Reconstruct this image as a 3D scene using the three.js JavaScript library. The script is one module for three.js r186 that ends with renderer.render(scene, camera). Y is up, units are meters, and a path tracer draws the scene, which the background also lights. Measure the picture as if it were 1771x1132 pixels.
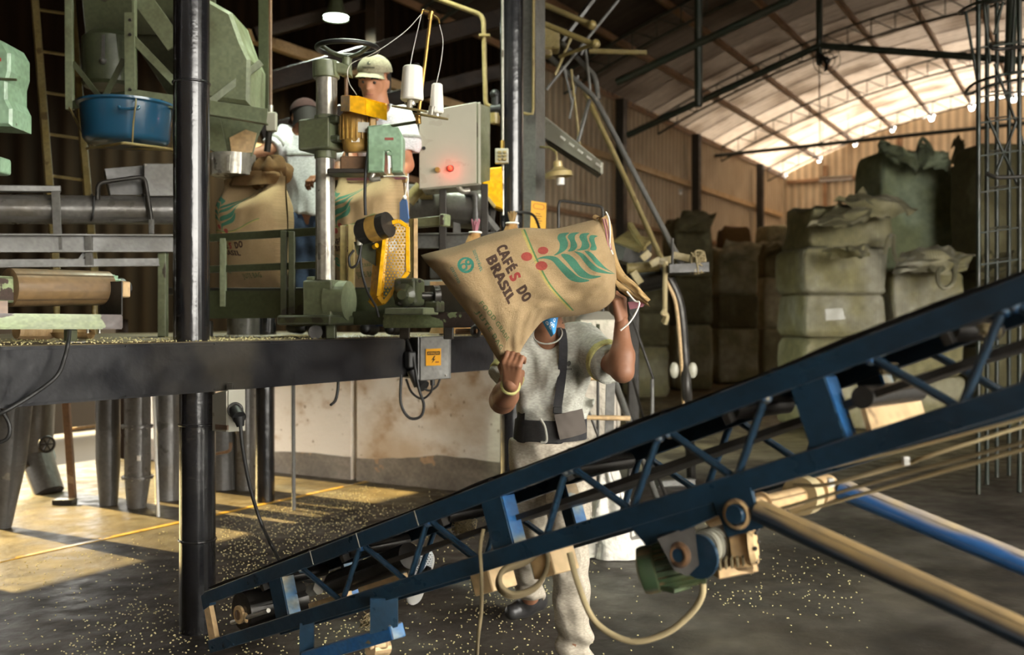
import * as THREE from 'three';
import { mergeGeometries, toCreasedNormals } from 'three/addons/utils/BufferGeometryUtils.js';
import { RoundedBoxGeometry } from 'three/addons/geometries/RoundedBoxGeometry.js';

// ---------- camera, sky, sun, exposure ----------
const F = 1722, CX = 885.5, CY = 557, EYE = 1.42;          // focal length and horizon of the photograph in its pixels, eye height in metres
const scene = new THREE.Scene();
const camera = new THREE.PerspectiveCamera(2 * Math.atan(566 / F) * 180 / Math.PI, 1771 / 1132, 0.1, 200);
camera.position.set(0, EYE, 0);
camera.setViewOffset(1771, 1132, 0, 566 - CY, 1771, 1132);
camera.focus = 4.0; camera.userData.fStop = 2.2;
const renderer = new THREE.WebGLRenderer({ antialias: true });
renderer.toneMapping = THREE.LinearToneMapping;
renderer.toneMappingExposure = 1.85;
renderer.shadowMap.enabled = true; renderer.shadowMap.type = THREE.PCFSoftShadowMap;
scene.background = new THREE.Color(1.0, 0.965, 0.88); scene.backgroundIntensity = 10;
const SUN = { color: new THREE.Color(1.0, 0.74, 0.3), intensity: 19, elevation: 20 };

// ---------- building axes: a runs along the hall, c across it ----------
const TURN = -30.5 * Math.PI / 180, SA = Math.sin(-TURN), CA = Math.cos(TURN);
const V = (x, y, z) => new THREE.Vector3(x, y, z);
const B = (a, c, y = 0) => V(SA * a + CA * c, y, -(CA * a - SA * c));          // building to world
const P = (px, py, Z) => V((px - CX) * Z / F, EYE + (CY - py) * Z / F, -Z);      // a point of the photograph at a distance
const G = (px, py) => P(px, py, EYE * F / (py - CY));                            // a point of the floor
const DA = B(1, 0), DC = B(0, 1), UPV = V(0, 1, 0);
const aOf = p => p.x * SA - p.z * CA, cOf = p => p.x * CA + p.z * SA;
{
  const e = SUN.elevation * Math.PI / 180, d = DC.clone().multiplyScalar(-Math.cos(e)).addScaledVector(UPV, Math.sin(e)).addScaledVector(DA, 0.03);
  const sun = new THREE.DirectionalLight(SUN.color, SUN.intensity);
  sun.name = 'sun'; sun.position.copy(d.multiplyScalar(60).add(B(8, 0))); sun.target.position.copy(B(8, 0));
  sun.castShadow = true; sun.shadow.mapSize.set(4096, 4096); sun.shadow.radius = 1;
  Object.assign(sun.shadow.camera, { left: -30, right: 30, top: 30, bottom: -30, near: 1, far: 140 });
  scene.add(sun, sun.target);
}

// ---------- random numbers, noise, textures ----------
let seed = 7;
const rnd = () => { seed = (seed * 1664525 + 1013904223) >>> 0; return seed / 4294967296; };
const rr = (a, b) => a + (b - a) * rnd();
const hash = (x, y, z) => { let h = (x * 374761393 + y * 668265263 + z * 1274126177) | 0; h = Math.imul(h ^ (h >>> 13), 1274126177); return ((h ^ (h >>> 16)) >>> 0) / 4294967296; };
const fade = t => t * t * (3 - 2 * t), mix = (a, b, t) => a + (b - a) * t, clamp = (x, a = 0, b = 1) => Math.min(b, Math.max(a, x));
const sstep = (a, b, x) => fade(clamp((x - a) / (b - a)));
function vnoise(x, y, per, s) {
  const xi = Math.floor(x), yi = Math.floor(y), u = fade(x - xi), v = fade(y - yi), w = n => ((n % per) + per) % per;
  const h = (i, j) => hash(w(xi + i), w(yi + j), s);
  return mix(mix(h(0, 0), h(1, 0), u), mix(h(0, 1), h(1, 1), u), v);
}
const fbm = (u, v, f, s = 1, o = 4) => { let r = 0, a = 0.5, n = 0; for (let k = 0; k < o; k++, f *= 2, a *= 0.5) { r += a * vnoise(u * f, v * f, f, s + k); n += a; } return r / n; };
function noise3(x, y, z) {
  const xi = Math.floor(x), yi = Math.floor(y), zi = Math.floor(z), u = fade(x - xi), v = fade(y - yi), w = fade(z - zi);
  const h = (i, j, k) => hash(xi + i, yi + j, zi + k);
  return mix(mix(mix(h(0, 0, 0), h(1, 0, 0), u), mix(h(0, 1, 0), h(1, 1, 0), u), v), mix(mix(h(0, 0, 1), h(1, 0, 1), u), mix(h(0, 1, 1), h(1, 1, 1), u), v), w) * 2 - 1;
}
function tex(n, f, colour = true, metres = 1) {
  const d = new Uint8Array(n * n * 4);
  for (let j = 0; j < n; j++) for (let i = 0; i < n; i++) {
    const c = f(i / n, j / n), k = (j * n + i) * 4, q = Array.isArray(c) ? c : [c, c, c];
    for (let m = 0; m < 3; m++) d[k + m] = clamp(q[m]) * 255;
    d[k + 3] = 255;
  }
  return finish(new THREE.DataTexture(d, n, n), colour, metres);
}
function finish(t, colour, metres) {
  t.wrapS = t.wrapT = THREE.RepeatWrapping; t.magFilter = THREE.LinearFilter; t.minFilter = THREE.LinearMipmapLinearFilter; t.generateMipmaps = true;
  if (colour) t.colorSpace = THREE.SRGBColorSpace;
  t.repeat.set(1 / metres, 1 / metres); t.needsUpdate = true; return t;
}
const canvasTex = (w, h, draw) => { const c = document.createElement('canvas'); c.width = w; c.height = h; draw(c.getContext('2d'), w, h); const t = new THREE.CanvasTexture(c); t.colorSpace = THREE.SRGBColorSpace; t.magFilter = THREE.LinearFilter; return t; };
const mixc = (a, b, t) => [mix(a[0], b[0], t), mix(a[1], b[1], t), mix(a[2], b[2], t)];
const rgb = h => [(h >> 16 & 255) / 255, (h >> 8 & 255) / 255, (h & 255) / 255];
const BUMP = tex(256, (u, v) => fbm(u, v, 8, 3, 5), false, 0.35);
const ROUGH = tex(256, (u, v) => 0.35 + 0.65 * fbm(u, v, 6, 9, 5), false, 0.6);
const M = {};
const mat = (name, o) => { const m = new THREE.MeshPhysicalMaterial(o); m.name = name; if (o.specular !== undefined) m.specularIntensity = o.specular; return M[name] = m; };
// worn paint: base colour, dirt colour, bare metal chips
function paint(name, base, dirt, chip, amount, dirtAmount = 0.5, o = {}, metres = 0.9) {
  const b = rgb(base), d = rgb(dirt), c = rgb(chip), s = hash(base & 255, base >> 8, 5) * 90 | 0;
  return mat(name, {
    map: tex(256, (u, v) => {
      const n = fbm(u, v, 4, s, 5), m = fbm(u, v, 12, s + 9, 4), e = fbm(u, v, 5, s + 20, 5);
      let q = mixc(b, d, sstep(0.42, 0.75, n) * dirtAmount + 0.25 * (m - 0.5));
      q = mixc(q, c, sstep(0.74 - amount, 0.76 - amount, e * 0.75 + m * 0.25));
      return q.map(x => x * (0.92 + 0.16 * vnoise(u * 64, v * 64, 64, s)));
    }, true, metres), roughness: 0.62, metalness: 0, roughnessMap: ROUGH, bumpMap: BUMP, bumpScale: 0.002, ...o });
}
const plain = (name, colour, roughness = 0.6, metalness = 0, o = {}) => mat(name, { color: colour, roughness, metalness, ...o });
paint('green', 0x6c735a, 0x4a4a32, 0x3a3328, 0.04, 0.45);
paint('greenChipped', 0x8b9872, 0x5d6144, 0x453a35, 0.2, 0.5, {}, 0.5);
paint('greenDark', 0x40452f, 0x33321f, 0x2b261c, 0.05, 0.6);
paint('mint', 0x88a58a, 0x60785c, 0x4b4636, 0.04, 0.4);
paint('blue', 0x213b4f, 0x17242f, 0x3c2f25, 0.03, 0.6, { roughness: 0.5 });
paint('blueLitDusty', 0x2d5f92, 0xa38f6c, 0x7d6a4c, 0.1, 0.8, {}, 0.5);  // dusty paint; light on the flanges put into the brighter blue base
paint('blackPaint', 0x17171a, 0x2c2a26, 0x5a564e, -0.06, 0.4, { roughness: 0.28, clearcoat: 0.4, clearcoatRoughness: 0.2 });
paint('beamPaint', 0x17171a, 0x3a362f, 0x6b675f, 0.0, 0.9, { roughness: 0.6 }, 1.3);
paint('grey', 0x676662, 0x504a40, 0x8d877c, 0, 0.45);
paint('greyDark', 0x4e4c49, 0x332f29, 0x6d675d, 0, 0.5);
paint('ductGrey', 0x5d5a56, 0x4d463b, 0x908a7e, 0.02, 0.6, { roughness: 0.5, metalness: 0.2 });
paint('cabinet', 0xa3a08f, 0x989380, 0x8a8674, -0.2, 0.15, { roughness: 0.5, bumpScale: 0.0004 });
M.cabinet.map = tex(256, (u, v) => mixc(rgb(0xa3a091), rgb(0x8e8a79), sstep(0.5, 0.8, fbm(u, v, 3, 77, 4)) * 0.3), true, 1.2);
paint('yellow', 0xe0a80f, 0xc08a10, 0x7d6520, -0.05, 0.35, { roughness: 0.4 });
paint('yellowDull', 0x95865a, 0x7f6c38, 0x6b5836, 0.05, 0.6);
paint('motorTan', 0xb08a44, 0x7d6236, 0x5e4a30, 0.04, 0.5);
paint('motorGreen', 0x2f4028, 0x8b7650, 0x6a5b40, 0.05, 0.7);
paint('steel', 0xa5a196, 0x77726a, 0x5d564b, 0.03, 0.4, { metalness: 0.55, roughness: 0.52 });
paint('rust', 0x6d5138, 0x4a3524, 0x8d7458, 0.04, 0.6);
paint('darkSteel', 0x34312d, 0x25221e, 0x57504a, 0, 0.5, { metalness: 0.4 });
paint('dustyTan', 0xc3a57c, 0xa68758, 0x7f6847, 0, 0.5, { roughness: 0.95 });
paint('rubber', 0x2b2926, 0x453d33, 0x5e5245, -0.05, 0.5, { roughness: 0.75 });
paint('roller', 0x6d5638, 0x56442d, 0x7d6a4b, -0.08, 0.6, { roughness: 0.8 });
paint('woodPale', 0xcdb083, 0xab8b5c, 0x8f7049, -0.05, 0.4, { roughness: 0.9 });
paint('trussGreen', 0x222b23, 0x352d21, 0x3d3226, 0.03, 0.5);
paint('purlin', 0x8c6b4c, 0x6a4f38, 0x4f3a2a, 0, 0.5);
paint('deckDust', 0x6b5a3a, 0x4b4030, 0x8a7650, 0.05, 0.6, { roughness: 0.95 });
plain('white', 0xe9e6df, 0.8); plain('thread', 0xe6e3da, 0.9); plain('black', 0x121212, 0.5); plain('cable', 0x1d1c1b, 0.55);
plain('rope', 0xa89873, 0.95); plain('ropeDark', 0x75684d, 0.95); plain('brass', 0xb08d4c, 0.35, 0.8); plain('whitePlastic', 0xd8d6cf, 0.4);
plain('tubBlue', 0x1c4a66, 0.28, 0, { clearcoat: 0.5 }); plain('skin', 0x835a42, 0.55); plain('skinLight', 0xa87456, 0.55); plain('hair', 0x17110d, 0.8);
const cloth = (name, colour, other, f = 0.5) => mat(name, { map: tex(256, (u, v) => mixc(rgb(colour), rgb(other), sstep(0.4, 0.8, fbm(u, v, 6, colour % 50, 5)) * f).map(x => x * (0.9 + 0.2 * vnoise(u * 64, v * 128, 64, 4))), true, 0.5), roughness: 0.95, bumpMap: BUMP, bumpScale: 0.0008, sheen: 0.2, sheenRoughness: 0.8 });
cloth('shirtGrey', 0xa4a399, 0x86857d); cloth('trousers', 0xa39a8b, 0x7f7768, 0.4); cloth('shirtWhite', 0xc9c9cc, 0xaeaeb4, 0.4); cloth('jeans', 0x33425a, 0x27344a); cloth('black cloth', 0x232225, 0x35332f);
M.blackCloth = M['black cloth'];
cloth('capKhaki', 0x8d8770, 0x736d58); cloth('capMaroon', 0x37211e, 0x2a1815); cloth('reflective', 0xb4ae72, 0x9d9a62); cloth('maskBlue', 0x3f93cf, 0x3079b5); cloth('greyBand', 0x8d8d88, 0x7b7b76);
// burlap
const weave = (u, v) => { const n = 64, a = Math.sin(u * n * 2 * Math.PI), b = Math.sin(v * n * 2 * Math.PI); return 0.5 + 0.25 * a * (Math.cos(v * n * Math.PI) ** 2) + 0.25 * b * (Math.sin(u * n * Math.PI) ** 2); };
const BURLAPBUMP = tex(512, (u, v) => 0.6 * weave(u, v) + 0.4 * fbm(u, v, 32, 5, 3), false, 0.25);
mat('burlap', { map: tex(512, (u, v) => mixc(rgb(0xb79868), rgb(0x957748), fbm(u, v, 8, 12, 5) * 0.7).map(x => x * (0.75 + 0.35 * weave(u, v))), true, 0.25), roughness: 0.97, bumpMap: BURLAPBUMP, bumpScale: 0.002 });
mat('burlapDark', { map: M.burlap.map, color: 0x9a8a70, roughness: 0.97, bumpMap: BURLAPBUMP, bumpScale: 0.002 });
// woven plastic of the big bags
const bagTex = (base, dirt, s) => tex(512, (u, v) => mixc(rgb(base), rgb(dirt), sstep(0.35, 0.7, fbm(u, v, 3, s, 6))).map(x => x * (0.9 + 0.1 * Math.sin(u * 400)) * (0.85 + 0.3 * fbm(u, v, 16, s + 3, 4))), true, 1.6);
[['bagOlive', 0xa9a388, 0x8c8561, 30], ['bagGrey', 0xaba692, 0x989067, 40], ['bagDark', 0x7d7759, 0x625b3c, 50], ['bagGreen', 0x8f9a80, 0x7d8460, 60]].forEach(([n, a, b, s]) => mat(n, { map: bagTex(a, b, s), roughness: 0.85, bumpMap: BUMP, bumpScale: 0.01 }));

// ---------- builders ----------
const usedNames = {};
const numbered = n => { const k = usedNames[n] = (usedNames[n] ?? -1) + 1; return k ? n + '_' + String(k).padStart(3, '0') : n; };
function boxUV(g) {
  if (g.userData.uv) return g;
  const p = g.attributes.position, n = g.attributes.normal, uv = new Float32Array(p.count * 2);
  for (let i = 0; i < p.count; i++) {
    const ax = Math.abs(n.getX(i)), ay = Math.abs(n.getY(i)), az = Math.abs(n.getZ(i));
    const [s, t] = ay > ax && ay > az ? [p.getX(i), p.getZ(i)] : ax > az ? [p.getZ(i), p.getY(i)] : [p.getX(i), p.getY(i)];
    uv[2 * i] = s; uv[2 * i + 1] = t;
  }
  g.setAttribute('uv', new THREE.BufferAttribute(uv, 2)); return g;
}
function merged(gs) {
  gs = [].concat(gs);
  if (gs.length === 1) return boxUV(gs[0]);
  const keep = gs.every(g => g.userData.uv);
  gs = gs.map(g => { g = g.index ? g.toNonIndexed() : g; for (const k of Object.keys(g.attributes)) if (!(['position', 'normal', 'uv'].includes(k))) g.deleteAttribute(k); if (!g.attributes.uv) boxUV(g); return g; });
  const m = mergeGeometries(gs); if (keep) m.userData.uv = true;
  return boxUV(m);
}
// A thing: parts are given in world coordinates; done() puts its origin at its base.
// dust lying on the upward side of a part: colours per vertex
function dusty(g, under, dust, from = 0.1, to = 0.55) {
  const p = g.attributes.position, n = g.attributes.normal, A = new THREE.Color(under), D = new THREE.Color(dust), c = [];
  for (let i = 0; i < p.count; i++) { const k = sstep(from, to, n.getY(i) + 0.35 * noise3(p.getX(i) * 9, p.getY(i) * 9, p.getZ(i) * 9)) * (0.8 + 0.25 * noise3(p.getX(i) * 30, p.getY(i) * 30, p.getZ(i) * 30)); c.push(mix(A.r, D.r, k), mix(A.g, D.g, k), mix(A.b, D.b, k)); }
  g.setAttribute('color', new THREE.Float32BufferAttribute(c, 3)); return g;
}
mat('dustedPaint', { vertexColors: true, roughness: 0.65, roughnessMap: ROUGH, bumpMap: BUMP, bumpScale: 0.002 });
class Thing {
  constructor(name, label, category, group, kind) { this.o = new THREE.Group(); this.o.name = numbered(name); this.list = []; Object.assign(this.o.userData, label ? { label } : {}, category ? { category } : {}, group ? { group } : {}, kind ? { kind } : {}); }
  p(name, g, m, parent, label) { const me = new THREE.Mesh(merged(g), m); me.name = name; me.castShadow = me.receiveShadow = true; if (label) me.userData.label = label; (parent ?? this.o).add(me); this.list.push(me); return me; }
  done(base) {
    if (!base) { const b = new THREE.Box3(); this.list.forEach(m => { m.geometry.computeBoundingBox(); b.union(m.geometry.boundingBox); }); base = V((b.min.x + b.max.x) / 2, b.min.y, (b.min.z + b.max.z) / 2); }
    const shifted = new Set();
    this.list.forEach(m => { if (!shifted.has(m.geometry)) { m.geometry.translate(-base.x, -base.y, -base.z); shifted.add(m.geometry); } });
    this.o.position.copy(base); scene.add(this.o); return this.o;
  }
}
const T = (...a) => new Thing(...a);
// a thing that is one mesh
function one(name, g, m, label, category, group, kind) {
  const me = new THREE.Mesh(merged(g), m); me.name = numbered(name); me.castShadow = me.receiveShadow = true;
  me.geometry.computeBoundingBox(); const b = me.geometry.boundingBox, c = V((b.min.x + b.max.x) / 2, b.min.y, (b.min.z + b.max.z) / 2);
  me.geometry.translate(-c.x, -c.y, -c.z); me.position.copy(c);
  Object.assign(me.userData, label ? { label } : {}, category ? { category } : {}, group ? { group } : {}, kind ? { kind } : {}); scene.add(me); return me;
}
const struct = (name, g, m, label) => one(name, g, m, label, null, null, 'structure');
const lay = (g, p, x, y, z) => {
  const m = new THREE.Matrix4().makeBasis(x, y, z).setPosition(p); g.applyMatrix4(m);
  if (m.determinant() < 0) { if (g.index) { const k = g.index.array; for (let i = 0; i < k.length; i += 3) { const t = k[i]; k[i] = k[i + 1]; k[i + 1] = t; } } else for (const a of Object.values(g.attributes)) { const s = a.itemSize, k = a.array; for (let i = 0; i < a.count; i += 3) for (let j = 0; j < s; j++) { const t = k[i * s + j]; k[i * s + j] = k[(i + 1) * s + j]; k[(i + 1) * s + j] = t; } } }
  return g;
};
const frameOf = (d, up = UPV) => { const y = d.clone().normalize(); let z = V().crossVectors(up, y); if (z.lengthSq() < 1e-6) z = V().crossVectors(V(1, 0, 0), y); z.normalize(); const x = V().crossVectors(y, z); return [x, y, z]; };
// box in the building's axes (w across, h up, d along), centred on p
const bbox = (p, w, h, d, r = 0.006) => lay(r ? new RoundedBoxGeometry(w, h, d, 1, Math.min(r, w / 3, h / 3, d / 3)) : new THREE.BoxGeometry(w, h, d), p, DC, UPV, DA.clone().negate());
const wbox = (p, w, h, d, r = 0.006, turn = 0) => { const g = new RoundedBoxGeometry(w, h, d, 1, Math.min(r, w / 3, h / 3, d / 3)); g.rotateY(turn); g.translate(p.x, p.y, p.z); return g; };
// straight bar of rectangular section from p to q: thickness t across, u along up
const bar = (p, q, t, u, up = UPV) => { const d = q.clone().sub(p), L = d.length(), [x, y, z] = frameOf(d, up); return lay(new RoundedBoxGeometry(u, L, t, 1, Math.min(t, u) * 0.12), p.clone().add(q).multiplyScalar(0.5), x, y, z); };
// section extruded from p to q; pts are [across, up]
function sect(pts, p, q, up = UPV) {
  const d = q.clone().sub(p), L = d.length(), y = d.normalize(), z = V().crossVectors(y, up).normalize(), x = V().crossVectors(z, y);
  const s = new THREE.Shape(pts.map(v => new THREE.Vector2(v[0], v[1])));
  const g = new THREE.ExtrudeGeometry(s, { depth: L, bevelEnabled: false });
  return lay(g, p, z, x, y);   // shape x -> z (right of travel), shape y -> up
}
const angleSect = (w, t) => [[0, 0], [w, 0], [w, t], [t, t], [t, w], [0, w]];
const chanSect = (w, h, t) => [[0, 0], [w, 0], [w, t], [t, t], [t, h - t], [w, h - t], [w, h], [0, h]];
const ibeam = (w, h, t) => [[-w / 2, 0], [w / 2, 0], [w / 2, t], [t / 2, t], [t / 2, h - t], [w / 2, h - t], [w / 2, h], [-w / 2, h], [-w / 2, h - t], [-t / 2, h - t], [-t / 2, t], [-w / 2, t]];
const rod = (p, q, r, r2 = r, n = 16, open = false) => { const d = q.clone().sub(p), L = d.length(), [x, y, z] = frameOf(d); return lay(new THREE.CylinderGeometry(r2, r, L, n, 1, open), p.clone().add(q).multiplyScalar(0.5), x, y, z); };
// turned profile [[radius, height]...] standing at p along dir
const turned = (prof, p, dir = UPV, n = 28) => { const [x, y, z] = frameOf(dir); const g = toCreasedNormals(new THREE.LatheGeometry(prof.map(v => new THREE.Vector2(v[0], v[1])), n), 0.6); return lay(g, p, x, y, z); };
const ring = (p, dir, R, r, n = 40, k = 10) => { const [x, y, z] = frameOf(dir); const g = new THREE.TorusGeometry(R, r, k, n); g.rotateX(Math.PI / 2); return lay(g, p, x, y, z); };
const hose = (pts, r, n = 48, k = 8, closed = false, t = 0.5) => new THREE.TubeGeometry(new THREE.CatmullRomCurve3(pts, closed, 'catmullrom', t), n, r, k, closed);
// bent pipe: straight runs with small round corners
const bent = (pts, r, k = 10) => { const path = new THREE.CurvePath(), R = 3 * r; let a = pts[0];
  for (let i = 1; i < pts.length; i++) { const b = pts[i], d = b.clone().sub(pts[i - 1]).normalize();
    if (i < pts.length - 1) { const e = pts[i + 1].clone().sub(b).normalize(), s = Math.min(R, b.distanceTo(a) / 2.1, b.distanceTo(pts[i + 1]) / 2.1), b0 = b.clone().addScaledVector(d, -s), b1 = b.clone().addScaledVector(e, s); path.add(new THREE.LineCurve3(a, b0)); path.add(new THREE.QuadraticBezierCurve3(b0, b, b1)); a = b1; }
    else path.add(new THREE.LineCurve3(a, b)); }
  return new THREE.TubeGeometry(path, pts.length * 10, r, k, false); };
// flat plate: outline of world points lying in a plane, given a thickness on both sides
function plate(pts, t, bevel = 0) {
  const o = pts[0], x = pts[1].clone().sub(o).normalize(); let n = V();
  for (let i = 2; i < pts.length; i++) { n.crossVectors(x, pts[i].clone().sub(o)); if (n.lengthSq() > 1e-8) break; }
  n.normalize(); const y = V().crossVectors(n, x);
  const s = new THREE.Shape(pts.map(p => { const d = p.clone().sub(o); return new THREE.Vector2(d.dot(x), d.dot(y)); }));
  const g = new THREE.ExtrudeGeometry(s, { depth: t, bevelEnabled: !!bevel, bevelThickness: bevel, bevelSize: bevel, bevelSegments: 1 });
  return lay(g, o.clone().addScaledVector(n, -t / 2), x, y, n);
}
// surface from a grid of points
function grid(nu, nv, f, uvf) {
  const pos = [], uv = [], idx = [];
  for (let j = 0; j <= nv; j++) for (let i = 0; i <= nu; i++) { const p = f(i / nu, j / nv); pos.push(p.x, p.y, p.z); const q = uvf ? uvf(i / nu, j / nv) : [i / nu, j / nv]; uv.push(q[0], q[1]); }
  for (let j = 0; j < nv; j++) for (let i = 0; i < nu; i++) { const a = j * (nu + 1) + i, b = a + 1, c = a + nu + 1, d = c + 1; idx.push(a, b, d, a, d, c); }
  const g = new THREE.BufferGeometry(); g.setAttribute('position', new THREE.Float32BufferAttribute(pos, 3)); g.setAttribute('uv', new THREE.Float32BufferAttribute(uv, 2)); g.setIndex(idx); g.computeVertexNormals(); if (uvf) g.userData.uv = true; return g;
}
// closed smooth surface round a field of signed distances (surface nets)
function skinOf(f, lo, hi, h) {
  const nx = Math.ceil((hi.x - lo.x) / h) + 1, ny = Math.ceil((hi.y - lo.y) / h) + 1, nz = Math.ceil((hi.z - lo.z) / h) + 1, D = new Float32Array(nx * ny * nz), at = (i, j, k) => (k * ny + j) * nx + i;
  for (let k = 0; k < nz; k++) for (let j = 0; j < ny; j++) for (let i = 0; i < nx; i++) D[at(i, j, k)] = (i === 0 || j === 0 || k === 0 || i === nx - 1 || j === ny - 1 || k === nz - 1) ? Math.max(h * 0.5, f(lo.x + i * h, lo.y + j * h, lo.z + k * h)) : f(lo.x + i * h, lo.y + j * h, lo.z + k * h);
  const id = new Int32Array(nx * ny * nz).fill(-1), pos = [], idx = [];
  for (let k = 0; k < nz - 1; k++) for (let j = 0; j < ny - 1; j++) for (let i = 0; i < nx - 1; i++) {
    let m = 0, sx = 0, sy = 0, sz = 0, n = 0;
    for (let c = 0; c < 8; c++) if (D[at(i + (c & 1), j + (c >> 1 & 1), k + (c >> 2))] < 0) m |= 1 << c;
    if (!m || m === 255) continue;
    for (let c = 0; c < 8; c++) for (const b of [1, 2, 4]) if (!(c & b)) { const e = c | b; if ((m >> c & 1) !== (m >> e & 1)) {
      const d0 = D[at(i + (c & 1), j + (c >> 1 & 1), k + (c >> 2))], d1 = D[at(i + (e & 1), j + (e >> 1 & 1), k + (e >> 2))], t = d0 / (d0 - d1);
      sx += (c & 1) + (b === 1 ? t : 0); sy += (c >> 1 & 1) + (b === 2 ? t : 0); sz += (c >> 2) + (b === 4 ? t : 0); n++; } }
    id[at(i, j, k)] = pos.length / 3; pos.push(lo.x + (i + sx / n) * h, lo.y + (j + sy / n) * h, lo.z + (k + sz / n) * h);
  }
  const quad = (a, b, c, d, flip) => { if (a < 0 || b < 0 || c < 0 || d < 0) return; flip ? idx.push(a, c, b, a, d, c) : idx.push(a, b, c, a, c, d); };
  for (let k = 1; k < nz - 1; k++) for (let j = 1; j < ny - 1; j++) for (let i = 1; i < nx - 1; i++) {
    const s = D[at(i, j, k)] < 0;
    if (s !== (D[at(i + 1, j, k)] < 0)) quad(id[at(i, j - 1, k - 1)], id[at(i, j, k - 1)], id[at(i, j, k)], id[at(i, j - 1, k)], !s);
    if (s !== (D[at(i, j + 1, k)] < 0)) quad(id[at(i - 1, j, k - 1)], id[at(i - 1, j, k)], id[at(i, j, k)], id[at(i, j, k - 1)], !s);
    if (s !== (D[at(i, j, k + 1)] < 0)) quad(id[at(i - 1, j - 1, k)], id[at(i, j - 1, k)], id[at(i, j, k)], id[at(i - 1, j, k)], !s);
  }
  const g = new THREE.BufferGeometry(); g.setAttribute('position', new THREE.Float32BufferAttribute(pos, 3)); g.setIndex(idx); g.computeVertexNormals(); return g;
}
const smin = (a, b, k) => { const h = Math.max(k - Math.abs(a - b), 0) / k; return Math.min(a, b) - h * h * k * 0.25; };
// bones: [p, q, r0, r1]; an optional fifth number flattens along the camera's axis
function bones(list, k) {
  const bs = list.map(([p, q, a, b]) => { const d = q.clone().sub(p); return [p.x, p.y, p.z, d.x, d.y, d.z, d.lengthSq() || 1e-9, a, b]; });
  return (x, y, z) => { let r = 9; for (const b of bs) { const X = x - b[0], Y = y - b[1], Z = z - b[2], t = clamp((X * b[3] + Y * b[4] + Z * b[5]) / b[6]), u = X - t * b[3], v = Y - t * b[4], w = Z - t * b[5]; const d = Math.sqrt(u * u + v * v + w * w) - (b[7] + (b[8] - b[7]) * t); r = r > 8 ? d : smin(r, d, k); } return r; };
}

// ---------- the hall ----------
const onA = (px, py, a) => { const r = (px - CX) / F; return P(px, py, a / (SA * r + CA)); };     // where a sight line meets a plane across the hall
const onC = (px, py, c) => { const r = (px - CX) / F; return P(px, py, c / (CA * r - SA)); };     // ... and a plane along it
const CL = -8.7, CR = 7.1, A0 = -9, A1 = 32, roofY = c => 8.05 - 0.03 * (c + 0.8) ** 2;
// floor: dusty concrete, paler and yellower beyond the painted line and in the store; sun patch by the plaster wall painted into the tone
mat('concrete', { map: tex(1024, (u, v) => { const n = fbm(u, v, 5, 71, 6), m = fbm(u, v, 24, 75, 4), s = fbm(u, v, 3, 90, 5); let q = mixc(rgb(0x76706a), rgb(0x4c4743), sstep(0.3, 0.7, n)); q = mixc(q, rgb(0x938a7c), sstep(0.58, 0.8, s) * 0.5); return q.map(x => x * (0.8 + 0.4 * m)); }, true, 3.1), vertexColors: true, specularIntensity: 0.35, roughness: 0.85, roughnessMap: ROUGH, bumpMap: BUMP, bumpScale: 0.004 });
{
  const g = grid(68, 164, (u, v) => B(mix(A0, A1, v), mix(CL, CR, u), 0)), p = g.attributes.position, col = [];
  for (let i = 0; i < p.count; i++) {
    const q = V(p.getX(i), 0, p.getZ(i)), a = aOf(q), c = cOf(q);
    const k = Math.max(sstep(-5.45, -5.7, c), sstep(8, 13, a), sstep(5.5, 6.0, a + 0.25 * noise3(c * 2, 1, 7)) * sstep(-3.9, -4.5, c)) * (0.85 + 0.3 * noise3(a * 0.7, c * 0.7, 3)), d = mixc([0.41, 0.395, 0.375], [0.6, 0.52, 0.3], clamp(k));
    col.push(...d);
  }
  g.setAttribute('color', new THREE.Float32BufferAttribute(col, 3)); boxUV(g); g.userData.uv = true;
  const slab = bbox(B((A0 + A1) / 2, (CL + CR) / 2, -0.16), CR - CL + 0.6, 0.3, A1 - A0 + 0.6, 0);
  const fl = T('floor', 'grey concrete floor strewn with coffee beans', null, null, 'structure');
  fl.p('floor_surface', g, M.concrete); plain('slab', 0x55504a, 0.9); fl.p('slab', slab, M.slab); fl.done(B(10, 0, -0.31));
}
paint('linePaint', 0xb58a22, 0x7d6530, 0x4c4743, 0.14, 0.5);
struct('floor_line', bbox(B(5.5, -5.62, 0.002), 0.045, 0.004, 9, 0), M.linePaint, 'worn yellow line painted on the floor under the platform');
plain('yard', 0x33290f, 0.95);
struct('ground', bbox(B(12, -1, -0.4), 120, 0.2, 130, 0), M.yard, 'sunlit sandy yard outside the hall');
// added lean-to roof, unseen, cuts the sky light at the low opening
struct('sky_screen_roof', bbox(B(5.2, -11.2, 3.75), 4.6, 0.1, 9, 0), M.sheetGrey ?? plain('sheetGrey', 0x6d675e, 0.9), 'lean-to roof outside the low opening of the side wall');
struct('added_yard_wall', bbox(B(6, -13.3, 0.65), 0.25, 1.75, 16, 0), plain('addedYardWall', 0x3a3226, 0.95), 'low brown yard wall outside the side opening');  // added wall, hides the bright yard and sky beyond the opening
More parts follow.
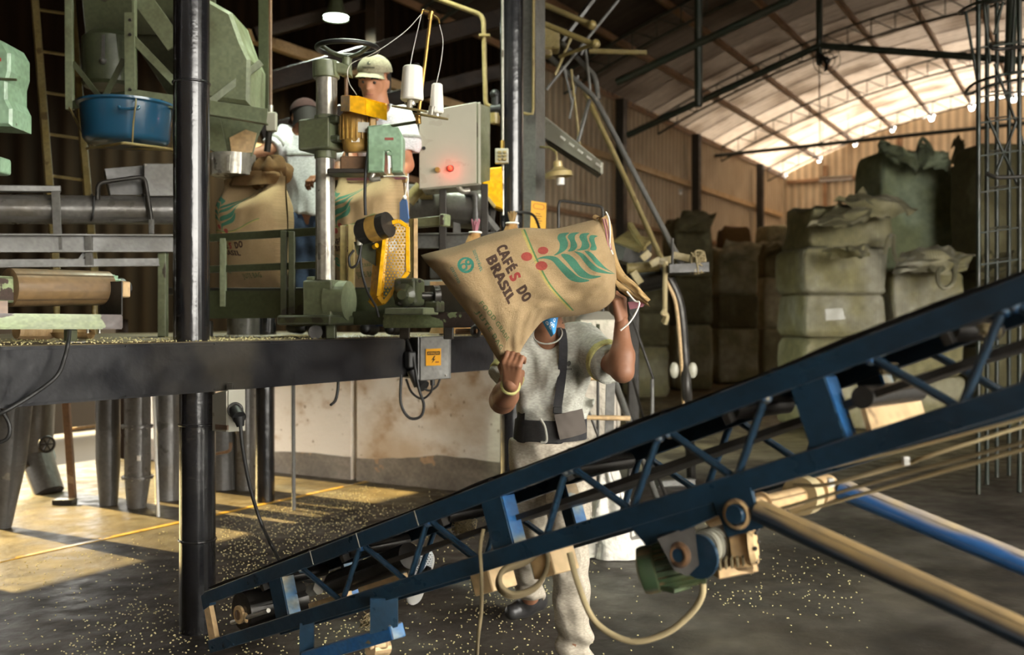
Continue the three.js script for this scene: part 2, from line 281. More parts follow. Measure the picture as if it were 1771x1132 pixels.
// walls
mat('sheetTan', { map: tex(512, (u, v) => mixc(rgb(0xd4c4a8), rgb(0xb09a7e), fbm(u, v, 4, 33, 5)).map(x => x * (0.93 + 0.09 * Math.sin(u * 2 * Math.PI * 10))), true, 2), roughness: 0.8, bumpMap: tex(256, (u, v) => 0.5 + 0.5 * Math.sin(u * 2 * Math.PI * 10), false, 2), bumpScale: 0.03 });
mat('sheetShaded', { map: M.sheetTan.map, color: 0x241c14, specularIntensity: 0.08, roughness: 0.9, bumpMap: M.sheetTan.bumpMap, bumpScale: 0.03 });  // dark copy of the tan sheet, gloom behind the platform put into its colour
const DOOR = { a0: 3.3, a1: 6.9, h: 1.45 }, GATE = { a0: -5, a1: 6.5, h: 5.6 }, H = roofY(CL);
{
  const seg = (name, c, a0, a1, y0, y1, m) => bbox(B((a0 + a1) / 2, c, (y0 + y1) / 2), 0.2, y1 - y0, a1 - a0, 0);
  const wl = T('wall_left', 'corrugated side wall of the hall with a low opening', null, null, 'structure');
  for (const [a0, a1, y] of [[A0, DOOR.a0, 0], [DOOR.a0, DOOR.a1, DOOR.h], [DOOR.a1, 15, 0]]) wl.p('wall_panel', seg('', CL - 0.1, a0, a1, y, H), M.sheetShaded);
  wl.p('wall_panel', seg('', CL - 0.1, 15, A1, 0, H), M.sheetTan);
  // girts on the inside of the side wall
  for (const y of [2.6, 3.5, 4.8]) wl.p('girt', bbox(B(20, CL + 0.05, y), 0.1, y > 4 ? 0.13 : 0.09, 23, 0), y > 4 ? M.dustyTan : M.purlin);
  wl.done();
  const wr = T('wall_right', 'corrugated side wall of the hall with a tall gate', null, null, 'structure');
  for (const [a0, a1, y] of [[A0, GATE.a0, 0], [GATE.a0, GATE.a1, GATE.h], [GATE.a1, A1, 0]]) wr.p('wall_panel', seg('', CR + 0.1, a0, a1, y, H), M.sheetTan); wr.done();
  const gable = (a, notches) => {
    const pts = [[CL, -0.05], [CL, roofY(CL) - 0.04]];
    for (let c = CL + 0.05; c < CR; c += 0.05) { const k = (c - CL) / 1.1, near = Math.abs(k - Math.round(k)) * 1.1 < 0.08; pts.push([c, roofY(c) - 0.04 - (notches && near ? 0.16 : 0) - (notches && c > -4.6 ? 0.05 : 0)]); }
    pts.push([CR, roofY(CR) - 0.04], [CR, -0.05]);
    const s = new THREE.Shape(pts.map(q => new THREE.Vector2(q[0], q[1])));
    const g = new THREE.ExtrudeGeometry(s, { depth: 0.15, bevelEnabled: false }); return lay(g, B(a, 0), DC, UPV, DA.clone().negate());
  };
  const wf = T('wall_far', 'tan corrugated end wall of the hall behind the bag stacks', null, null, 'structure');
  wf.p('wall_panel', gable(A1 + 0.15, true), M.sheetTan);
  for (const y of [3.3, 4.6, 5.9]) wf.p('girt', bbox(B(A1 - 0.06, -0.8, y), 15.6, 0.1, 0.1, 0), M.purlin);
  for (let c = -7.4; c < 6; c += 2.2) wf.p('batten', bbox(B(A1 - 0.05, c, (roofY(c) - 0.4) / 2), 0.12, roofY(c) - 0.4, 0.1, 0), M.purlin);
  wf.done();
  const wn = T('wall_near', 'corrugated end wall behind the viewer', null, null, 'structure'); wn.p('wall_panel', gable(A0, false), M.sheetTan); wn.done();
}
// roof: corrugated sheets side by side along the hall, the light growing towards the far end put into their colour and translucency
{
  const N = 40, W = (A1 - A0 + 0.3) / N, t = T('ceiling', 'arched roof of corrugated sheets, pale and translucent towards the far end', null, null, 'structure');
  const cmap = tex(512, (u, v) => mixc(rgb(0x9d9086), rgb(0x75675c), sstep(0.3, 0.75, fbm(u, v, 4, 44, 6))).map(x => x * (0.9 + 0.2 * fbm(u, v, 24, 50, 3))), true, 3);
  const sheetMats = {};
  for (let k = 0; k < N; k++) {
    const a0 = A0 + k * W, am = a0 + W / 2, litGrade = clamp(0.4 * Math.pow(sstep(14, 32.5, am), 1.6) * (0.9 + 0.2 * hash(k, 2, 3)));
    const key = litGrade < 0.004 ? 'd' + k % 3 : 'c' + k;
    const m = sheetMats[key] ??= mat('roof_sheet_' + key, { map: cmap, color: litGrade < 0.004 ? new THREE.Color(0.15, 0.13, 0.112).multiplyScalar(1 + 0.12 * (k % 3)) : new THREE.Color(mix(0.14, 1.25, litGrade / 0.5), mix(0.125, 1.25, litGrade / 0.5), mix(0.11, 1.25, litGrade / 0.5)), roughness: 1, transmission: litGrade, thickness: 0 });
    const g = grid(30, 12, (u, v) => { const c = mix(CL - 0.3, CR + 0.3, u), a = a0 + v * (W + 0.04); return B(a, c, roofY(c) + 0.018 * Math.sin(a * 2 * Math.PI / 0.26) + (k % 2) * 0.006); });
    t.p('roof_sheet', g, m);
  }
  t.done(B(10, -0.8, 0));
}
// purlins along the hall
for (let k = 0; k < 15; k++) { const c = CL + 1.1 * k; if (c < 1) struct('roof_purlin', bbox(B((A0 + A1) / 2 + 0.4, c, roofY(c) - 0.09), 0.07, 0.12, A1 - A0 - 0.5, 0), M.purlin, 'brown roof purlin running the length of the hall'); }
// lattice arches
for (const a of [7.5, 12, 16.5, 21.1, 25.5, 29.8]) {
  const t = T('roof_truss', 'thin lattice arch under the roof sheets', null, null, 'structure');
  const pts = (d, n = 24) => Array.from({ length: n + 1 }, (_, i) => { const c = mix(CL + 0.1, 2.5, i / n); return B(a, c, roofY(c) - d); });
  const up = pts(0.18), lo = pts(0.55);
  t.p('top_chord', hose(up, 0.025, 60, 5), M.trussGreen); t.p('bottom_chord', hose(lo, 0.025, 60, 5), M.trussGreen);
  for (let i = 0; i < 24; i++) { t.p('web_bar', rod(up[i], lo[i + 1], 0.012, 0.012, 5), M.trussGreen); t.p('web_bar', rod(lo[i], up[i], 0.012, 0.012, 5), M.trussGreen); }
  t.done();
}
// beams and a post in the gloom behind the platform
for (const [a, b, r] of [[[440, 150, 10.2], [900, 22, 11.2], 0.2], [[450, 232, 10], [880, 120, 11], 0.16], [[470, 300, 9.6], [740, 235, 10.4], 0.12], [[440, 60, 11], [640, 5, 11.6], 0.14]]) struct('roof_beam', bar(P(...a), P(...b), 0.12, r), M.gloomBeam ?? paint('gloomBeam', 0x2a2018, 0x1b1510, 0x3a2e22, 0, 0.6, { specularIntensity: 0.2 }), 'dark brown slanting beam in the gloom behind the platform');
struct('roof_post', bar(P(648, 557, 11.4).setY(3.6), P(648, 557, 11.4).setY(6.8), 0.16, 0.16, DC), M.gloomBeam, 'brown post standing above the slanting beams');
// columns
const column = (name, p, r, y0, y1, m, label, seams = []) => { const t = T(name, label, 'column', null, 'structure'); t.p('shaft', turned([[0, y0], [r, y0], [r, y1], [0, y1]], V(p.x, 0, p.z)), m); for (const y of seams) t.p('weld_seam', ring(V(p.x, y, p.z), UPV, r, 0.006), m); t.done(); };
delete M.none;
const CF = P(341.5, 600, 4.59), CM = P(458.5, 600, 7.9), CB = P(885, 600, 7.0);
column('steel_column', CF, 0.081, 0, 1.11, M.blackPaint, 'lower half of the glossy black round column below the platform beam', [0.42, 0.95]);
column('steel_column', P(331, 600, 4.59), 0.081, 1.335, 8, M.blackPaint, 'glossy black round column standing on the platform in front of the machines', [2.52]);
column('steel_column', CM, 0.074, 0, 1.25, M.blackPaint, 'scuffed black round column at the left end of the stained plaster wall');
column('steel_column', CB, 0.082, 0, 7.9, M.blackPaint, 'tall black round column behind the carried sack');
for (const [px, a] of [[1205, 0], [1315, 0], [1075, 0]]) struct('wall_post', bbox(onC(px, 557, CL + 0.25).setY(3), 0.18, 6, 0.2, 0), M.darkSteel, 'dark steel post against the side wall');
// stained plaster wall under the platform
mat('plaster', { map: tex(1024, (u, v) => {
  const n = fbm(u, v, 4, 61, 6), m = fbm(u, v, 14, 66, 5), k = fbm(u, v, 40, 68, 3);
  let q = mixc(rgb(0xddd2c3), rgb(0xbfa88c), sstep(0.42, 0.72, n));
  q = mixc(q, rgb(0x9a7650), sstep(0.5, 0.75, m * 0.6 + n * 0.4) * 0.8);
  q = mixc(q, rgb(0x6e5538), sstep(0.78, 0.86, k) * 0.5);
  return q;
}, true, 2.3), roughness: 0.95, bumpMap: BUMP, bumpScale: 0.006 });
paint('plasterFoot', 0x7b7062, 0x5d5347, 0x97795a, 0.08, 0.7, { roughness: 0.95 }, 1.2);
{
  const a = 7, cEnd = cOf(onA(868, 700, a)), gap = cOf(onA(612, 700, a)), t = T('wall_back', 'stained whitish plaster wall under the platform', null, null, 'structure');
  for (const [c0, c1] of [[CL, gap - 0.035], [gap + 0.035, cEnd]]) {
    t.p('plaster', bbox(B(a + 0.1, (c0 + c1) / 2, 0.6), c1 - c0, 1.25, 0.2, 0), M.plaster);
    // splash-stained foot of the wall with an uneven upper edge
    const n = 40, pts = [B(a - 0.004, c0, 0), B(a - 0.004, c1, 0)];
    for (let i = 0; i <= n; i++) { const c = mix(c1, c0, i / n); pts.push(B(a - 0.004, c, 0.17 + 0.1 * fbm(((c + 9) * 0.3) % 1, 0.3, 6, 3, 4) + 0.06 * sstep(-6, -4.5, c))); }
    t.p('plaster_foot', plate(pts, 0.012), M.plasterFoot);
  }
  t.p('groove', bbox(B(a + 0.16, gap, 0.6), 0.09, 1.25, 0.05, 0), plain('grooveDark', 0x2b2117, 0.95));
  t.done();
}

// ---------- the platform ----------
const DECK = 1.335, CBEAM = -3.42, onDeck = (px, Z) => P(px, CY, Z).setY(DECK);
{
  const a0 = -1.2, a1 = aOf(onC(851, 600, CBEAM)), t = T('platform', 'black steel platform with a deep front beam and a dusty deck', 'platform');
  t.p('deck', bbox(B((a0 + a1) / 2, CBEAM - 1.75, DECK - 0.012), 3.4, 0.02, a1 - a0, 0), M.deckDust);
  t.p('deck', bbox(B((a1 + 6.9) / 2, -5.55, DECK - 0.012), 2.6, 0.02, 6.9 - a1, 0), M.deckDust);  // added plate, keeps the lamp light off the floor before the wall
  t.p('front_beam', [sect(chanSect(-0.07, 0.222, 0.012).map(v => [v[0], v[1]]), B(a0, CBEAM, DECK - 0.226), B(a1, CBEAM, DECK - 0.226))], M.beamPaint);
  const js = [0, 218, 262, 371, 467, 700].map(px => px ? aOf(onC(px, 600, CBEAM)) : a0);
  for (let i = 1; i < js.length; i++) t.p('beam_joint', bbox(B(js[i], CBEAM + 0.003, DECK - 0.113), 0.006, 0.21, 0.012, 0.002), M.beamPaint);
  for (let a = 0; a < a1 - 0.3; a += 1.1) t.p('joist', bbox(B(a, CBEAM - 1.75, DECK - 0.09), 3.3, 0.12, 0.06, 0), M.darkSteel);
  t.p('rear_beam', bbox(B((a0 + a1) / 2, CBEAM - 3.4, DECK - 0.1), 0.08, 0.16, a1 - a0, 0), M.darkSteel);
  const p = B(js[1] , CBEAM + 0.008, DECK - 0.11); for (let i = 0; i < 5; i++) t.p('rivet', turned([[0, 0.004], [0.007, 0.002], [0.008, 0]], p.clone().setY(DECK - 0.03 - i * 0.04), DC, 8), M.beamPaint);
  t.done();
}
// legs under the far side of the deck
for (const a of [0.2, 3]) struct('platform_leg', bbox(B(a, CBEAM - 3.4, 0.58), 0.09, 1.16, 0.09), M.darkSteel, 'dark steel leg under the rear edge of the platform');

// ---------- roller stand at the left edge ----------
{
  const t = T('roller_stand', 'wide brown roller in a chipped pale green stand on the left end of the platform', 'machine');
  const p = P(14, 497, 3.98), q = P(186, 498, 4.33), d = q.clone().sub(p).normalize(), L = p.distanceTo(q);
  t.p('roller', turned([[0, 0], [0.072, 0], [0.078, 0.004], [0.076, L / 2], [0.073, L - 0.003], [0.068, L], [0, L]], p, d, 48), M.roller);
  const end = t.p('roller_end', turned([[0, 0], [0.045, 0], [0.045, 0.07], [0.03, 0.075], [0.03, 0.1], [0, 0.1]], q, d, 24), M.black);
  const [x, y, z] = frameOf(d);
  for (let i = 0; i < 14; i++) { const an = i / 14 * 2 * Math.PI, o = x.clone().multiplyScalar(Math.cos(an) * 0.052).addScaledVector(z, Math.sin(an) * 0.052).add(q); t.p('rib', bar(o, o.clone().addScaledVector(d, 0.035), 0.006, 0.014, x.clone().multiplyScalar(Math.cos(an)).addScaledVector(z, Math.sin(an))), M.mint, end); }
  const f0 = P(-40, 556, 3.8), f1 = P(211, 556, 4.22), n = V().crossVectors(d, UPV).normalize();
  t.p('front_channel', sect(chanSect(-0.05, 0.062, 0.006), P(-40, 569, 3.8), P(211, 569, 4.22)), M.greenChipped);
  t.p('bed', plate([f0, f1, f1.clone().addScaledVector(n, -0.35), f0.clone().addScaledVector(n, -0.35)].map(v => v.clone().setY(P(0, 548, 3.85).y)), 0.008), M.greenDark);
  t.p('end_plate', plate([P(211, 486, 4.22), P(211, 545, 4.22), P(211, 545, 4.22).addScaledVector(n, -0.16), P(211, 486, 4.22).addScaledVector(n, -0.16)], 0.006), M.darkSteel);
  t.p('end_block', wbox(P(215, 500, 4.25), 0.026, 0.07, 0.05, 0.006, -0.3), M.dustyTan);
  t.p('bearing_plate', wbox(P(4, 500, 3.92), 0.03, 0.105, 0.12, 0.01, -0.3), M.greenChipped);
  t.p('bearing_web', plate([P(13, 520, 3.9), P(13, 545, 3.9), P(-40, 545, 3.82), P(-40, 520, 3.82)], 0.008), M.rust);
  for (const [px, Z] of [[122, 4.1], [-30, 3.85]]) { const b = onDeck(px, Z), l = t.p('leg', bbox(b.clone().setY(mix(DECK, P(0, 569, Z).y, 0.5)), 0.04, P(0, 568, Z).y - DECK, 0.04), M.greenDark); t.p('foot_plate', bbox(b.clone().setY(DECK + 0.004), 0.09, 0.008, 0.08), M.steel, l); }
  for (const px of [152, 172]) t.p('bolt', rod(P(px, 576, 4.2), P(px, 567, 4.2), 0.006), M.steel);
  t.done();
}
// clutter on the deck below the roller
{
  const t = T('canister', 'dusty pale canister lying on the deck under the roller stand', 'canister');
  const a = onDeck(28, 4.75).setY(DECK + 0.045), b = onDeck(72, 4.85).setY(DECK + 0.045), d = b.clone().sub(a).normalize();
  t.p('body', turned([[0, 0], [0.04, 0], [0.045, 0.012], [0.045, 0.16], [0.038, 0.18], [0, 0.18]], a, d, 20), M.dustyTan); t.p('cap', turned([[0, 0], [0.018, 0], [0.018, 0.03], [0, 0.03]], a.clone().addScaledVector(d, 0.18), d, 16), M.white); t.done();
  const s = T('empty_sack', 'crumpled empty burlap sack on the deck beside the canister', 'sack');
  const c = onDeck(100, 4.9); s.p('cloth', grid(24, 10, (u, v) => { const th = v * 2 * Math.PI, r = 0.035 * (1 + 0.4 * noise3(u * 7, v * 5, 2)); return V(c.x + (u - 0.5) * 0.34, DECK + 0.035 + Math.max(-0.033, r * Math.sin(th)), c.z + 1.6 * r * Math.cos(th)); }), M.burlap); s.done();
}
// ---------- mint machine head at the far left ----------
{
  const t = T('machine_head', 'rounded pale green machine casting at the upper left edge', 'machine'), Z = 4.7;
  const o = [[-70, 78], [8, 79], [22, 86], [31, 102], [31, 132], [26, 150], [26, 180], [34, 196], [34, 221], [-70, 216]].map(v => P(v[0], v[1], Z));
  t.p('casting', plate(o, 0.18, 0.012), M.mint);
  t.p('seam', plate([P(-70, 131, Z - 0.105), P(29, 136, Z - 0.105), P(29, 140, Z - 0.105), P(-70, 135, Z - 0.105)], 0.008), M.greenDark);
  t.p('red_mark', wbox(P(-2, 103, Z - 0.104), 0.02, 0.016, 0.006), plain('redPaint', 0x9b2d24, 0.6));
  t.p('post', rod(P(-40, 215, Z), onDeck(-40, Z), 0.05), M.greenDark);
  t.p('arm_stub', wbox(P(-8, 287, Z), 0.1, 0.08, 0.12, 0.015), M.mint); t.done(P(-40, 216, Z).setY(DECK));
}
// ---------- grey screw conveyor ----------
{
  const t = T('screw_conveyor', 'long grey screw conveyor tube on a grey steel frame behind the roller stand', 'conveyor');
  const Z0 = 5.55, Z1 = 5.95, q = (px, py, dz = 0) => P(px, py, mix(Z0, Z1, px / 305) + dz);
  t.p('tube', rod(q(-40, 361), q(318, 364), 0.083, 0.083, 32), M.ductGrey);
  for (const px of [78, 160, 248]) t.p('flange', rod(q(px - 1.5, 361.5), q(px + 1.5, 361.5), 0.089, 0.089, 32), M.greyDark);
  t.p('cover_bar', bar(q(-30, 326, -0.06), q(105, 327, -0.06), 0.06, 0.035), M.grey);
  t.p('hanger', bar(q(96, 330, -0.11), q(101, 432, -0.11), 0.012, 0.045, V(1, 0, 0)), M.grey);
  t.p('main_rail', sect(chanSect(0.06, 0.1, 0.008), q(-40, 437, -0.1), q(322, 436, -0.1)), M.grey);
  t.p('lower_rail', sect(angleSect(0.045, 0.006), q(-40, 463, -0.1), q(275, 460, -0.1)), M.grey);
  t.p('upright', bar(q(153, 405, -0.13), q(155, 462, -0.13), 0.02, 0.04, V(1, 0, 0)), M.grey);
  t.p('brace', bar(q(132, 458, -0.1), q(146, 438, -0.1), 0.006, 0.02), M.grey);
  t.p('guard_rail', bent([q(169, 345, -0.1), q(169, 316, -0.1), q(250, 305, -0.1), q(262, 380, -0.12), q(263, 404, -0.12)], 0.013), M.darkSteel);
  t.p('guard_foot', wbox(q(262, 392, -0.13), 0.03, 0.085, 0.02), M.grey);
  const bx = (x0, y0, x1, y1, z, dz) => plate([q(x0, y0, z), q(x1, y0, z), q(x1, y1, z), q(x0, y1, z)], dz, 0.004);
  t.p('inlet_box', bx(248, 289, 320, 342, 0.05, 0.25), M.grey);
  t.p('inlet_side', plate([q(180, 296, 0.1), q(248, 290, 0.1), q(248, 340, 0.1), q(190, 340, 0.1)], 0.2), M.greyDark);
  for (const px of [-20, 282]) t.p('leg', bar(q(px, 420, -0.08), q(px, 418, -0.08).setY(DECK), 0.05, 0.05, V(1, 0, 0)), px > 0 ? M.green : M.grey);
  t.p('strap', hose([q(163, 340, -0.09), q(162, 360, -0.095), q(160, 376, -0.09), q(157, 383, -0.03)], 0.006, 16, 5), M.cable);
  t.done();
}
// ---------- yellow ladder ----------
{
  const t = T('ladder', 'dull yellow steel ladder leaning behind the grey screw conveyor', 'ladder'), Z = 7.0;
  const L = y => P(mix(61, 86, (y - 10) / 320), y, mix(7.4, 6.9, (y - 10) / 320)), R = y => P(mix(124, 151, (y - 10) / 320), y, mix(7.7, 7.2, (y - 10) / 320));
  t.p('rail', bar(L(-60), L(480), 0.05, 0.05), M.yellowDull); t.p('rail', bar(R(-60), R(480), 0.05, 0.05), M.yellowDull);
  for (const y of [-55, 16, 88, 159, 231, 303, 375, 447]) t.p('rung', rod(L(y), R(y + 9), 0.011), M.yellowDull);
  for (const e of [L, R]) t.p('foot', rod(e(479), e(479).setY(DECK), 0.02), M.yellowDull); t.done();
}
// ---------- green hopper in its angle-iron frame ----------
{
  const t = T('hopper', 'large green weighing hopper hung in a green angle-iron frame above the sack filling spout', 'hopper');
  const Zf = 5.75, q = (px, py, z = 0) => P(px, py, Zf + z);
  const ang = (a, b, w = 0.06, up) => sect(angleSect(w, 0.006), a, b, up);
  t.p('frame_post', bar(q(115, -520, 0.2), q(121, 190, 0.2), 0.03, 0.045, V(1, 0, 0)), M.green);
  t.p('frame_post', [bar(q(224, 22), q(225, 166), 0.012, 0.058, V(1, 0, 0)), bar(q(231, -520, 0.03), q(233, 166, 0.03), 0.05, 0.012, V(1, 0, 0))], M.green);
  t.p('frame_post', bar(q(458, -520, 0.5), q(458, 215, 0.5), 0.06, 0.07, V(1, 0, 0)), M.greenDark);
  t.p('front_rail', bar(q(222, 166), q(462, 201, -0.02), 0.014, 0.085), M.green);
  t.p('front_rail_lip', bar(q(222, 174, -0.03), q(462, 214, -0.05), 0.06, 0.01), M.green);
  t.p('side_rail', bar(q(123, 182, 0.2), q(222, 164), 0.014, 0.05), M.greenDark);
  t.p('brace', bar(q(228, 65, 0.02), q(302, 142, 0.02), 0.01, 0.045), M.green); t.p('brace', bar(q(126, 108, 0.2), q(171, 166, 0.2), 0.01, 0.03), M.greenDark);
  t.p('brace', bar(q(215, 102, 0.06), q(181, 168, 0.06), 0.01, 0.035), M.greenDark); t.p('brace', bar(q(452, 108, 0.1), q(362, 178, 0.02), 0.012, 0.04), M.green);
  t.p('top_strap', bar(q(240, -10, 0.1), q(304, 78, 0.1), 0.012, 0.11), M.green);
  // hopper shell: wide box above tapering to the spout, and a rounded drum at its left
  const ringAt = (y, x0, x1, z0, z1) => [q(x0, y, z0), q(x1, y, z0), q(x1, y, z1), q(x0, y, z1)];
  const shell = (A, C) => [0, 1, 2, 3].map(i => plate([A[i], A[(i + 1) % 4], C[(i + 1) % 4], C[i]], 0.012));
  t.p('shell', shell(ringAt(-330, 110, 372, 0.3, 1.7), ringAt(60, 150, 372, 0.45, 1.5)), M.greenDark);  // dim light round the hopper put into the darker green of the shell
  t.p('shell', shell(ringAt(60, 225, 372, 0.5, 1.5), ringAt(175, 300, 390, 0.6, 1.2)), M.greenDark);
  t.p('side_chamber', plate([q(340, 8, 0.25), q(372, 20, 0.25), q(411, 42, 0.25), q(428, 90, 0.25), q(441, 118, 0.25), q(440, 186, 0.25), q(340, 172, 0.25)], 0.35, 0.02), M.green);
  t.p('drum', turned([[0, 0], [0.15, 0], [0.165, 0.02], [0.165, 0.3], [0.12, 0.34], [0, 0.34]], q(190, 152, 0.5), V(0, 1, 0), 32), M.greenDark);
  t.p('drum_knob', new THREE.SphereGeometry(0.022, 16, 10).translate(...q(178, 105, 0.32).toArray()), M.greyDark);
  t.p('drum_strap', bar(q(179, 60, 0.33), q(178, 105, 0.33), 0.008, 0.02), M.greyDark);
  t.p('lower_chute', [plate([q(378, 200, 0.3), q(456, 214, 0.3), q(446, 236, 0.3), q(432, 268, 0.25), q(394, 276, 0.25)], 0.02), plate([q(362, 192, 0.3), q(380, 200, 0.3), q(396, 276, 0.25), q(364, 270, 0.4)], 0.02)], M.green);
  t.p('dust_patch', plate([q(397, 238, 0.27), q(425, 224, 0.27), q(444, 230, 0.27), q(434, 262, 0.24), q(398, 262, 0.24)], 0.006), M.dustyTan);
  t.p('spout', rod(q(402, 304, 0.35), q(402, 268, 0.35), 0.13, 0.14, 28), M.steel);
  t.p('spout_clamp', bar(q(395, 296, 0.19), q(396, 268, 0.19), 0.02, 0.02), M.steel);
  for (const [px, py] of [[225, 35], [225, 60], [225, 155], [236, 170], [280, 175], [440, 190], [400, 190], [420, 200]]) t.p('bolt', turned([[0, 0.008], [0.01, 0.006], [0.01, 0]], q(px, py, -0.012), V(0, 0, 1), 6), M.darkSteel);
  t.done();
}
// blue tub on its wire cradle
{
  const t = T('plastic_tub', 'round blue plastic tub hanging under the green hopper', 'tub'), c = P(219, 250, 5.72), top = P(0, 181, 5.72).y, h = top - c.y;
  t.p('tub', turned([[0, 0], [0.2, 0], [0.225, 0.012], [0.236, 0.03], [0.25, h - 0.03], [0.252, h - 0.02], [0.27, h - 0.012], [0.27, h], [0.258, h], [0.243, h - 0.015], [0.22, 0.03], [0, 0.02]], c, UPV, 56), M.tubBlue);
  t.p('handle', bent([P(206, 184, 5.44), P(206, 188, 5.42), P(240, 188, 5.42), P(240, 184, 5.44)], 0.008), M.tubBlue); t.done();
  const w = T('wire_cradle', 'bent wire cradle holding up the blue tub', 'cradle'), k = (px, py, z) => P(px, py, z);
  w.p('wire', bent([k(150, 257, 5.7), k(214, 247, 5.42), k(300, 258, 5.7)], 0.008), M.yellowDull); w.p('wire', bent([k(158, 254, 5.95), k(300, 259, 5.75), k(302, 268, 5.75)], 0.008), M.yellowDull);
  w.p('wire', hose([k(233, 166, 5.76), k(235, 176, 5.43), k(231, 210, 5.42), k(229, 246, 5.43)], 0.005, 20, 6), M.yellowDull); w.p('wire', rod(k(156, 255, 5.7), k(120, 186, 5.94), 0.006), M.yellowDull); w.p('wire', rod(k(300, 259, 5.75), k(303, 180, 5.75), 0.006), M.yellowDull); w.done();
}
// grey switch box on the hopper's right post
{
  const t = T('switch_box', 'small grey conduit box on the post right of the hopper', 'box');
  t.p('box', wbox(P(470, 211, 6.1), 0.06, 0.115, 0.05), M.cabinet); t.p('conduit', rod(P(468, 195, 6.1), P(466, -420, 6.1), 0.011), M.rust); t.p('gland', rod(P(468, 196, 6.1), P(468, 182, 6.1), 0.016), M.steel); t.p('lower_conduit', rod(P(466, 226, 6.12), P(462, 262, 6.15), 0.02), M.darkSteel); t.done();
}

// ---------- prints on the coffee sacks ----------
function sackCanvas(w, h, base, draw, seedN) {
  return canvasTex(w, h, c => {
    const img = c.createImageData(w, h), A = rgb(base), D = mixc(A, rgb(0x7d6238), 0.55);
    for (let j = 0; j < h; j++) for (let i = 0; i < w; i++) { const k = (j * w + i) * 4, q = mixc(A, D, fbm(i / w, j / h, 6, seedN, 5) * 0.6); for (let m = 0; m < 3; m++) img.data[k + m] = q[m] * 255; img.data[k + 3] = 255; }
    c.putImageData(img, 0, 0); draw(c);
    // the weave shows through the print
    const im = c.getImageData(0, 0, w, h), d = im.data;
    for (let j = 0; j < h; j++) for (let i = 0; i < w; i++) { const k = (j * w + i) * 4, f = 0.8 + 0.26 * (0.5 * hash(i, j >> 2, seedN) + 0.5 * hash(i >> 2, j, seedN + 1)); for (let m = 0; m < 3; m++) d[k + m] = Math.min(255, d[k + m] * f); }
    c.putImageData(im, 0, 0);
  });
}
M.sackPrint = mat('sack_print', { roughness: 0.97, bumpMap: BURLAPBUMP, bumpScale: 0.002 });
// an upright filled sack: base centre, width across, height, thickness, its face turned towards the viewer's side of the hall
function uprightSack(t, base, w, h, th, open, print = M.sackPrint, skew = 0, uo = 0) {
  const ax = DC, n = DA.clone().negate(), half = (sgn) => grid(28, 36, (u, v) => {
    const s = u * 2 - 1, k = Math.pow(Math.max(0, 1 - Math.abs(s) ** 2.6), 0.55), up = Math.sin(Math.PI * Math.min(v / 1.7 + 0.06, 1)) * (v > 0.72 ? 1 - 0.85 * sstep(0.72, 0.97, v) : 1) * (0.45 + 0.55 * sstep(0, 0.14, v));
    const d = th / 2 * k * up + 0.004, wr = 0.012 * noise3(s * 4 + base.x * 9, v * 7, sgn * 3) * sstep(0.3, 0.8, v) * k + 0.006 * noise3(s * 9, v * 14, 5 + base.x) * k;
    const wide = w / 2 * (1 - 0.1 * Math.exp(-v * 9) - 0.05 * sstep(0.6, 0.9, v)) * (1 + 0.03 * noise3(v * 4, sgn, base.x * 5));
    return base.clone().addScaledVector(ax, s * wide + skew * v).addScaledVector(n, sgn * (d + wr)).addScaledVector(UPV, v * h * (1 - 0.03 * Math.cos(s * 3) * v) + (open ? 0.02 * noise3(s * 3, 1, base.x) * v : 0));
  }, (u, v) => [sgn > 0 ? u + uo : -0.2, v]);
  const f = half(1), b = half(-1); const k = b.index.array; for (let i = 0; i < k.length; i += 3) { const q = k[i]; k[i] = k[i + 1]; k[i + 1] = q; } b.computeVertexNormals();
  return t.p('body', merged([f, b]), print);
}
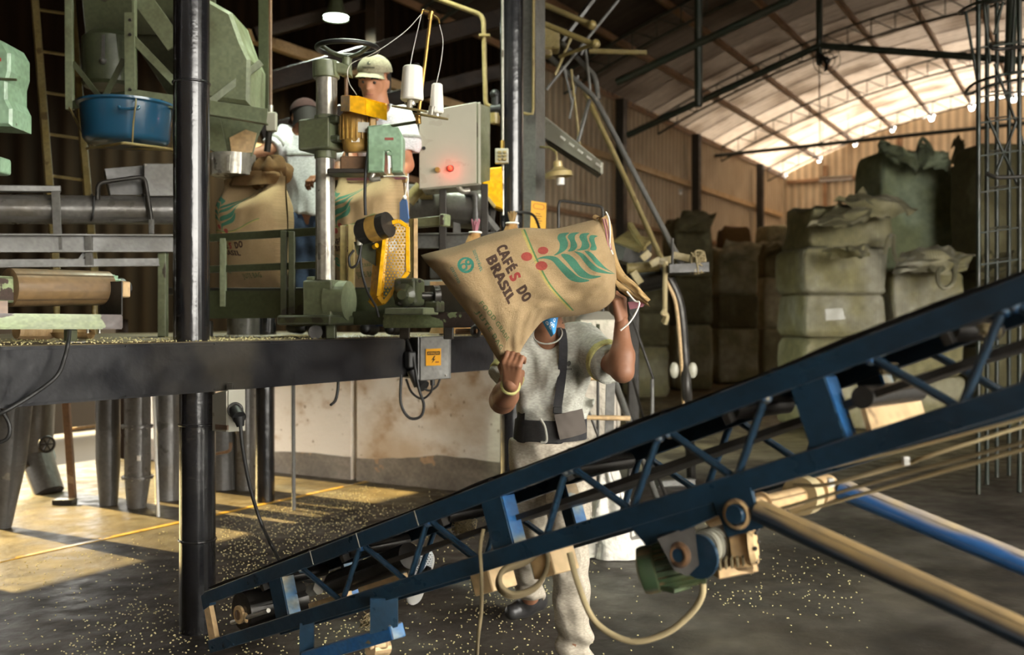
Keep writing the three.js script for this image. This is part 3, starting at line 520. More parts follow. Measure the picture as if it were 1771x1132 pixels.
// ---------- sack conveyor: an upright trough along the edge of the platform, running to the right ----------
const AT = 4.17, tr = (px, py, da = 0) => onA(px, py, AT + da);
{
  const t = T('sack_conveyor', 'dark green slatted sack conveyor with side rails carrying the standing sacks', 'conveyor');
  t.p('top_rail', bar(tr(352, 412), tr(548, 400), 0.012, 0.045), M.greenDark); t.p('middle_rail', bar(tr(352, 466), tr(548, 458), 0.012, 0.04), M.greenDark);
  t.p('side_board', plate([tr(340, 503), tr(545, 502), tr(545, 549), tr(340, 551)], 0.02), M.greenDark);
  t.p('bed', bar(tr(330, 505, 0.3), tr(745, 505, 0.3), 0.5, 0.04), M.rubber);
  for (const [px, y0, y1] of [[386, 412, 530], [491, 399, 549], [505, 400, 549]]) t.p('post', bar(tr(px, y0, -0.01), tr(px, y1, -0.01), 0.03, 0.035, V(1, 0, 0)), px === 386 ? M.green : M.greenDark);
  for (const [px, y0, y1] of [[594, 390, 500], [608, 388, 520]]) t.p('post', bar(tr(px, y0, 0.02), tr(px, y1, 0.02), 0.03, 0.035, V(1, 0, 0)), M.yellowDull);
  t.p('end_post', sect(angleSect(0.05, 0.006), tr(707, 490, 0), tr(707, 378, 0), DC), M.yellowDull);
  t.p('end_post', bar(tr(719, 378, 0), tr(719, 488, 0), 0.012, 0.02, V(1, 0, 0)), M.dustyTan);
  t.p('far_rail', bar(tr(720, 386, 0.5), tr(772, 381, 0.5), 0.05, 0.055), M.green); t.p('far_rail_cap', bar(tr(765, 381, 0.48), tr(774, 381, 0.48), 0.07, 0.07), M.greenChipped);
  t.p('lower_plate', plate([tr(585, 500), tr(700, 497), tr(700, 540), tr(585, 543)], 0.02), M.greenDark);
  t.p('roll_belt', plate([tr(740, 496, 0.15), tr(865, 494, 0.15), tr(865, 546, 0.15), tr(740, 544, 0.15)], 0.3, 0.03), M.rubber);
  t.p('roll_belt_edge', bar(tr(745, 490, -0.02), tr(862, 488, -0.02), 0.02, 0.02), M.dustyTan);
  t.p('base_frame', sect(chanSect(-0.06, 0.07, 0.007), tr(505, 564, -0.1), tr(700, 560, -0.1)), M.greenDark); t.p('base_frame', sect(chanSect(-0.06, 0.075, 0.007), tr(664, 567, -0.16), tr(832, 566, -0.16)), M.greenChipped);
  for (const [px, da] of [[565, -0.05], [700, -0.05], [776, -0.05], [360, 0.1]]) t.p('foot', bar(tr(px, 555, da), tr(px, 560, da).setY(DECK), 0.05, 0.05, V(1, 0, 0)), M.darkSteel);
  t.p('tension_screw', rod(tr(790, 573, -0.17), tr(826, 572, -0.17), 0.014), M.rust); t.p('tension_nut', ring(tr(823, 572, -0.19), DA, 0.022, 0.01, 20, 8), M.darkSteel);
  t.done();
}
// worker's sack and the sack being sewn
{
  const b1 = tr(440, 508, 0.32), w1 = tr(387, 400, 0.32).distanceTo(tr(500, 400, 0.32));
  const t = T('coffee_sack', 'filled burlap coffee sack with a green leaf print, its mouth open below the filling spout', 'sack', 'coffee sacks');
  uprightSack(t, b1.clone().setY(tr(440, 504, 0.32).y + 0.02), w1, tr(440, 318, 0.32).y - tr(440, 504, 0.32).y, 0.34, true, M.sackPrint, 0, 0.06);
  const c = tr(443, 312, 0.32); t.p('mouth', grid(40, 8, (u, v) => { const th = u * 2 * Math.PI, r = mix(1, 0.8, v) * (1 + 0.1 * noise3(Math.cos(th) * 2, Math.sin(th) * 2, v * 3)); return c.clone().addScaledVector(DC, Math.cos(th) * 0.21 * r).addScaledVector(DA, Math.sin(th) * 0.1 * r).addScaledVector(UPV, v * 0.09 - 0.03 + 0.02 * noise3(th, v * 3, 7)); }), M.burlapDark);
  const hc = P(466, 300, 6.12); t.p('mouth_folds', grid(36, 22, (u, v) => { const th = u * 2 * Math.PI, ph = (v - 0.5) * Math.PI, n = 1 + 0.25 * noise3(Math.cos(th) * 2.5 + 4, v * 5, Math.sin(th) * 2.5) + 0.1 * Math.sin(th * 7 + v * 6); return V(hc.x + Math.cos(ph) * Math.cos(th) * 0.125 * n, hc.y + Math.sin(ph) * 0.1 * n, hc.z + Math.cos(ph) * Math.sin(th) * 0.1 * n); }), M.burlapDark); t.done();
  const b2 = tr(640, 508, 0.3), w2 = tr(582, 400, 0.3).distanceTo(tr(703, 400, 0.3));
  const s = T('coffee_sack', 'filled burlap coffee sack with its mouth being stitched shut under the mint sewing head', 'sack', 'coffee sacks');
  uprightSack(s, b2.clone().setY(tr(640, 504, 0.3).y + 0.02), w2, tr(640, 304, 0.3).y - tr(640, 504, 0.3).y, 0.32, false, M.sackPrint, 0, 0.1);
  s.p('sewn_edge', plate([tr(588, 318, 0.3), tr(703, 316, 0.3), tr(703, 299, 0.3), tr(588, 301, 0.3)], 0.018), M.burlap); s.p('pink_stripe', plate([tr(600, 312, 0.27), tr(702, 310, 0.27), tr(702, 306, 0.27), tr(600, 308, 0.27)], 0.006), plain('pink', 0x9a6470, 0.95)); s.p('seam_thread', hose([tr(640, 306, 0.265), tr(700, 305, 0.265), tr(704, 318, 0.26), tr(700, 342, 0.25)], 0.004, 30, 5), M.thread);
  s.done();
  const tg = T('fabric_tag', 'blue fabric tag tied to the seam of the sack under the sewing head', 'tag');
  tg.p('tag', plate([tr(700, 338, 0.24), tr(704, 348, 0.24), tr(708, 385, 0.24), tr(692, 385, 0.24), tr(692, 350, 0.24)], 0.008), plain('tagBlue', 0x5878ab, 0.9)); tg.p('knot', new THREE.SphereGeometry(0.012, 12, 8).translate(...tr(700, 341, 0.235).toArray()), M.white); tg.done();
}
// ---------- sewing machine stand ----------
{
  const t = T('sewing_stand', 'green column stand with a handwheel that carries the sack sewing head', 'machine'), Z = 5.2, q = (px, py, z = 0) => P(px, py, Z + z), m = n => n * Z / F;
  const cy = (x0, x1, y0, y1, mt, nm, z = 0) => t.p(nm, turned([[0, 0], [m((x1 - x0) / 2) - 0.004, 0], [m((x1 - x0) / 2), 0.004], [m((x1 - x0) / 2), m(y1 - y0) - 0.004], [m((x1 - x0) / 2) - 0.004, m(y1 - y0)], [0, m(y1 - y0)]], q((x0 + x1) / 2, y1, z), UPV, 40), mt);
  const tn = -0.42, blk = (x0, y0, x1, y1, d, z, mt, nm, turn = tn) => t.p(nm, wbox(q((x0 + x1) / 2, (y0 + y1) / 2, z), m(x1 - x0), m(y1 - y0), d, 0.012, turn), mt);
  cy(546, 579, 268, 485, M.steel, 'column'); cy(547, 583, 134, 210, M.steel, 'column'); cy(541, 587, 107, 136, M.green, 'top_cap'); cy(544, 584, 200, 214, M.green, 'upper_collar'); cy(544, 582, 258, 275, M.green, 'lower_collar');
  blk(524, 208, 588, 262, 0.15, 0, M.green, 'clamp_block'); blk(568, 200, 590, 214, 0.06, -0.08, M.greenDark, 'clamp_lug'); blk(570, 234, 592, 246, 0.05, -0.08, M.greenDark, 'clamp_lug');
  t.p('crank_bracket', [plate([q(575, 108), q(605, 117), q(607, 131), q(575, 124)], 0.06, 0.006), rod(q(600, 132), q(600, 100), m(9), m(8), 24)], M.green);
  const hub = q(602, 99), hw = t.p('handwheel', ring(q(601, 84), V(0, 1, 0.03).normalize(), m(52), 0.013, 56, 12), M.black);
  for (let k = 0; k < 3; k++) { const an = k * 2.094 + 0.5, e = q(601, 84).add(V(Math.cos(an) * m(50), 0, Math.sin(an) * m(50))); t.p('spoke', hose([hub, mixV(hub, e, 0.5).add(V(0, -0.012, 0)), e], 0.011, 12, 8), M.greenDark, hw); }
  t.p('lead_screw', rod(q(599, 166, 0.02), q(599, 130, 0.02), m(3.6)), M.rust); t.p('lower_screw', rod(q(600, 286, 0), q(600, 262, 0), m(3)), M.steel); t.p('screw_nut', rod(q(600, 291), q(600, 282), m(6), m(6), 6), M.motorTan);
  // foot
  blk(537, 485, 597, 548, 0.2, 0.02, M.green, 'foot_block'); t.p('foot_hump', rod(q(575, 520, -0.02).addScaledVector(DC, -0.02), q(596, 520, -0.02).addScaledVector(DC, 0.03), m(34), m(34), 32), M.green);
  blk(500, 545, 610, 562, 0.32, 0.02, M.greenDark, 'foot_plate'); blk(532, 478, 548, 486, 0.04, 0, M.green, 'foot_lug'); t.p('caster', turned([[0, -0.02], [m(12), -0.02], [m(12), 0.02], [0, 0.02]], q(545, 574), V(0.3, 0, 1).normalize(), 24), M.darkSteel);
  t.p('stand_leg', bar(q(573, 558, -0.05), q(573, 560, -0.05).setY(DECK), 0.05, 0.05, V(1, 0, 0)), M.greenDark);
  t.done();
}
function mixV(a, b, t) { return a.clone().lerp(b, t); }
// sewing head with its motor and belt guard
{
  const t = T('sack_sewing_machine', 'mint green sack sewing head driven by a finned tan motor under a yellow belt guard', 'sewing machine'), Z = 5.1, q = (px, py, z = 0) => P(px, py, Z + z), m = n => n * Z / F;
  // motor: finned barrel standing upright
  t.p('motor', turned([[0, 0], [m(21), 0], [m(24), 0.012], [m(25), 0.03], [m(25), 0.045], [m(26), 0.05], [m(26), m(64)], [m(20), m(70)], [0, m(70)]], q(618, 263, 0.05), V(-0.03, 1, 0.12).normalize(), 40), M.motorTan);
  for (let i = 0; i < 22; i++) { const an = i / 22 * 2 * Math.PI, o = V(Math.cos(an), 0, Math.sin(an)), c = q(618, 226, 0.05).addScaledVector(o, m(28)); t.p('fin', bar(c.clone().add(V(0, -m(19), 0)), c.clone().add(V(0, m(22), 0)), 0.008, 0.03, o), M.motorTan); }
  t.p('name_plate', wbox(q(630, 220, -0.035), m(24), m(18), 0.006, 0.002, 0.25), M.cabinet); t.p('cover_label', wbox(q(615, 242, -0.03), m(14), m(7), 0.004, 0.001), M.white);
  t.p('terminal_box', wbox(q(644, 218, -0.01), m(12), m(30), 0.06, 0.006, 0.3), M.motorTan);
  // belt guard: a yellow box with a chamfered nose
  const G0 = [[591, 164], [608, 162], [640, 169], [669, 190], [669, 212], [652, 217], [640, 200], [617, 191], [591, 188]];
  const lid = [[591, 0], [606, -0.13], [632, -0.13], [668, 0.02], [668, 0.2], [620, 0.24], [591, 0.16]].map(v => q(v[0], 166, v[1])), drop = m(26);
  const tilt = p => p.clone().add(V(0, -Math.max(0, (p.x - q(620, 0).x)) * 0.34, 0));
  const gp = t.p('belt_guard', [plate(lid.map(tilt).map(p => p.clone()), 0.008), ...lid.map((p, i) => { const r = lid[(i + 1) % lid.length]; return plate([tilt(p), tilt(r), tilt(r).add(V(0, -drop, 0)), tilt(p).add(V(0, -drop, 0))], 0.008); })], M.yellow);
  t.p('guard_bolt', turned([[0, 0.006], [0.008, 0.004], [0.008, 0]], q(598, 176, -0.02), V(0, 0, 1), 8), M.yellow, gp);
  // head casting: arm above an opening, like a square arch
  const ar = [[641, 224], [676, 220], [689, 226], [696, 240], [696, 298], [682, 298], [680, 266], [676, 262], [666, 264], [664, 298], [641, 298]];
  t.p('casting', plate(ar.map(v => q(v[0], v[1], -0.02)), 0.11, 0.008), M.mint);
  t.p('needle_bar', rod(q(673, 300, -0.08), q(671, 262, -0.08), m(2)), M.white); t.p('presser', wbox(q(673, 266, -0.08), m(8), m(6), 0.02, 0.004), M.mint);
  t.p('emblem', wbox(q(673, 240, -0.083), m(15), m(4.5), 0.003, 0.001), plain('emblemRed', 0x8d4b41, 0.5));
  t.p('base_plate', wbox(q(615, 299, 0.02), m(90), m(8), 0.16, 0.006), M.darkSteel); t.p('looper_box', wbox(q(618, 284, 0.06), m(56), m(24), 0.1, 0.01), M.rust); t.p('grip', hose([q(646, 300, -0.06), q(642, 310, -0.07), q(658, 309, -0.07)], 0.012, 16, 8), M.steel);
  t.p('support_arm', wbox(q(590, 240, 0.12), m(60), m(30), 0.06, 0.01), M.greenDark);
  t.p('rear_post', rod(q(640, 298, 0.0), q(643, 225, 0.0), m(4)), M.yellowDull);
  t.p('power_cord', hose([q(642, 222, -0.05), q(638, 250, -0.06), q(633, 290, -0.06), q(631, 330, -0.05), q(632, 372, -0.03)], 0.008, 32, 7), M.cable);
  t.done();
}
// thread stand
{
  const t = T('thread_stand', 'thin brass coloured thread stand with hooks and two round cone plates', 'stand'), Z = 4.95, q = (px, py, z = 0) => P(px, py, Z + z), m = n => n * Z / F;
  t.p('rod', rod(q(724, 198), q(746, 20, 0.03), 0.0085), M.brass);
  t.p('hook', bent([q(746, 22, 0.03), q(731, 17, 0.03), q(729, 24, 0.03)], 0.005), M.brass); t.p('hook', bent([q(746, 24, 0.03), q(758, 32, 0.0), q(760, 40, 0.0)], 0.005), M.brass); t.p('clamp', rod(q(744, 33, 0.03), q(746, 20, 0.03), 0.013), M.brass);
  for (const [px, py, R, n] of [[708, 188, 31, 0], [745, 201, 31, 1]]) { const c = q(px, py, n * -0.02), up = V(0.16, 1, 0.18).normalize(), d = t.p('cone_plate', [ring(c, up, m(R - 2), 0.006, 40, 6), ring(c, up, m(9), 0.006, 24, 6), ...[0, 1, 2, 3, 4].map(k => { const [x, y, z] = frameOf(up), an = k * 1.257, v = x.clone().multiplyScalar(Math.cos(an)).addScaledVector(z, Math.sin(an)); return bar(c.clone().addScaledVector(v, m(8)), c.clone().addScaledVector(v, m(R - 2)), 0.006, 0.02, up.clone().cross(v)); })], M.yellowDull); t.p('peg', rod(c, c.clone().addScaledVector(up, 0.05), 0.016), M.steel, d); }
  t.p('arm', rod(q(650, 222, 0.12), q(724, 210), 0.008), M.greenDark); t.p('socket', rod(q(724, 214), q(723, 196), 0.014), M.brass); t.done();
  const cone = (px, y0, y1, r0, r1, label, hat) => { const s = T('thread_cone', label, 'thread', 'thread cones'), h = m(y1 - y0); s.p('thread', turned([[0, 0], [m(r0) - 0.006, 0], [m(r0), 0.008], [m(r1), h - 0.006], [m(r1) - 0.006, h], [0, h]], q(px, y1), V(0.02, 1, 0).normalize(), 36), M.thread); s.p('core', rod(q(px, y1 + 0), q(px + 0.5, y1 + 8), m(6)), M.steel); if (hat) s.p('core_tip', rod(q(px + 8, y0 + 2), q(px + 8, y0 - 5), m(7), m(5)), M.black); s.done(); };
  cone(712.5, 115, 174, 20, 17, 'large cone of white thread on the left plate of the thread stand', true); cone(755, 145, 196, 12.5, 9.5, 'small cone of white thread on the right plate of the thread stand', false);
  for (const [pts, l] of [[[[712, 176], [700, 175], [712, 100], [729, 24]], 'white thread rising from the large cone to the stand hook'], [[[755, 144], [763, 105], [766, 70], [760, 42]], 'white thread rising from the small cone to the stand hook'], [[[729, 24], [700, 55], [650, 90], [606, 112], [603, 140], [617, 164]], 'white thread running from the stand to the belt guard']]) one('thread', hose(pts.map(v => q(v[0], v[1], v[0] > 640 ? 0.01 : 0.1)), 0.0017, 40, 5), M.thread, l, 'thread');
}
// ---------- drive of the sack conveyor: motor, yellow mesh guard, gearbox ----------
{
  const t = T('drive_guard', 'yellow belt guard with a honeycomb mesh face on the sack conveyor', 'guard'), Z = 4.85, q = (px, py, z = 0) => P(px, py, Z + z);
  const o = [[654, 384], [678, 380], [705, 384], [706, 466], [662, 526], [636, 520]], oF = [[668, 388], [690, 382], [705, 392], [706, 470], [664, 524], [655, 512]];
  const back = o.map(v => q(v[0] - 6, v[1], 0.1)), front = oF.map(v => q(v[0], v[1], -0.03));
  t.p('shell', [plate([q(654, 384, 0.08), q(672, 387, -0.02), q(660, 517, -0.02), q(637, 520, 0.08)], 0.01, 0.002), plate([q(654, 384, 0.08), q(680, 379, 0.08), q(692, 382, -0.02), q(672, 387, -0.02)], 0.008), plate([q(637, 520, 0.08), q(660, 516, -0.02), q(665, 526, -0.02), q(655, 527, 0.08)], 0.008)], M.yellow);
  const rim = t.p('rim', [0, 1, 2, 3, 4, 5].map(i => bar(front[i], front[(i + 1) % 6], 0.02, 0.022, V(0, 0, 1))), M.yellow);
  // mesh: bars of a honeycomb inside the rim
  const inside = (x, y) => { let c = false; for (let i = 0, j = 5; i < 6; j = i++) { const [xi, yi] = oF[i], [xj, yj] = oF[j]; if ((yi > y) !== (yj > y) && x < (xj - xi) * (y - yi) / (yj - yi) + xi) c = !c; } return c; };
  const bars = [], s = 3.4; for (let j = 0; j < 34; j++) for (let i = 0; i < 12; i++) { const cx = 650 + i * s * 1.732 + (j % 2) * s * 0.866, cy = 378 + j * s * 1.5; for (const an of [Math.PI / 6, Math.PI / 2 + Math.PI / 3, -Math.PI / 2]) { const e = k => [cx + s * Math.cos(an + k), cy + s * Math.sin(an + k)], A = e(-Math.PI / 6), C = e(Math.PI / 6); if (inside(...A) && inside(...C)) bars.push(rod(q(A[0], A[1], -0.03), q(C[0], C[1], -0.03), 0.0022, 0.0022, 4, true)); } }
  const me = t.p('mesh', bars, M.yellow); me.userData.kind = 'stuff';
  t.p('latch', rod(q(647, 427, 0.0), q(652, 424, -0.02), 0.012), M.yellow); t.p('tag', plate([q(672, 420, -0.005), q(685, 413, -0.005), q(688, 430, -0.005), q(674, 436, -0.005)], 0.003), M.white);
  t.done();
  const d = T('drive_motor', 'small tan electric motor with a junction box behind the yellow mesh guard', 'motor');
  d.p('body', turned([[0, 0], [0.05, 0], [0.062, 0.015], [0.062, 0.17], [0, 0.17]], q(622, 402, 0.0), V(1, 0.22, 0.5).normalize(), 28), M.darkSteel); d.p('band', turned([[0.064, 0.07], [0.064, 0.13]], q(622, 402, 0.0), V(1, 0.22, 0.5).normalize(), 28), M.motorTan);
  d.p('bracket', plate([q(612, 418, 0.05), q(650, 420, 0.05), q(650, 460, 0.05), q(618, 440, 0.05)], 0.012), M.greenDark); d.p('gland', rod(q(622, 424, -0.02), q(622, 412, -0.02), 0.014), M.cabinet);
  d.p('cord', hose([q(623, 414, -0.02), q(624, 430, -0.03), q(618, 455, -0.04), q(607, 462, -0.03), q(604, 445, -0.02), q(612, 432, -0.02)], 0.006, 40, 6), M.cable); d.p('cord', hose([q(622, 430, -0.02), q(626, 470, -0.02), q(636, 505, -0.04), q(650, 530, -0.06), q(655, 548, -0.05)], 0.007, 40, 6), M.cable); d.done();
  const g = T('gearbox', 'dark green gearbox with a shaft coupling right of the yellow mesh guard', 'gearbox'), G2 = (px, py, z = 0) => P(px, py, 4.8 + z), m = n => n * 4.8 / F;
  g.p('case', wbox(G2(708, 505), m(44), m(48), 0.11, 0.02, -0.4), M.greenDark); g.p('flange', turned([[0, 0], [0.05, 0], [0.055, 0.01], [0.03, 0.03], [0.022, 0.05], [0, 0.05]], G2(700, 510, -0.06), V(-0.2, 0, 1).normalize(), 28), M.greenDark); g.p('foot', wbox(G2(712, 538), m(76), m(12), 0.16, 0.006, -0.4), M.green);
  g.p('shaft', rod(G2(728, 511, 0), G2(752, 511, 0.03), 0.018), M.darkSteel); g.p('coupling', turned([[0, 0], [0.05, 0], [0.05, 0.03], [0, 0.03]], G2(748, 511, 0.03), V(1, 0, -0.4).normalize(), 28), M.darkSteel); g.p('pillow_block', wbox(G2(752, 530, 0.03), m(26), m(20), 0.08, 0.01, -0.4), M.greenDark);
  for (const [px, py] of [[690, 488], [726, 486], [692, 524]]) g.p('bolt', turned([[0, 0.008], [0.009, 0.006], [0.009, 0]], G2(px, py, -0.07), V(0, 0, 1), 6), M.darkSteel); g.done();
}
// ---------- grey control cabinet and the machines behind it ----------
{
  const t = T('control_cabinet', 'grey steel control cabinet with a glowing red button, on a thin stand', 'cabinet'), Z = 6.2, q = (px, py, z = 0) => P(px, py, Z + z), m = n => n * Z / F;
  const front = [q(726, 195), q(823, 177), q(823, 316), q(726, 325)];
  t.p('case', plate(front.map(p => p.clone().add(V(0.02, 0, -0.16))), 0.26, 0.008), M.cabinet); const d = t.p('door', plate(front.map((p, i) => p.clone().add(V(0, 0, -0.02))), 0.03, 0.004), M.cabinet);
  t.p('side_panel', plate([q(824, 178, 0.02), q(845, 186, 0.3), q(845, 312, 0.3), q(824, 317, 0.02)], 0.02), M.green);
  t.p('lock', rod(q(733, 256, -0.02), q(733, 256, 0.02), m(3.2)), M.black, d); t.p('switch', turned([[0, 0.03], [m(4), 0.03], [m(5), 0], [0, 0]], q(757, 294, 0.0), V(0, 0, 1), 20), M.brass, d);
  t.p('button_ring', ring(q(779, 291, -0.015), V(0, 0, 1), m(5), 0.004, 24, 8), M.darkSteel, d);
  t.p('red_lamp', turned([[0, 0.03], [m(3.5), 0.024], [m(4.5), 0], [0, 0]], q(779, 291, -0.005), V(0, 0, 1), 20), mat('redLamp', { color: 0xff5540, emissive: 0xff2414, emissiveIntensity: 3 }), d, 'glowing red push button');
  for (const px of [766, 838]) t.p('leg', bar(q(px, 318, 0.1), q(px, 322, 0.1).setY(DECK), 0.035, 0.045, V(1, 0, 0)), M.darkSteel);
  t.p('cable_gland', hose([q(792, 322, 0.05), q(800, 330, 0.05), q(812, 330, 0.06)], 0.02, 16, 8), M.steel); t.done();
  const l = new THREE.PointLight(0xff2414, 0.02, 0, 2); l.name = 'red_button_light'; l.position.copy(q(779, 291, -0.06)); l.castShadow = true; scene.add(l);
  const k = T('trough_conveyor', 'grey half-round trough conveyor on a grey frame behind the control cabinet', 'conveyor'), K = (px, py, z = 0) => P(px, py, 6.9 + z);
  k.p('trough', rod(K(690, 352), K(846, 362, -0.2), 0.14, 0.14, 28), M.ductGrey); k.p('frame_rail', sect(chanSect(0.05, 0.1, 0.008), K(715, 430, -0.2), K(872, 428, -0.35)), M.grey); k.p('frame_leg', bar(K(790, 345, -0.2), K(790, 345, -0.2).setY(DECK), 0.04, 0.05, V(1, 0, 0)), M.grey);
  k.p('frame_leg', bar(K(765, 330, -0.25), K(765, 330, -0.25).setY(DECK), 0.04, 0.04, V(1, 0, 0)), M.greyDark); k.p('elbow', bent([K(804, 332, -0.3), K(822, 334, -0.3), K(824, 400, -0.3)], 0.025, 12), M.greyDark); k.p('brace', bar(K(838, 368, -0.35), K(862, 398, -0.35), 0.01, 0.03), M.grey); k.p('lower_rail', bar(K(745, 470, -0.3), K(872, 468, -0.4), 0.05, 0.09), M.greyDark); k.done();
  const y = T('yellow_chute', 'bright yellow sheet-metal guard beside the tall black column', 'guard'), Y = (px, py, z = 0) => P(px, py, 6.7 + z);
  y.p('shell', plate([Y(838, 297), Y(866, 294), Y(868, 362), Y(856, 358), Y(838, 336)], 0.16, 0.01), M.yellow); y.p('edge', bar(Y(838, 335, -0.09), Y(856, 358, -0.09), 0.02, 0.02), M.yellowDull); y.p('bracket', bar(Y(852, 356), Y(852, 400).setY(DECK), 0.03, 0.03, V(1, 0, 0)), M.darkSteel); y.done();
  const z = T('yellow_tube', 'pale yellow pipe stubs left of the cabinet stand', 'pipe'); z.p('pipe', rod(Y(706, 348, -0.1), Y(728, 322, -0.1), 0.045, 0.04), M.yellowDull); z.p('pipe', rod(Y(726, 332, -0.05), Y(748, 332, -0.05), 0.05, 0.05), M.yellowDull); z.p('bracket', bar(Y(720, 335, -0.05), Y(720, 350, -0.05), 0.03, 0.03), M.darkSteel); z.done();
}

// ---------- blue lattice conveyor in the foreground ----------
const longRod = (p, q, r) => { const L = p.distanceTo(q), [x, y, z] = frameOf(q.clone().sub(p)); return lay(new THREE.CylinderGeometry(r, r, L, 36, 90), p.clone().add(q).multiplyScalar(0.5), x, y, z); };
{
  const A = P(352, 1024, 4.12), E = P(1771, 475, 1.91), d = E.clone().sub(A).normalize(), W = V().crossVectors(UPV, d).normalize(); if (W.z > 0) W.negate();
  const N = V().crossVectors(d, W).normalize(); if (N.y > 0) N.negate();   // square to the chords, downwards
  const LEN = A.distanceTo(E), HT = 0.243, CH = 0.052, WD = 0.33, S1 = LEN + 0.75;
  const q = (s, v, w = 0) => A.clone().addScaledVector(d, s).addScaledVector(N, v).addScaledVector(W, w);
  const pxOf = p => CX - F * p.x / p.z, sOf = (px, v, w = 0) => { let a = -0.5, b = LEN + 1.2; for (let i = 0; i < 40; i++) { const m = (a + b) / 2; pxOf(q(m, v, w)) < px ? a = m : b = m; } return (a + b) / 2; };
  const t = T('bag_conveyor', 'inclined blue lattice belt conveyor standing between the viewer and the worker', 'conveyor');
  const chord = (v, w, side, m) => sect([[0, 0], [CH, 0], [CH, side * 0.006], [0.006, side * 0.006], [0.006, side * 0.03], [0, side * 0.03]], q(-0.005, v, w), q(S1, v, w), W);
  // chords: flat bars with rounded edges
  for (const [v, w] of [[CH / 2, 0], [HT - CH / 2, 0], [CH / 2, WD], [HT - CH / 2, WD]]) t.p('chord', bar(q(v < 0.1 ? 0.03 : -0.01, v, w), q(S1, v, w), 0.03, CH, N), M.blue);
  // end plates at the tail
  for (const w of [0, WD]) { t.p('tail_plate', plate([q(0.0, 0.012, w), q(0.06, 0, w), q(0.06, 0.06, w), q(0.0, 0.07, w)], 0.028), M.blue); t.p('tail_web', plate([q(0, 0.06, w), q(0.045, 0.05, w), q(0.05, HT, w), q(-0.005, HT, w)], 0.02), M.dustyTan); }
  // upright channels
  for (const px of [483, 861, 1415]) for (const w of [0, WD]) {
    const s = sOf(px, HT / 2, 0), wd = 0.042;
    t.p('upright', plate([q(s - wd, CH - 0.01, w), q(s + wd, CH - 0.01, w), q(s + wd, HT - CH + 0.01, w), q(s - wd, HT - CH + 0.01, w)], 0.01), M.blue);
    t.p('upright_flange', plate([q(s + wd, CH, w), q(s + wd, HT - CH, w), q(s + wd, HT - CH, w + (w ? -1 : 1) * 0.05), q(s + wd, CH, w + (w ? -1 : 1) * 0.05)], 0.008), M.blueLitDusty);
  }
  // round lattice bars
  const zig = [[522, 589], [625, 592], [628, 701], [740, 708], [744, 824], [980, 944], [990, 1089], [1141, 1093], [1158, 1267], [1326, 1274], [1507, 1654], [1739, 1662], [1757, 1900]];
  for (const [u, l] of zig) { const a = q(sOf(u, CH), CH - 0.008), b = q(sOf(l, HT - CH), HT - CH + 0.008); t.p('lattice_bar', rod(a, b, 0.0098, 0.0098, 12), M.blue); t.p('lattice_bar', rod(a.clone().addScaledVector(W, WD), b.clone().addScaledVector(W, WD), 0.0098, 0.0098, 12), M.blue); }
  for (const [u] of zig) t.p('weld', new THREE.SphereGeometry(0.014, 10, 8).translate(...q(sOf(u, CH), CH - 0.002).toArray()), M.blueLitDusty);
  // belts: carrying run with a slightly wavy edge and sagging return run
  const belt = (v0, s0, s1, sag, over) => grid(120, 8, (u, x) => { const s = mix(s0, s1, u), k = x * 2 - 1; return q(s, v0 + 0.018 * (1 - k * k) * (sag ? 0.3 : 1) + 0.005 * noise3(s * 5, k, 4) * Math.abs(k) + sag * Math.sin(u * Math.PI * 5), WD / 2 + k * (WD / 2 + over)); });
  t.p('belt', belt(-0.008, 0.06, S1, 0, 0.012), M.rubber); t.p('return_belt', belt(0.118, 0.2, S1, 0.006, -0.04), M.rubber); t.p('return_belt_edge', bar(q(sOf(640, 0.12), 0.122, 0.035), q(S1, 0.118, 0.035), 0.006, 0.016, N), M.rubber);
  for (let k = 0; k < 10; k++) t.p('belt_fastener', new THREE.SphereGeometry(0.011, 8, 6).translate(...q(0.5 + k * 0.33, 0.002, 0.0).toArray()), M.rubber);
  // idlers
  for (const s of [0.45, 1.0, 1.55, 2.1, 2.65, 3.2]) { t.p('idler', rod(q(s, 0.045, 0.03), q(s, 0.045, WD - 0.03), 0.024, 0.024, 20), M.darkSteel); t.p('idler_bracket', bar(q(s, 0.045, 0.015), q(s, 0.075, 0.02), 0.02, 0.03, W), M.darkSteel); }
  const sr = sOf(1490, 0.14); t.p('return_roller', rod(q(sr, 0.118, 0.02), q(sr, 0.118, WD - 0.02), 0.025, 0.025, 28), M.rubber);
  t.p('cross_plate', plate([q(sr - 0.005, 0.142, 0.016), q(sr - 0.005, 0.142, WD - 0.02), q(sr - 0.01, HT - 0.03, WD - 0.02), q(sr - 0.01, HT - 0.03, 0.016)], 0.012), M.dustyTan);
  // tail pulley and its bearings
  const sp = sOf(404, 0.13); t.p('tail_pulley', rod(q(0.22, 0.12, 0.03), q(0.22, 0.12, WD - 0.03), 0.075, 0.075, 36), M.darkSteel);
  t.p('pulley_shell', rod(q(sOf(540, 0.14), 0.13, 0.1), q(sOf(668, 0.12), 0.12, 0.1), 0.045, 0.045, 28), M.darkSteel); t.p('take_up_screw', rod(q(0.13, 0.15, 0.03), q(0.42, 0.15, 0.03), 0.009), M.steel);
  t.p('bearing', [turned([[0, 0], [0.018, 0], [0.03, 0.006], [0.036, 0.02], [0.036, 0.03], [0, 0.03]], q(sp, 0.13, 0.05), W.clone().negate(), 28), wbox(q(sp + 0.04, 0.15, 0.06), 0.08, 0.04, 0.03, 0.01, 0.75)], M.woodPale); t.p('bearing_core', turned([[0, 0.033], [0.02, 0.032], [0.022, 0.02]], q(sp, 0.13, 0.048), W.clone().negate(), 20), M.rust);
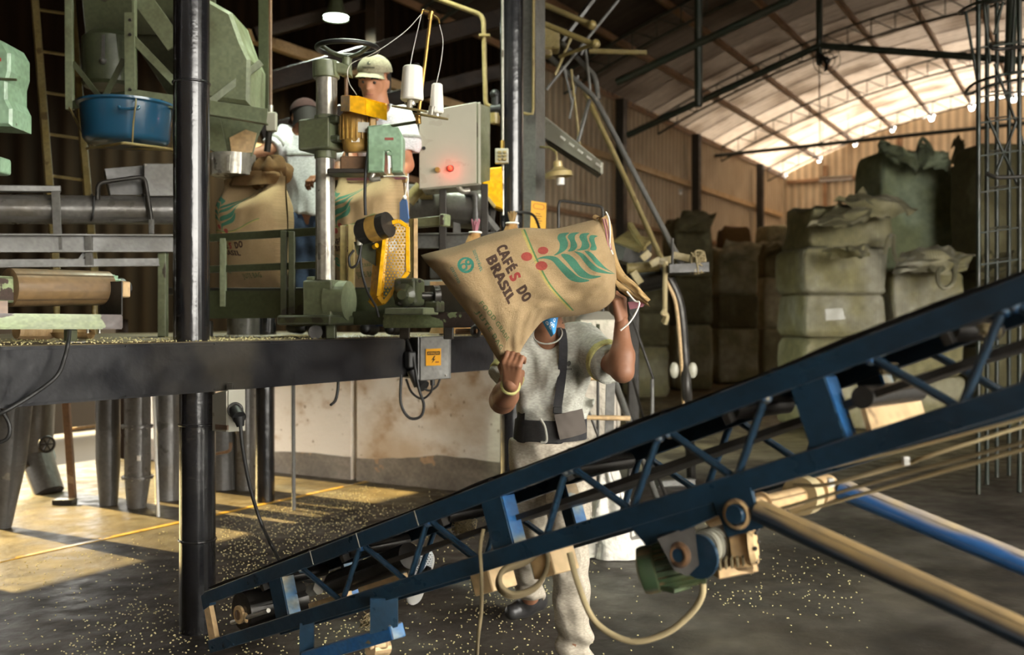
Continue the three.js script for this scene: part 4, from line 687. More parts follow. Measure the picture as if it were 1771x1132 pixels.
  t.p('bearing_nut', rod(q(sOf(521, 0.12), 0.13, 0.04), q(sOf(534, 0.12), 0.13, 0.04), 0.024, 0.024, 6), M.steel);
  t.p('bottom_pan', plate([q(0.02, HT - 0.05, 0.02), q(0.45, HT - 0.05, 0.02), q(0.45, HT - 0.05, WD - 0.02), q(0.02, HT - 0.05, WD - 0.02)], 0.006), M.greyDark);
  for (const [a, b] of [[516, 580], [602, 676]]) t.p('dusty_ledge', bar(q(sOf(a, 0.19), 0.18, 0.06), q(sOf(b, 0.19), 0.18, 0.06), 0.03, 0.018, N), M.woodPale);
  for (const [px, nm] of [[725, 'seam'], [624, 'seam'], [544, 'seam']]) { const s = sOf(px, 0.02); t.p('chord_seam', bar(q(s, 0.001, -0.0155), q(s + 0.004, CH, -0.0155), 0.002, 0.004, d), M.cabinet); }
  // front undercarriage with one caster
  const u0 = sOf(535, HT), u1 = sOf(680, HT), foot = s => q(s, HT, 0.02);
  t.p('axle_bracket', plate([foot(u0).add(V(-0.05, 0, 0)), foot(u0), foot(u0).setY(0.2), foot(u0).add(V(-0.05, 0, 0)).setY(0.2)], 0.02), M.blue); t.p('axle_bracket', plate([foot(u1).add(V(-0.09, 0, 0)), foot(u1), foot(u1).setY(0.425), foot(u1).add(V(-0.09, 0, 0)).setY(0.4)], 0.02), M.blue);
  t.p('axle_beam', bar(foot(u0).setY(0.21).add(V(-0.02, 0, 0)), foot(u1).setY(0.41), 0.06, 0.05), M.blueLitDusty);
  const wc = foot(u1).add(V(-0.07, 0, 0.02)).setY(0.07), wx = V(1, 0, 0.5).normalize(); t.p('caster_wheel', turned([[0.02, -0.02], [0.06, -0.022], [0.07, -0.012], [0.07, 0.012], [0.06, 0.022], [0.02, 0.02]], wc, wx, 32), M.rubber); t.p('caster_hub', turned([[0, -0.026], [0.022, -0.024], [0.022, 0.024], [0, 0.026]], wc, wx, 20), M.dustyTan);
  t.p('caster_yoke', [wbox(P(652, 1108, 3.42), 0.07, 0.05, 0.06, 0.012, 0.4), rod(P(640, 1122, 3.4), P(668, 1118, 3.45), 0.03)], M.dustyTan);
  for (const k of [-1, 1]) t.p('caster_fork', bar(wc.clone().addScaledVector(wx, 0.032 * k), wc.clone().addScaledVector(wx, 0.032 * k).setY(0.27), 0.006, 0.03, V(0, 0, 1)), M.darkSteel); t.p('caster_plate', wbox(wc.clone().setY(0.272), 0.1, 0.012, 0.08), M.dustyTan);
  // control boxes slung under the lower chord
  for (const [x0, x1, y0, y1] of [[772, 830, 1003, 1044], [877, 934, 975, 1020]]) { const s = sOf((x0 + x1) / 2, HT), c = q(s, HT + 0.025, 0.12); const b = t.p('control_box', lay(new RoundedBoxGeometry(0.085, 0.075, 0.11, 1, 0.005), c, d, N.clone().negate(), V().crossVectors(d, N.clone().negate())), M.woodPale); t.p('box_lid', lay(new RoundedBoxGeometry(0.006, 0.07, 0.1, 1, 0.002), c.clone().addScaledVector(d, -0.046), d, N.clone().negate(), V().crossVectors(d, N.clone().negate())), M.greenDark, b); }
  // lifting gear: cross tube, bracket, motor and winch
  const sb = sOf(1273, HT), pv = q(sb, HT + 0.035, 0), tube = (w0, w1, r, m, nm, v = HT + 0.035, n = 28) => t.p(nm, rod(q(sb, v, w0), q(sb, v, w1), r, r, n), m);
  t.p('pivot_bracket', plate([q(sb - 0.055, HT - 0.01, -0.012), q(sb + 0.055, HT - 0.01, -0.012), q(sb + 0.05, HT + 0.085, -0.012), q(sb - 0.045, HT + 0.085, -0.012)], 0.012), M.blue); t.p('pivot_ring', ring(q(sb, HT + 0.04, -0.02), W, 0.03, 0.007, 32, 8), M.dustyTan); t.p('pivot_pin', turned([[0, 0.018], [0.022, 0.018], [0.026, 0.01], [0.026, 0]], q(sb, HT + 0.04, -0.016), W.clone().negate(), 24), M.blue);
  tube(0, WD + 0.07, 0.024, M.dustyTan, 'cross_tube'); tube(WD - 0.05, WD - 0.01, 0.05, M.rope, 'rope_pulley'); tube(WD + 0.03, WD + 0.1, 0.04, M.dustyTan, 'tube_sleeve'); tube(0.09, 0.1, 0.033, M.dustyTan, 'tube_collar');
  const sm = sOf(1180, HT), mq = (px, py, z) => P(px, py, z);
  t.p('angle_plate', [plate([q(sm - 0.16, HT, 0), q(sm + 0.1, HT, 0), q(sm + 0.1, HT + 0.03, 0), q(sm - 0.13, HT + 0.055, 0)], 0.02), plate([q(sm + 0.1, HT, 0), q(sb - 0.05, HT, 0), q(sb - 0.05, HT + 0.03, 0), q(sm + 0.1, HT + 0.03, 0)], 0.012)], M.blue);
  t.p('dusty_tube', rod(q(sm + 0.03, HT + 0.03, 0.06), q(sb - 0.04, HT + 0.03, 0.06), 0.022), M.dustyTan);
  const Zm = 2.52; // motor lying along the conveyor
  const m0 = mq(1104, 988, Zm + 0.06), m1 = mq(1215, 965, Zm + 0.03), md = m1.clone().sub(m0).normalize();
  t.p('motor', turned([[0, 0], [0.03, 0], [0.058, 0.008], [0.062, 0.02], [0.062, 0.045], [0.052, 0.05], [0.052, 0.17], [0.045, 0.185], [0, 0.185]], m0, md, 36), M.motorGreen);
  { const [x, y, z] = frameOf(md); for (let i = 0; i < 20; i++) { const an = i / 20 * 2 * Math.PI, o = x.clone().multiplyScalar(Math.cos(an)).addScaledVector(z, Math.sin(an)), c = m0.clone().addScaledVector(o, 0.054); t.p('motor_fin', bar(c.clone().addScaledVector(md, 0.05), c.clone().addScaledVector(md, 0.165), 0.005, 0.016, o), M.motorGreen); } }
  t.p('motor_foot', wbox(mq(1165, 1014, Zm + 0.03), 0.07, 0.014, 0.06, 0.003, 0.75), M.motorGreen);
  t.p('winch_plate', plate([mq(1136, 930, Zm - 0.06), mq(1200, 905, Zm - 0.06), mq(1208, 975, Zm - 0.06), mq(1188, 995, Zm - 0.06), mq(1165, 985, Zm - 0.06)], 0.014), M.darkSteel);
  t.p('winch_disc', turned([[0, 0], [0.055, 0], [0.055, 0.01], [0, 0.01]], mq(1207, 962, Zm - 0.06), W, 36), M.blue); t.p('winch_boss', ring(mq(1175, 959, Zm - 0.075), W, 0.022, 0.01, 28, 8), M.rust); t.p('winch_shaft', turned([[0, 0.012], [0.018, 0.012], [0.02, 0]], mq(1175, 959, Zm - 0.07), W.clone().negate(), 20), M.blue);
  t.p('winch_drum', rod(mq(1216, 948, Zm - 0.03), mq(1262, 934, Zm + 0.09), 0.042, 0.042, 32), M.cabinet); for (let i = 0; i < 7; i++) { const k = i / 7, a = mixV(mq(1216, 948, Zm - 0.03), mq(1262, 934, Zm + 0.09), k + 0.08); t.p('rope_turn', ring(a, W, 0.043, 0.004, 28, 6), M.cabinet); }
  t.p('drum_flange', rod(mq(1255, 937, Zm + 0.07), mq(1262, 935, Zm + 0.09), 0.062, 0.062, 36), M.ropeDark); 
  t.p('gear_case', [turned([[0, 0], [0.062, 0], [0.066, 0.01], [0.066, 0.05], [0.056, 0.06], [0, 0.062]], mq(1262, 948, Zm + 0.02), V(1, 0.12, 0.15).normalize(), 32), bar(mq(1232, 985, Zm), mq(1300, 972, Zm + 0.02), 0.08, 0.03)], M.dustyTan);
  t.p('gear_cover', turned([[0, 0.014], [0.046, 0.014], [0.05, 0]], mq(1298, 942, Zm - 0.03), V(1, 0.15, 0.35).normalize(), 32), M.woodPale); for (let i = 0; i < 6; i++) { const an = i * 1.047, c = mq(1302, 942, Zm - 0.04).add(V(0.01, Math.sin(an) * 0.04, 0).addScaledVector(V(-0.35, 0, 1).normalize(), Math.cos(an) * 0.04)); t.p('cover_bolt', new THREE.SphereGeometry(0.006, 8, 6).translate(...c.toArray()), M.darkSteel); }
  for (let i = 0; i < 6; i++) t.p('case_fin', bar(mq(1235 + i * 10, 970 - i * 2, Zm - 0.05), mq(1237 + i * 10, 984 - i * 2, Zm - 0.04), 0.005, 0.02), M.ropeDark);
  // legs running down to the wheels out of the picture
  const hd = V(d.x, 0, d.z).normalize(), leg = (w, sl, L) => { const p0 = q(sb + 0.045, HT + 0.045, w), p1 = p0.clone().addScaledVector(hd, L).add(V(0, -sl * L, 0)); return [p0, p1]; };
  { const [a, b] = leg(0.0, 0.275, 2.6); t.p('leg', dusty(longRod(a, b, 0.0275), 0x1a2c3c, 0x9a8158, -0.15, 0.6), M.dustedPaint); const [c, e] = leg(WD + 0.09, 0.27, 2.6); t.p('leg', dusty(longRod(c, e, 0.0275), 0x2a5f9c, 0xb8a480, 0.2, 0.75), M.dustedPaint);
    for (const [p, w] of [[b, -1], [e, 1]]) { t.p('wheel', turned([[0.03, -0.04], [0.14, -0.045], [0.17, -0.03], [0.17, 0.03], [0.14, 0.045], [0.03, 0.04]], p.clone().setY(0.172), W, 32), M.rubber); t.p('fork', bar(p, p.clone().setY(0.172), 0.03, 0.05, W), M.blueLitDusty); } }
  // ropes of the lifting gear
  const rp = (pts, z0, z1, r, m) => { const n = pts.length - 1; return hose(pts.map((v, i) => P(v[0], v[1], mix(z0, z1, i / n))), r, 60, 6); };
  for (const [pts, z0, z1, m] of [[[[1372, 822], [1580, 773], [1800, 715]], 2.45, 2.1, M.rope], [[[1436, 838], [1575, 800], [1600, 790], [1800, 727]], 2.42, 2.1, M.rope], [[[1372, 838], [1436, 836], [1565, 797]], 2.45, 2.3, M.ropeDark], [[[1330, 885], [1560, 820], [1800, 756]], 2.4, 2.0, M.ropeDark], [[[1360, 892], [1570, 832], [1800, 768]], 2.45, 2.0, M.rope]]) t.p('rope', rp(pts, z0, z1, 0.0042), m);
  for (const [px, py, z] of [[1436, 834, 2.4], [1566, 797, 2.28]]) t.p('rope_clamp', bar(P(px, py - 8, z), P(px + 1, py + 7, z), 0.014, 0.014), M.whitePlastic);
  // cables
  t.p('hanging_cable', hose([P(985, 955, 2.75), P(1000, 1010, 2.72), P(1030, 1075, 2.68), P(1090, 1108, 2.62), P(1150, 1095, 2.58), P(1195, 1060, 2.55), P(1214, 1030, 2.53), P(1216, 1008, 2.53)], 0.0085, 60, 8), M.rope);
  t.p('cable_coil', [0, 1, 2].map(k => hose([[868, 990], [862, 1015], [885, 1032], [925, 1018], [944, 985], [938, 958], [905, 975]].map(v => P(v[0] + k * 1.5, v[1] - k * 3, 2.9 - k * 0.02)), 0.0075, 50, 7, true)), M.ropeDark);
  t.p('cable', hose([P(836, 914, 2.93), P(830, 950, 2.92), P(833, 1000, 2.9), P(832, 1060, 3.0), P(826, 1110, 3.1), G(824, 1185)], 0.006, 40, 7), M.ropeDark);
  t.p('cable', hose([P(742, 980, 3.2), P(733, 995, 3.2), P(740, 1008, 3.2), P(770, 980, 3.15), P(800, 985, 3.1)], 0.01, 40, 7), M.cable);
  for (const [px, v, w, r, m] of [[802, 0.08, 0.2, 0.04, M.rope], [870, 0.17, 0.2, 0.035, M.ropeDark], [640, 0.29, 0.06, 0.035, M.rope], [1535, 0.075, 0.05, 0.02, M.ropeDark], [1710, 0.07, 0.05, 0.02, M.rope]]) { const c = q(sOf(px, v, w), v, w); const gs = []; for (let i = 0; i < 34; i++) { const e = () => c.clone().add(V(rr(-r, r), rr(-r, r) * 0.7, rr(-r, r))); gs.push(hose([e(), e(), e(), e()], 0.0013, 10, 3)); } t.p('fibre_tuft', gs, m).userData.kind = 'stuff'; }
  t.done(q(LEN / 2, 0, WD / 2).setY(0));
}

// ---------- bulk bags ----------
// a soft filled bag: rounded block with bulging sides and creases; px box at distance Z
function bulkBag(x0, x1, y0, y1, Z, m, label, o = {}) {
  const c = P((x0 + x1) / 2, y1, Z), w = (x1 - x0) * Z / F, h = (y1 - y0) * Z / F, d = o.depth ?? 1.0, s = x0 * 0.13 + y0 * 0.07, turn = o.turn ?? 0.12;
  const ct = Math.cos(turn), st = Math.sin(turn), at = (x, y, z) => V(c.x + x * ct + z * st, c.y + y, c.z - d / 2 - x * st + z * ct);
  const body = grid(40, 26, (u, v) => {
    const th = u * 2 * Math.PI, ph = (v - 0.5) * Math.PI, e = 0.15, pw = (a, k) => Math.sign(a) * Math.pow(Math.abs(a), k), top = o.slump ?? 0;
    let x = pw(Math.cos(ph), 0.12) * pw(Math.cos(th), e), z = pw(Math.cos(ph), 0.12) * pw(Math.sin(th), e), y = pw(Math.sin(ph), 0.22);
    const yy = (y + 1) / 2, bulge = 1 - 0.05 * (2 * yy - 1) ** 4 - 0.1 * top * yy, n = noise3(x * 2.2 + s, y * 2.2, z * 2.2) * 0.045 + noise3(x * 6 + s, y * 6, z * 6) * 0.018 + noise3(x * 14, y * 9 + s, z * 14) * 0.008 + 0.012 * Math.sin(x * 22 + 3 * noise3(y * 3, s, 1)) * yy * yy;
    return at(x * w / 2 * bulge * (1 + n), h * (yy + (top ? 0.12 * top * noise3(x * 1.7 + s, 3, z * 1.7) * yy + 0.04 * top * noise3(x * 5 + s, 1, z * 5) * yy : 0)), z * d / 2 * bulge * (1 + n));
  });
  const t = T('bulk_bag', label, 'bag', o.group ?? 'bulk coffee bags stacked in the store');
  t.p('body', body, m);
  for (const k of o.loops ?? []) t.p('lifting_loop', hose(k.map(v => { const q = P(v[0], v[1], Z - (v[2] ?? 0.05)); return q; }), 0.03, 24, 5), m);
  if (o.flap) for (const f of o.flap) { const a = f.map(v => P(v[0], v[1], Z - (v[2] ?? 0))); t.p('top_cloth', grid(16, 10, (u, v) => { const p = mixV(mixV(a[0], a[1], u), mixV(a[3], a[2], u), v), n = 0.07 * noise3(u * 5 + s, v * 5, 3) + 0.03 * noise3(u * 12, v * 12 + s, 4); return p.add(V(0, n * 0.7, 0.25 * Math.sin(u * 3.1) * Math.sin(v * 3.1) + n)); }), f.mat ?? m); }
  if (o.label) t.p('label_patch', plate(o.label.map(v => P(v[0], v[1], Z - 0.04)), 0.006), M.cabinet);
  return t.done();
}
{
  const L = 'olive bulk bag ', Zf = 13, g = 'bulk bags in the near crumpled stack';
  // near stack, bottom to top
  bulkBag(1382, 1532, 662, 744, Zf, M.bagOlive, 'lowest bag of the near crumpled stack right of the middle of the store', { group: g });
  bulkBag(1382, 1532, 583, 664, Zf, M.bagOlive, 'plain bag second from the floor in the near crumpled stack', { group: g });
  bulkBag(1381, 1534, 506, 584, Zf, M.bagGrey, 'grey bag with a pale label patch in the middle of the near crumpled stack', { group: g, label: [[1427, 534], [1457, 532], [1462, 552], [1428, 554]] });
  bulkBag(1379, 1536, 426, 510, Zf - 0.1, M.bagGrey, 'wide grey bag below the crumpled top bag of the near stack', { group: g, flap: [[[1420, 430, 0.6], [1500, 425, 0.6], [1505, 446, 0.62], [1440, 440, 0.62]]] });
  bulkBag(1388, 1552, 352, 430, Zf, M.bagOlive, 'crumpled slumped bag on top of the near stack', { group: g, slump: 1, flap: [[[1392, 392, 0.5], [1450, 352, 0.2], [1540, 360, 0.1], [1470, 395, 0.6]], [[1440, 345, 0.3], [1490, 328, 0], [1588, 362, 0.1], [1520, 382, 0.5]]] });
  const lower = 'bulk bags in the stack right of the near crumpled stack';
  bulkBag(1538, 1672, 650, 742, 13.2, M.bagOlive, 'bottom bag of the stack right of the crumpled stack, seen through the conveyor', { group: lower }); bulkBag(1536, 1668, 560, 652, 13.2, M.bagGrey, 'middle bag of the stack right of the crumpled stack', { group: lower });
  bulkBag(1534, 1668, 468, 562, 13.2, M.bagGrey, 'grey bag with hanging lifting loops right of the crumpled stack', { group: lower, flap: [[[1545, 470, 0.55], [1560, 432, 0.1], [1680, 445, 0.1], [1670, 470, 0.5]], [[1548, 455, 0.6], [1600, 425, 0.3], [1690, 440, 0.2], [1640, 478, 0.6]]], loops: [[[1625, 452, 0.62], [1622, 485, 0.66], [1633, 498, 0.68], [1648, 488, 0.66], [1652, 455, 0.6]], [[1530, 440, 0.5], [1536, 412, 0.5], [1545, 408, 0.5], [1545, 432, 0.5], [1552, 455, 0.5]]] });
  bulkBag(1516, 1650, 258, 468, 14.6, M.bagGreen, 'tall pale green open bag with empty lifting loops behind the near stack', { group: 'tall open bags', flap: [[[1520, 262, 0.4], [1522, 245, 0.3], [1590, 275, 0.4], [1586, 300, 0.5]], [[1586, 290, 0.5], [1590, 250, 0.3], [1640, 268, 0.3], [1645, 300, 0.5]]], loops: [[[1586, 262, 0.2], [1594, 240, 0.2], [1606, 250, 0.2], [1612, 262, 0.2]], [[1524, 268, 0.2], [1521, 248, 0.2], [1530, 250, 0.2], [1560, 272, 0.3]]] });
  bulkBag(1640, 1700, 285, 470, 15.8, M.bagDark, 'narrow dark bag standing in shade right of the tall green bag', { group: 'tall open bags', flap: [[[1644, 285, 0.1], [1650, 238, 0.1], [1656, 238, 0.1], [1668, 290, 0.1]]] });
  bulkBag(1684, 1800, 246, 470, 13.4, M.bagDark, 'dark olive bag behind the green wire cage', { group: 'tall open bags', depth: 0.7 });
  bulkBag(1682, 1800, 468, 600, 13.4, M.bagDark, 'dark bag low behind the wire cage above the conveyor', { group: 'tall open bags', flap: [[[1690, 480, 0.5], [1700, 440, 0.3], [1760, 430, 0.3], [1771, 480, 0.5]]] }); bulkBag(1684, 1800, 600, 742, 13.4, M.bagDark, 'dark bottom bag behind the conveyor at the right edge', { group: 'tall open bags' });
  // far rows
  const far = 'bulk bags in the far stacks', ZF = [18.6, 20.8, 22.8, 25];
  const cols = [['first far stack from the left', 1088, 1156, [[470, 540, 'bagDark'], [538, 600, 'bagDark'], [598, 656, 'bagOlive']]], ['second far stack from the left', 1160, 1232, [[376, 482, 'bagDark', 0.5], [480, 562, 'bagDark'], [560, 657, 'bagOlive']]], ['third far stack from the left', 1235, 1312, [[428, 510, 'bagOlive', 0.6], [509, 569, 'bagDark'], [567, 658, 'bagOlive']]], ['fourth far stack from the left', 1314, 1386, [[418, 482, 'bagDark', 0.9], [478, 568, 'bagOlive'], [566, 658, 'bagDark']]]];
  const lev = [['top', 'middle', 'bottom'], ['top', 'middle', 'bottom']];
  cols.forEach(([n, x0, x1, rows], k) => rows.forEach(([y0, y1, m, sl], i) => bulkBag(x0 + 1, x1 - 1, y0, i === 2 ? CY + EYE * F / ZF[k] : y1, ZF[k], M[m], `${lev[0][i]} bag of the ${n}`, { group: far, slump: sl ?? 0, flap: sl ? [[[x0 + 5, y0 + 25, 0.5], [x0 + 20, y0 - 12, 0.2], [x1 + 8, y0 - 8, 0.2], [x1 - 5, y0 + 22, 0.5]]] : undefined })));
  bulkBag(1246, 1300, 392, 432, 23.6, M.burlapDark, 'brown crumpled sack bundle on top behind the third far stack', { group: 'brown bundles on the far stacks', slump: 1, depth: 0.5 }); bulkBag(1320, 1392, 388, 425, 27, M.bagDark, 'dark crumpled bundle on top behind the fourth far stack', { group: 'brown bundles on the far stacks', slump: 1 });
}
// ---------- overhead steel in the store ----------
{
  const tie = (pts, r, label, Zs) => one('roof_tie', pts.slice(1).map((p, i) => rod(P(pts[i][0], pts[i][1], pts[i][2]), P(p[0], p[1], p[2]), r)), M.trussGreen, label, null, null, 'structure');
  tie([[1085, 234, 17.3], [1417, 79, 15.7], [1771, 105, 14.3]], 0.055, 'dark green bent tie beam hanging across the store');
  tie([[1067, 142, 13.04], [1367, 0, 11.9], [1440, -40, 11.7]], 0.05, 'dark tie beam under the roof nearer than the bent one');
  tie([[1210, 272, 26.4], [1800, 210, 22.8]], 0.05, 'level dark tie rod near the far end wall');
  tie([[1417, -60, 15.7], [1417, 112, 15.7]], 0.05, 'dark hanger dropping to the peak of the bent tie beam'); tie([[1208, -60, 12.5], [1208, 184, 12.5]], 0.05, 'dark hanger pipe left of the bent tie beam peak'); tie([[1417, 112, 15.75], [1418, 250, 26]], 0.012, 'thin wire below the hanger at the peak');
  tie([[1050, 150, 21], [1055, 235, 21]], 0.03, 'short brown hanger near the side wall');
  const f = T('ceiling_fan', 'small dark wall fan fixed to the hanger at the peak of the bent tie beam', 'fan'), c = P(1430, 105, 15.5);
  for (const R of [0.2, 0.12]) f.p('cage_ring', ring(c, V(-0.4, -0.2, 1).normalize(), R, 0.007, 32, 5), M.trussGreen); f.p('hub', new THREE.SphereGeometry(0.06, 16, 10).translate(c.x, c.y, c.z), M.black); for (let k = 0; k < 3; k++) { const an = k * 2.094 + 0.4, e = c.clone().add(V(Math.cos(an) * 0.17, Math.sin(an) * 0.17, 0.02)); f.p('blade', bar(c, e, 0.012, 0.09, V(0.3, 0.3, 1)), M.black); } f.p('arm', rod(P(1417, 95, 15.7), c, 0.03), M.trussGreen); f.done();
  // unlit fluorescent fittings
  for (const [x0, x1, y0, y1, Z, l] of [[1417, 1473, 310, 306, 27, 'long white fluorescent fitting hanging left of the tall green bag'], [1134, 1180, 337, 331, 24, 'long white fluorescent fitting hanging above the second far stack']]) { const t = T('fluorescent_lamp', l, 'lamp', 'fluorescent fittings in the store'); t.p('tube', bar(P(x0, y0 + 3, Z), P(x1, y1 + 3, Z), 0.05, 0.045), M.white); t.p('housing', bar(P(x0, y0 - 2, Z), P(x1, y1 - 2, Z), 0.09, 0.05), M.cabinet); t.p('cord', [rod(P(x0 + 6, y0 - 4, Z), P(x0 + 6, y0 - 95, Z), 0.006), rod(P(x1 - 6, y1 - 4, Z), P(x1 - 6, y1 - 110, Z), 0.006)], M.cable).userData.kind = 'stuff'; t.done(); }
}
// ---------- green wire cage tower at the right ----------
{
  const t = T('wire_cage', 'tall dark green cage tower of thin rods and hoops at the right edge', 'cage'), Z = 8.2, q = (px, py, z = 0) => P(px, py, Z + z);
  const floorY = p => p.clone().setY(0.005);
  for (const [px, z] of [[1692, 0], [1707, 0.5], [1724, 0.9], [1763, 0.1], [1745, 1.0], [1790, 0.6]]) t.p('upright', rod(q(px, -80, z), floorY(q(px, 480, z)), 0.019), M.trussGreen);
  for (const y of [75, 160, 205, 262, 325, 395, 450, 520, 600]) { t.p('hoop', [bar(q(1692, y + 8), q(1763, y - 2, 0.1), 0.012, 0.014), bar(q(1707, y, 0.5), q(1745, y - 4, 1.0), 0.012, 0.014), bar(q(1763, y, 0.1), q(1790, y, 0.6), 0.012, 0.014), bar(q(1692, y + 8), q(1707, y + 6, 0.5), 0.012, 0.014)], M.trussGreen); }
  t.p('large_hoop', hose([q(1671, 158, -0.2), q(1690, 142, -0.6), q(1740, 128, -0.8), q(1800, 122, -0.2), q(1800, 130, 0.4), q(1720, 145, 0.4), q(1680, 162, 0.2)], 0.012, 60, 6, true), M.trussGreen); t.p('large_hoop', hose([q(1660, 20, -0.1), q(1690, 5, -0.5), q(1740, -2, -0.6), q(1700, 8, 0.3), q(1665, 24, 0.2)], 0.012, 50, 6, true), M.trussGreen);
  for (const [a, b, c, d] of [[1670, 20, 1692, 150], [1700, -10, 1712, 110], [1755, 0, 1748, 125], [1735, 0, 1720, 60], [1707, 200, 1760, 320], [1762, 200, 1722, 300], [1720, 110, 1771, 250]]) t.p('brace', rod(q(a, b, 0.2), q(c, d, 0.2), 0.012), M.trussGreen);
  t.p('grab_bar', hose([q(1712, 78, -0.1), q(1718, 84, -0.15), q(1740, 84, -0.15), q(1790, 78, 0)], 0.016, 24, 6), M.darkSteel); t.p('grab_bar', bent([q(1706, 300, -0.1), q(1722, 307, -0.15), q(1800, 304, -0.1)], 0.016), M.darkSteel);
  t.p('pipe', rod(q(1752, -60, 0.5), q(1746, 128, 0.5), 0.045), M.trussGreen); t.done();
}
// ---------- stacking elevator in the middle distance ----------
{
  const t = T('stacking_elevator', 'tall inclined elevator of dull yellow and grey tubes behind the carried sack', 'elevator'), q = (px, py, Z) => P(px, py, Z);
  const tube = (pts, r, m, nm = 'tube') => t.p(nm, bent(pts.map(v => q(...v)), r, 8), m);
  tube([[930, 80, 8.9], [1030, 170, 8.6], [1186, 470, 8.2]], 0.024, M.grey); tube([[1012, 160, 8.9], [1080, 305, 8.7], [1149, 458, 8.5]], 0.024, M.yellowDull); tube([[950, 52, 8.9], [1030, 132, 8.7], [1035, 172, 8.65]], 0.022, M.grey);
  tube([[904, 26, 8.6], [1030, 78, 8.3]], 0.026, M.yellowDull); tube([[922, 0, 8.6], [1025, 44, 8.3]], 0.026, M.yellowDull); tube([[1020, 88, 8.5], [1118, 91, 8.3]], 0.022, M.yellowDull); tube([[968, 98, 8.7], [1028, 76, 8.4]], 0.018, M.yellowDull);
  for (const [px, py, Z] of [[1030, 76, 8.28], [1024, 43, 8.28]]) t.p('clamp', new THREE.SphereGeometry(0.04, 14, 10).translate(...q(px, py, Z).toArray()), M.yellowDull);
  for (const [a, b, c, d, r] of [[988, 120, 1005, 270, 0.012], [1000, 130, 985, 205, 0.01], [1012, 80, 1022, 165, 0.012], [1020, 172, 1000, 245, 0.018], [990, 60, 960, 130, 0.014], [1005, 95, 1020, 60, 0.012], [945, 155, 1070, 0, 0.014], [975, 115, 990, 180, 0.012]]) t.p('strut', rod(q(a, b, 8.7), q(c, d, 8.7), r), (a + d) % 2 ? M.grey : M.yellowDull);
  t.p('channel', bar(q(1040, -20, 8.8), q(968, 75, 8.8), 0.03, 0.24, V(0.5, 0.3, 1)), M.greyDark);
  t.p('drive_box', [wbox(q(952, 70, 8.8), 0.16, 0.2, 0.2, 0.02), wbox(q(945, 90, 8.8), 0.1, 0.1, 0.14, 0.02)], M.yellowDull);
  // discharge end
  t.p('end_tray', [plate([q(1150, 460, 8.2), q(1216, 456, 8.2), q(1216, 472, 8.2), q(1150, 474, 8.2)], 0.5)], M.greyDark); t.p('end_roller', rod(q(1085, 464, 8.4), q(1140, 460, 8.4), 0.045), M.yellowDull);
  for (const [a, b, c, d] of [[1110, 448, 1124, 436], [1125, 458, 1142, 448], [1140, 452, 1165, 448], [1095, 470, 1108, 490], [1160, 440, 1192, 447]]) t.p('bracket', bar(q(a, b, 8.2), q(c, d, 8.2), 0.03, 0.06), M.yellowDull); t.p('motor', turned([[0, 0], [0.08, 0], [0.09, 0.02], [0.09, 0.25], [0, 0.27]], q(1106, 489, 8.5), V(1, 0.2, 0.1).normalize(), 24), M.darkSteel); t.p('sensor_post', rod(q(1163, 458, 8.1), q(1163, 412, 8.1), 0.012), M.darkSteel);
  // leg
  t.p('leg', [hose([q(1157, 482, 8.2), q(1170, 510, 8.2), q(1178, 545, 8.2), q(1184, 620, 8.2), q(1189, 700, 8.2), G(1196, 828)].map(v => v), 0.043, 40, 12)], M.darkSteel); t.p('leg_stripe', hose([q(1152, 486, 8.16), q(1166, 515, 8.16), q(1172, 548, 8.16), q(1178, 620, 8.16), q(1183, 700, 8.16)], 0.016, 40, 8), M.dustyTan);
  for (const px of [1166, 1198]) t.p('reflector', new THREE.SphereGeometry(0.055, 16, 10).scale(0.7, 1.2, 0.4).translate(...q(px, 640, 8.15).toArray()), M.cabinet);
  t.p('pole', rod(q(1128, 655, 8.3), q(1128, 720, 8.3), 0.016), M.grey); t.p('stay', rod(q(1090, 540, 8.3), q(1130, 655, 8.3), 0.011), M.darkSteel); t.p('stay', rod(q(1095, 655, 8.3), G(1140, 830), 0.011), M.darkSteel);
  t.done(G(1190, 826));
  const r = T('rope', 'knotted pale rope hanging from the discharge end of the elevator', 'rope'); r.p('strand', hose([q(1151, 452, 8.05), q(1150, 500, 8.05), q(1150, 548, 8.05)], 0.02, 30, 8), M.rope); r.p('knot', [hose([q(1150, 536, 8.03), q(1146, 542, 8.0), q(1153, 545, 8.0), q(1147, 556, 8.05)], 0.02, 20, 6), hose([q(1151, 540, 8.03), q(1154, 548, 8.0), q(1150, 561, 8.0)], 0.018, 20, 6)], M.rope); r.done();
  const fr = T('frayed_rope', 'frayed coil of pale rope at the tip of the elevator', 'rope'); fr.p('coil', Array.from({ length: 26 }, () => { const c = q(1208, 454, 8.0), e = () => c.clone().add(V(rr(-0.06, 0.06), rr(-0.09, 0.09), rr(-0.06, 0.06))); return hose([e(), e(), e(), e()], 0.006, 12, 4); }), M.rope).userData.kind = 'stuff'; fr.done();
  const cr = T('covered_crate', 'grey crate under a pale yellow folded tarpaulin behind the carried sack', 'crate'); cr.p('crate', [plate([q(1062, 418, 9), q(1104, 436, 8.7), q(1098, 458, 8.7), q(1062, 452, 9)], 0.3), plate([q(1104, 436, 8.7), q(1124, 420, 9.2), q(1120, 445, 9.2), q(1098, 458, 8.7)], 0.05)], M.greyDark); cr.p('tarpaulin', [plate([q(1058, 420, 8.95), q(1106, 434, 8.6), q(1128, 416, 9.2), q(1085, 388, 9.6)], 0.03), plate([q(1085, 388, 9.5), q(1094, 388, 9.5), q(1118, 428, 8.75), q(1112, 432, 8.7)], 0.04)], M.yellowDull);
  cr.p('support', bar(q(1095, 455, 8.9), q(1095, 456, 8.9).setY(0.01), 0.1, 0.1, V(1, 0, 0)), M.darkSteel); cr.done();
}
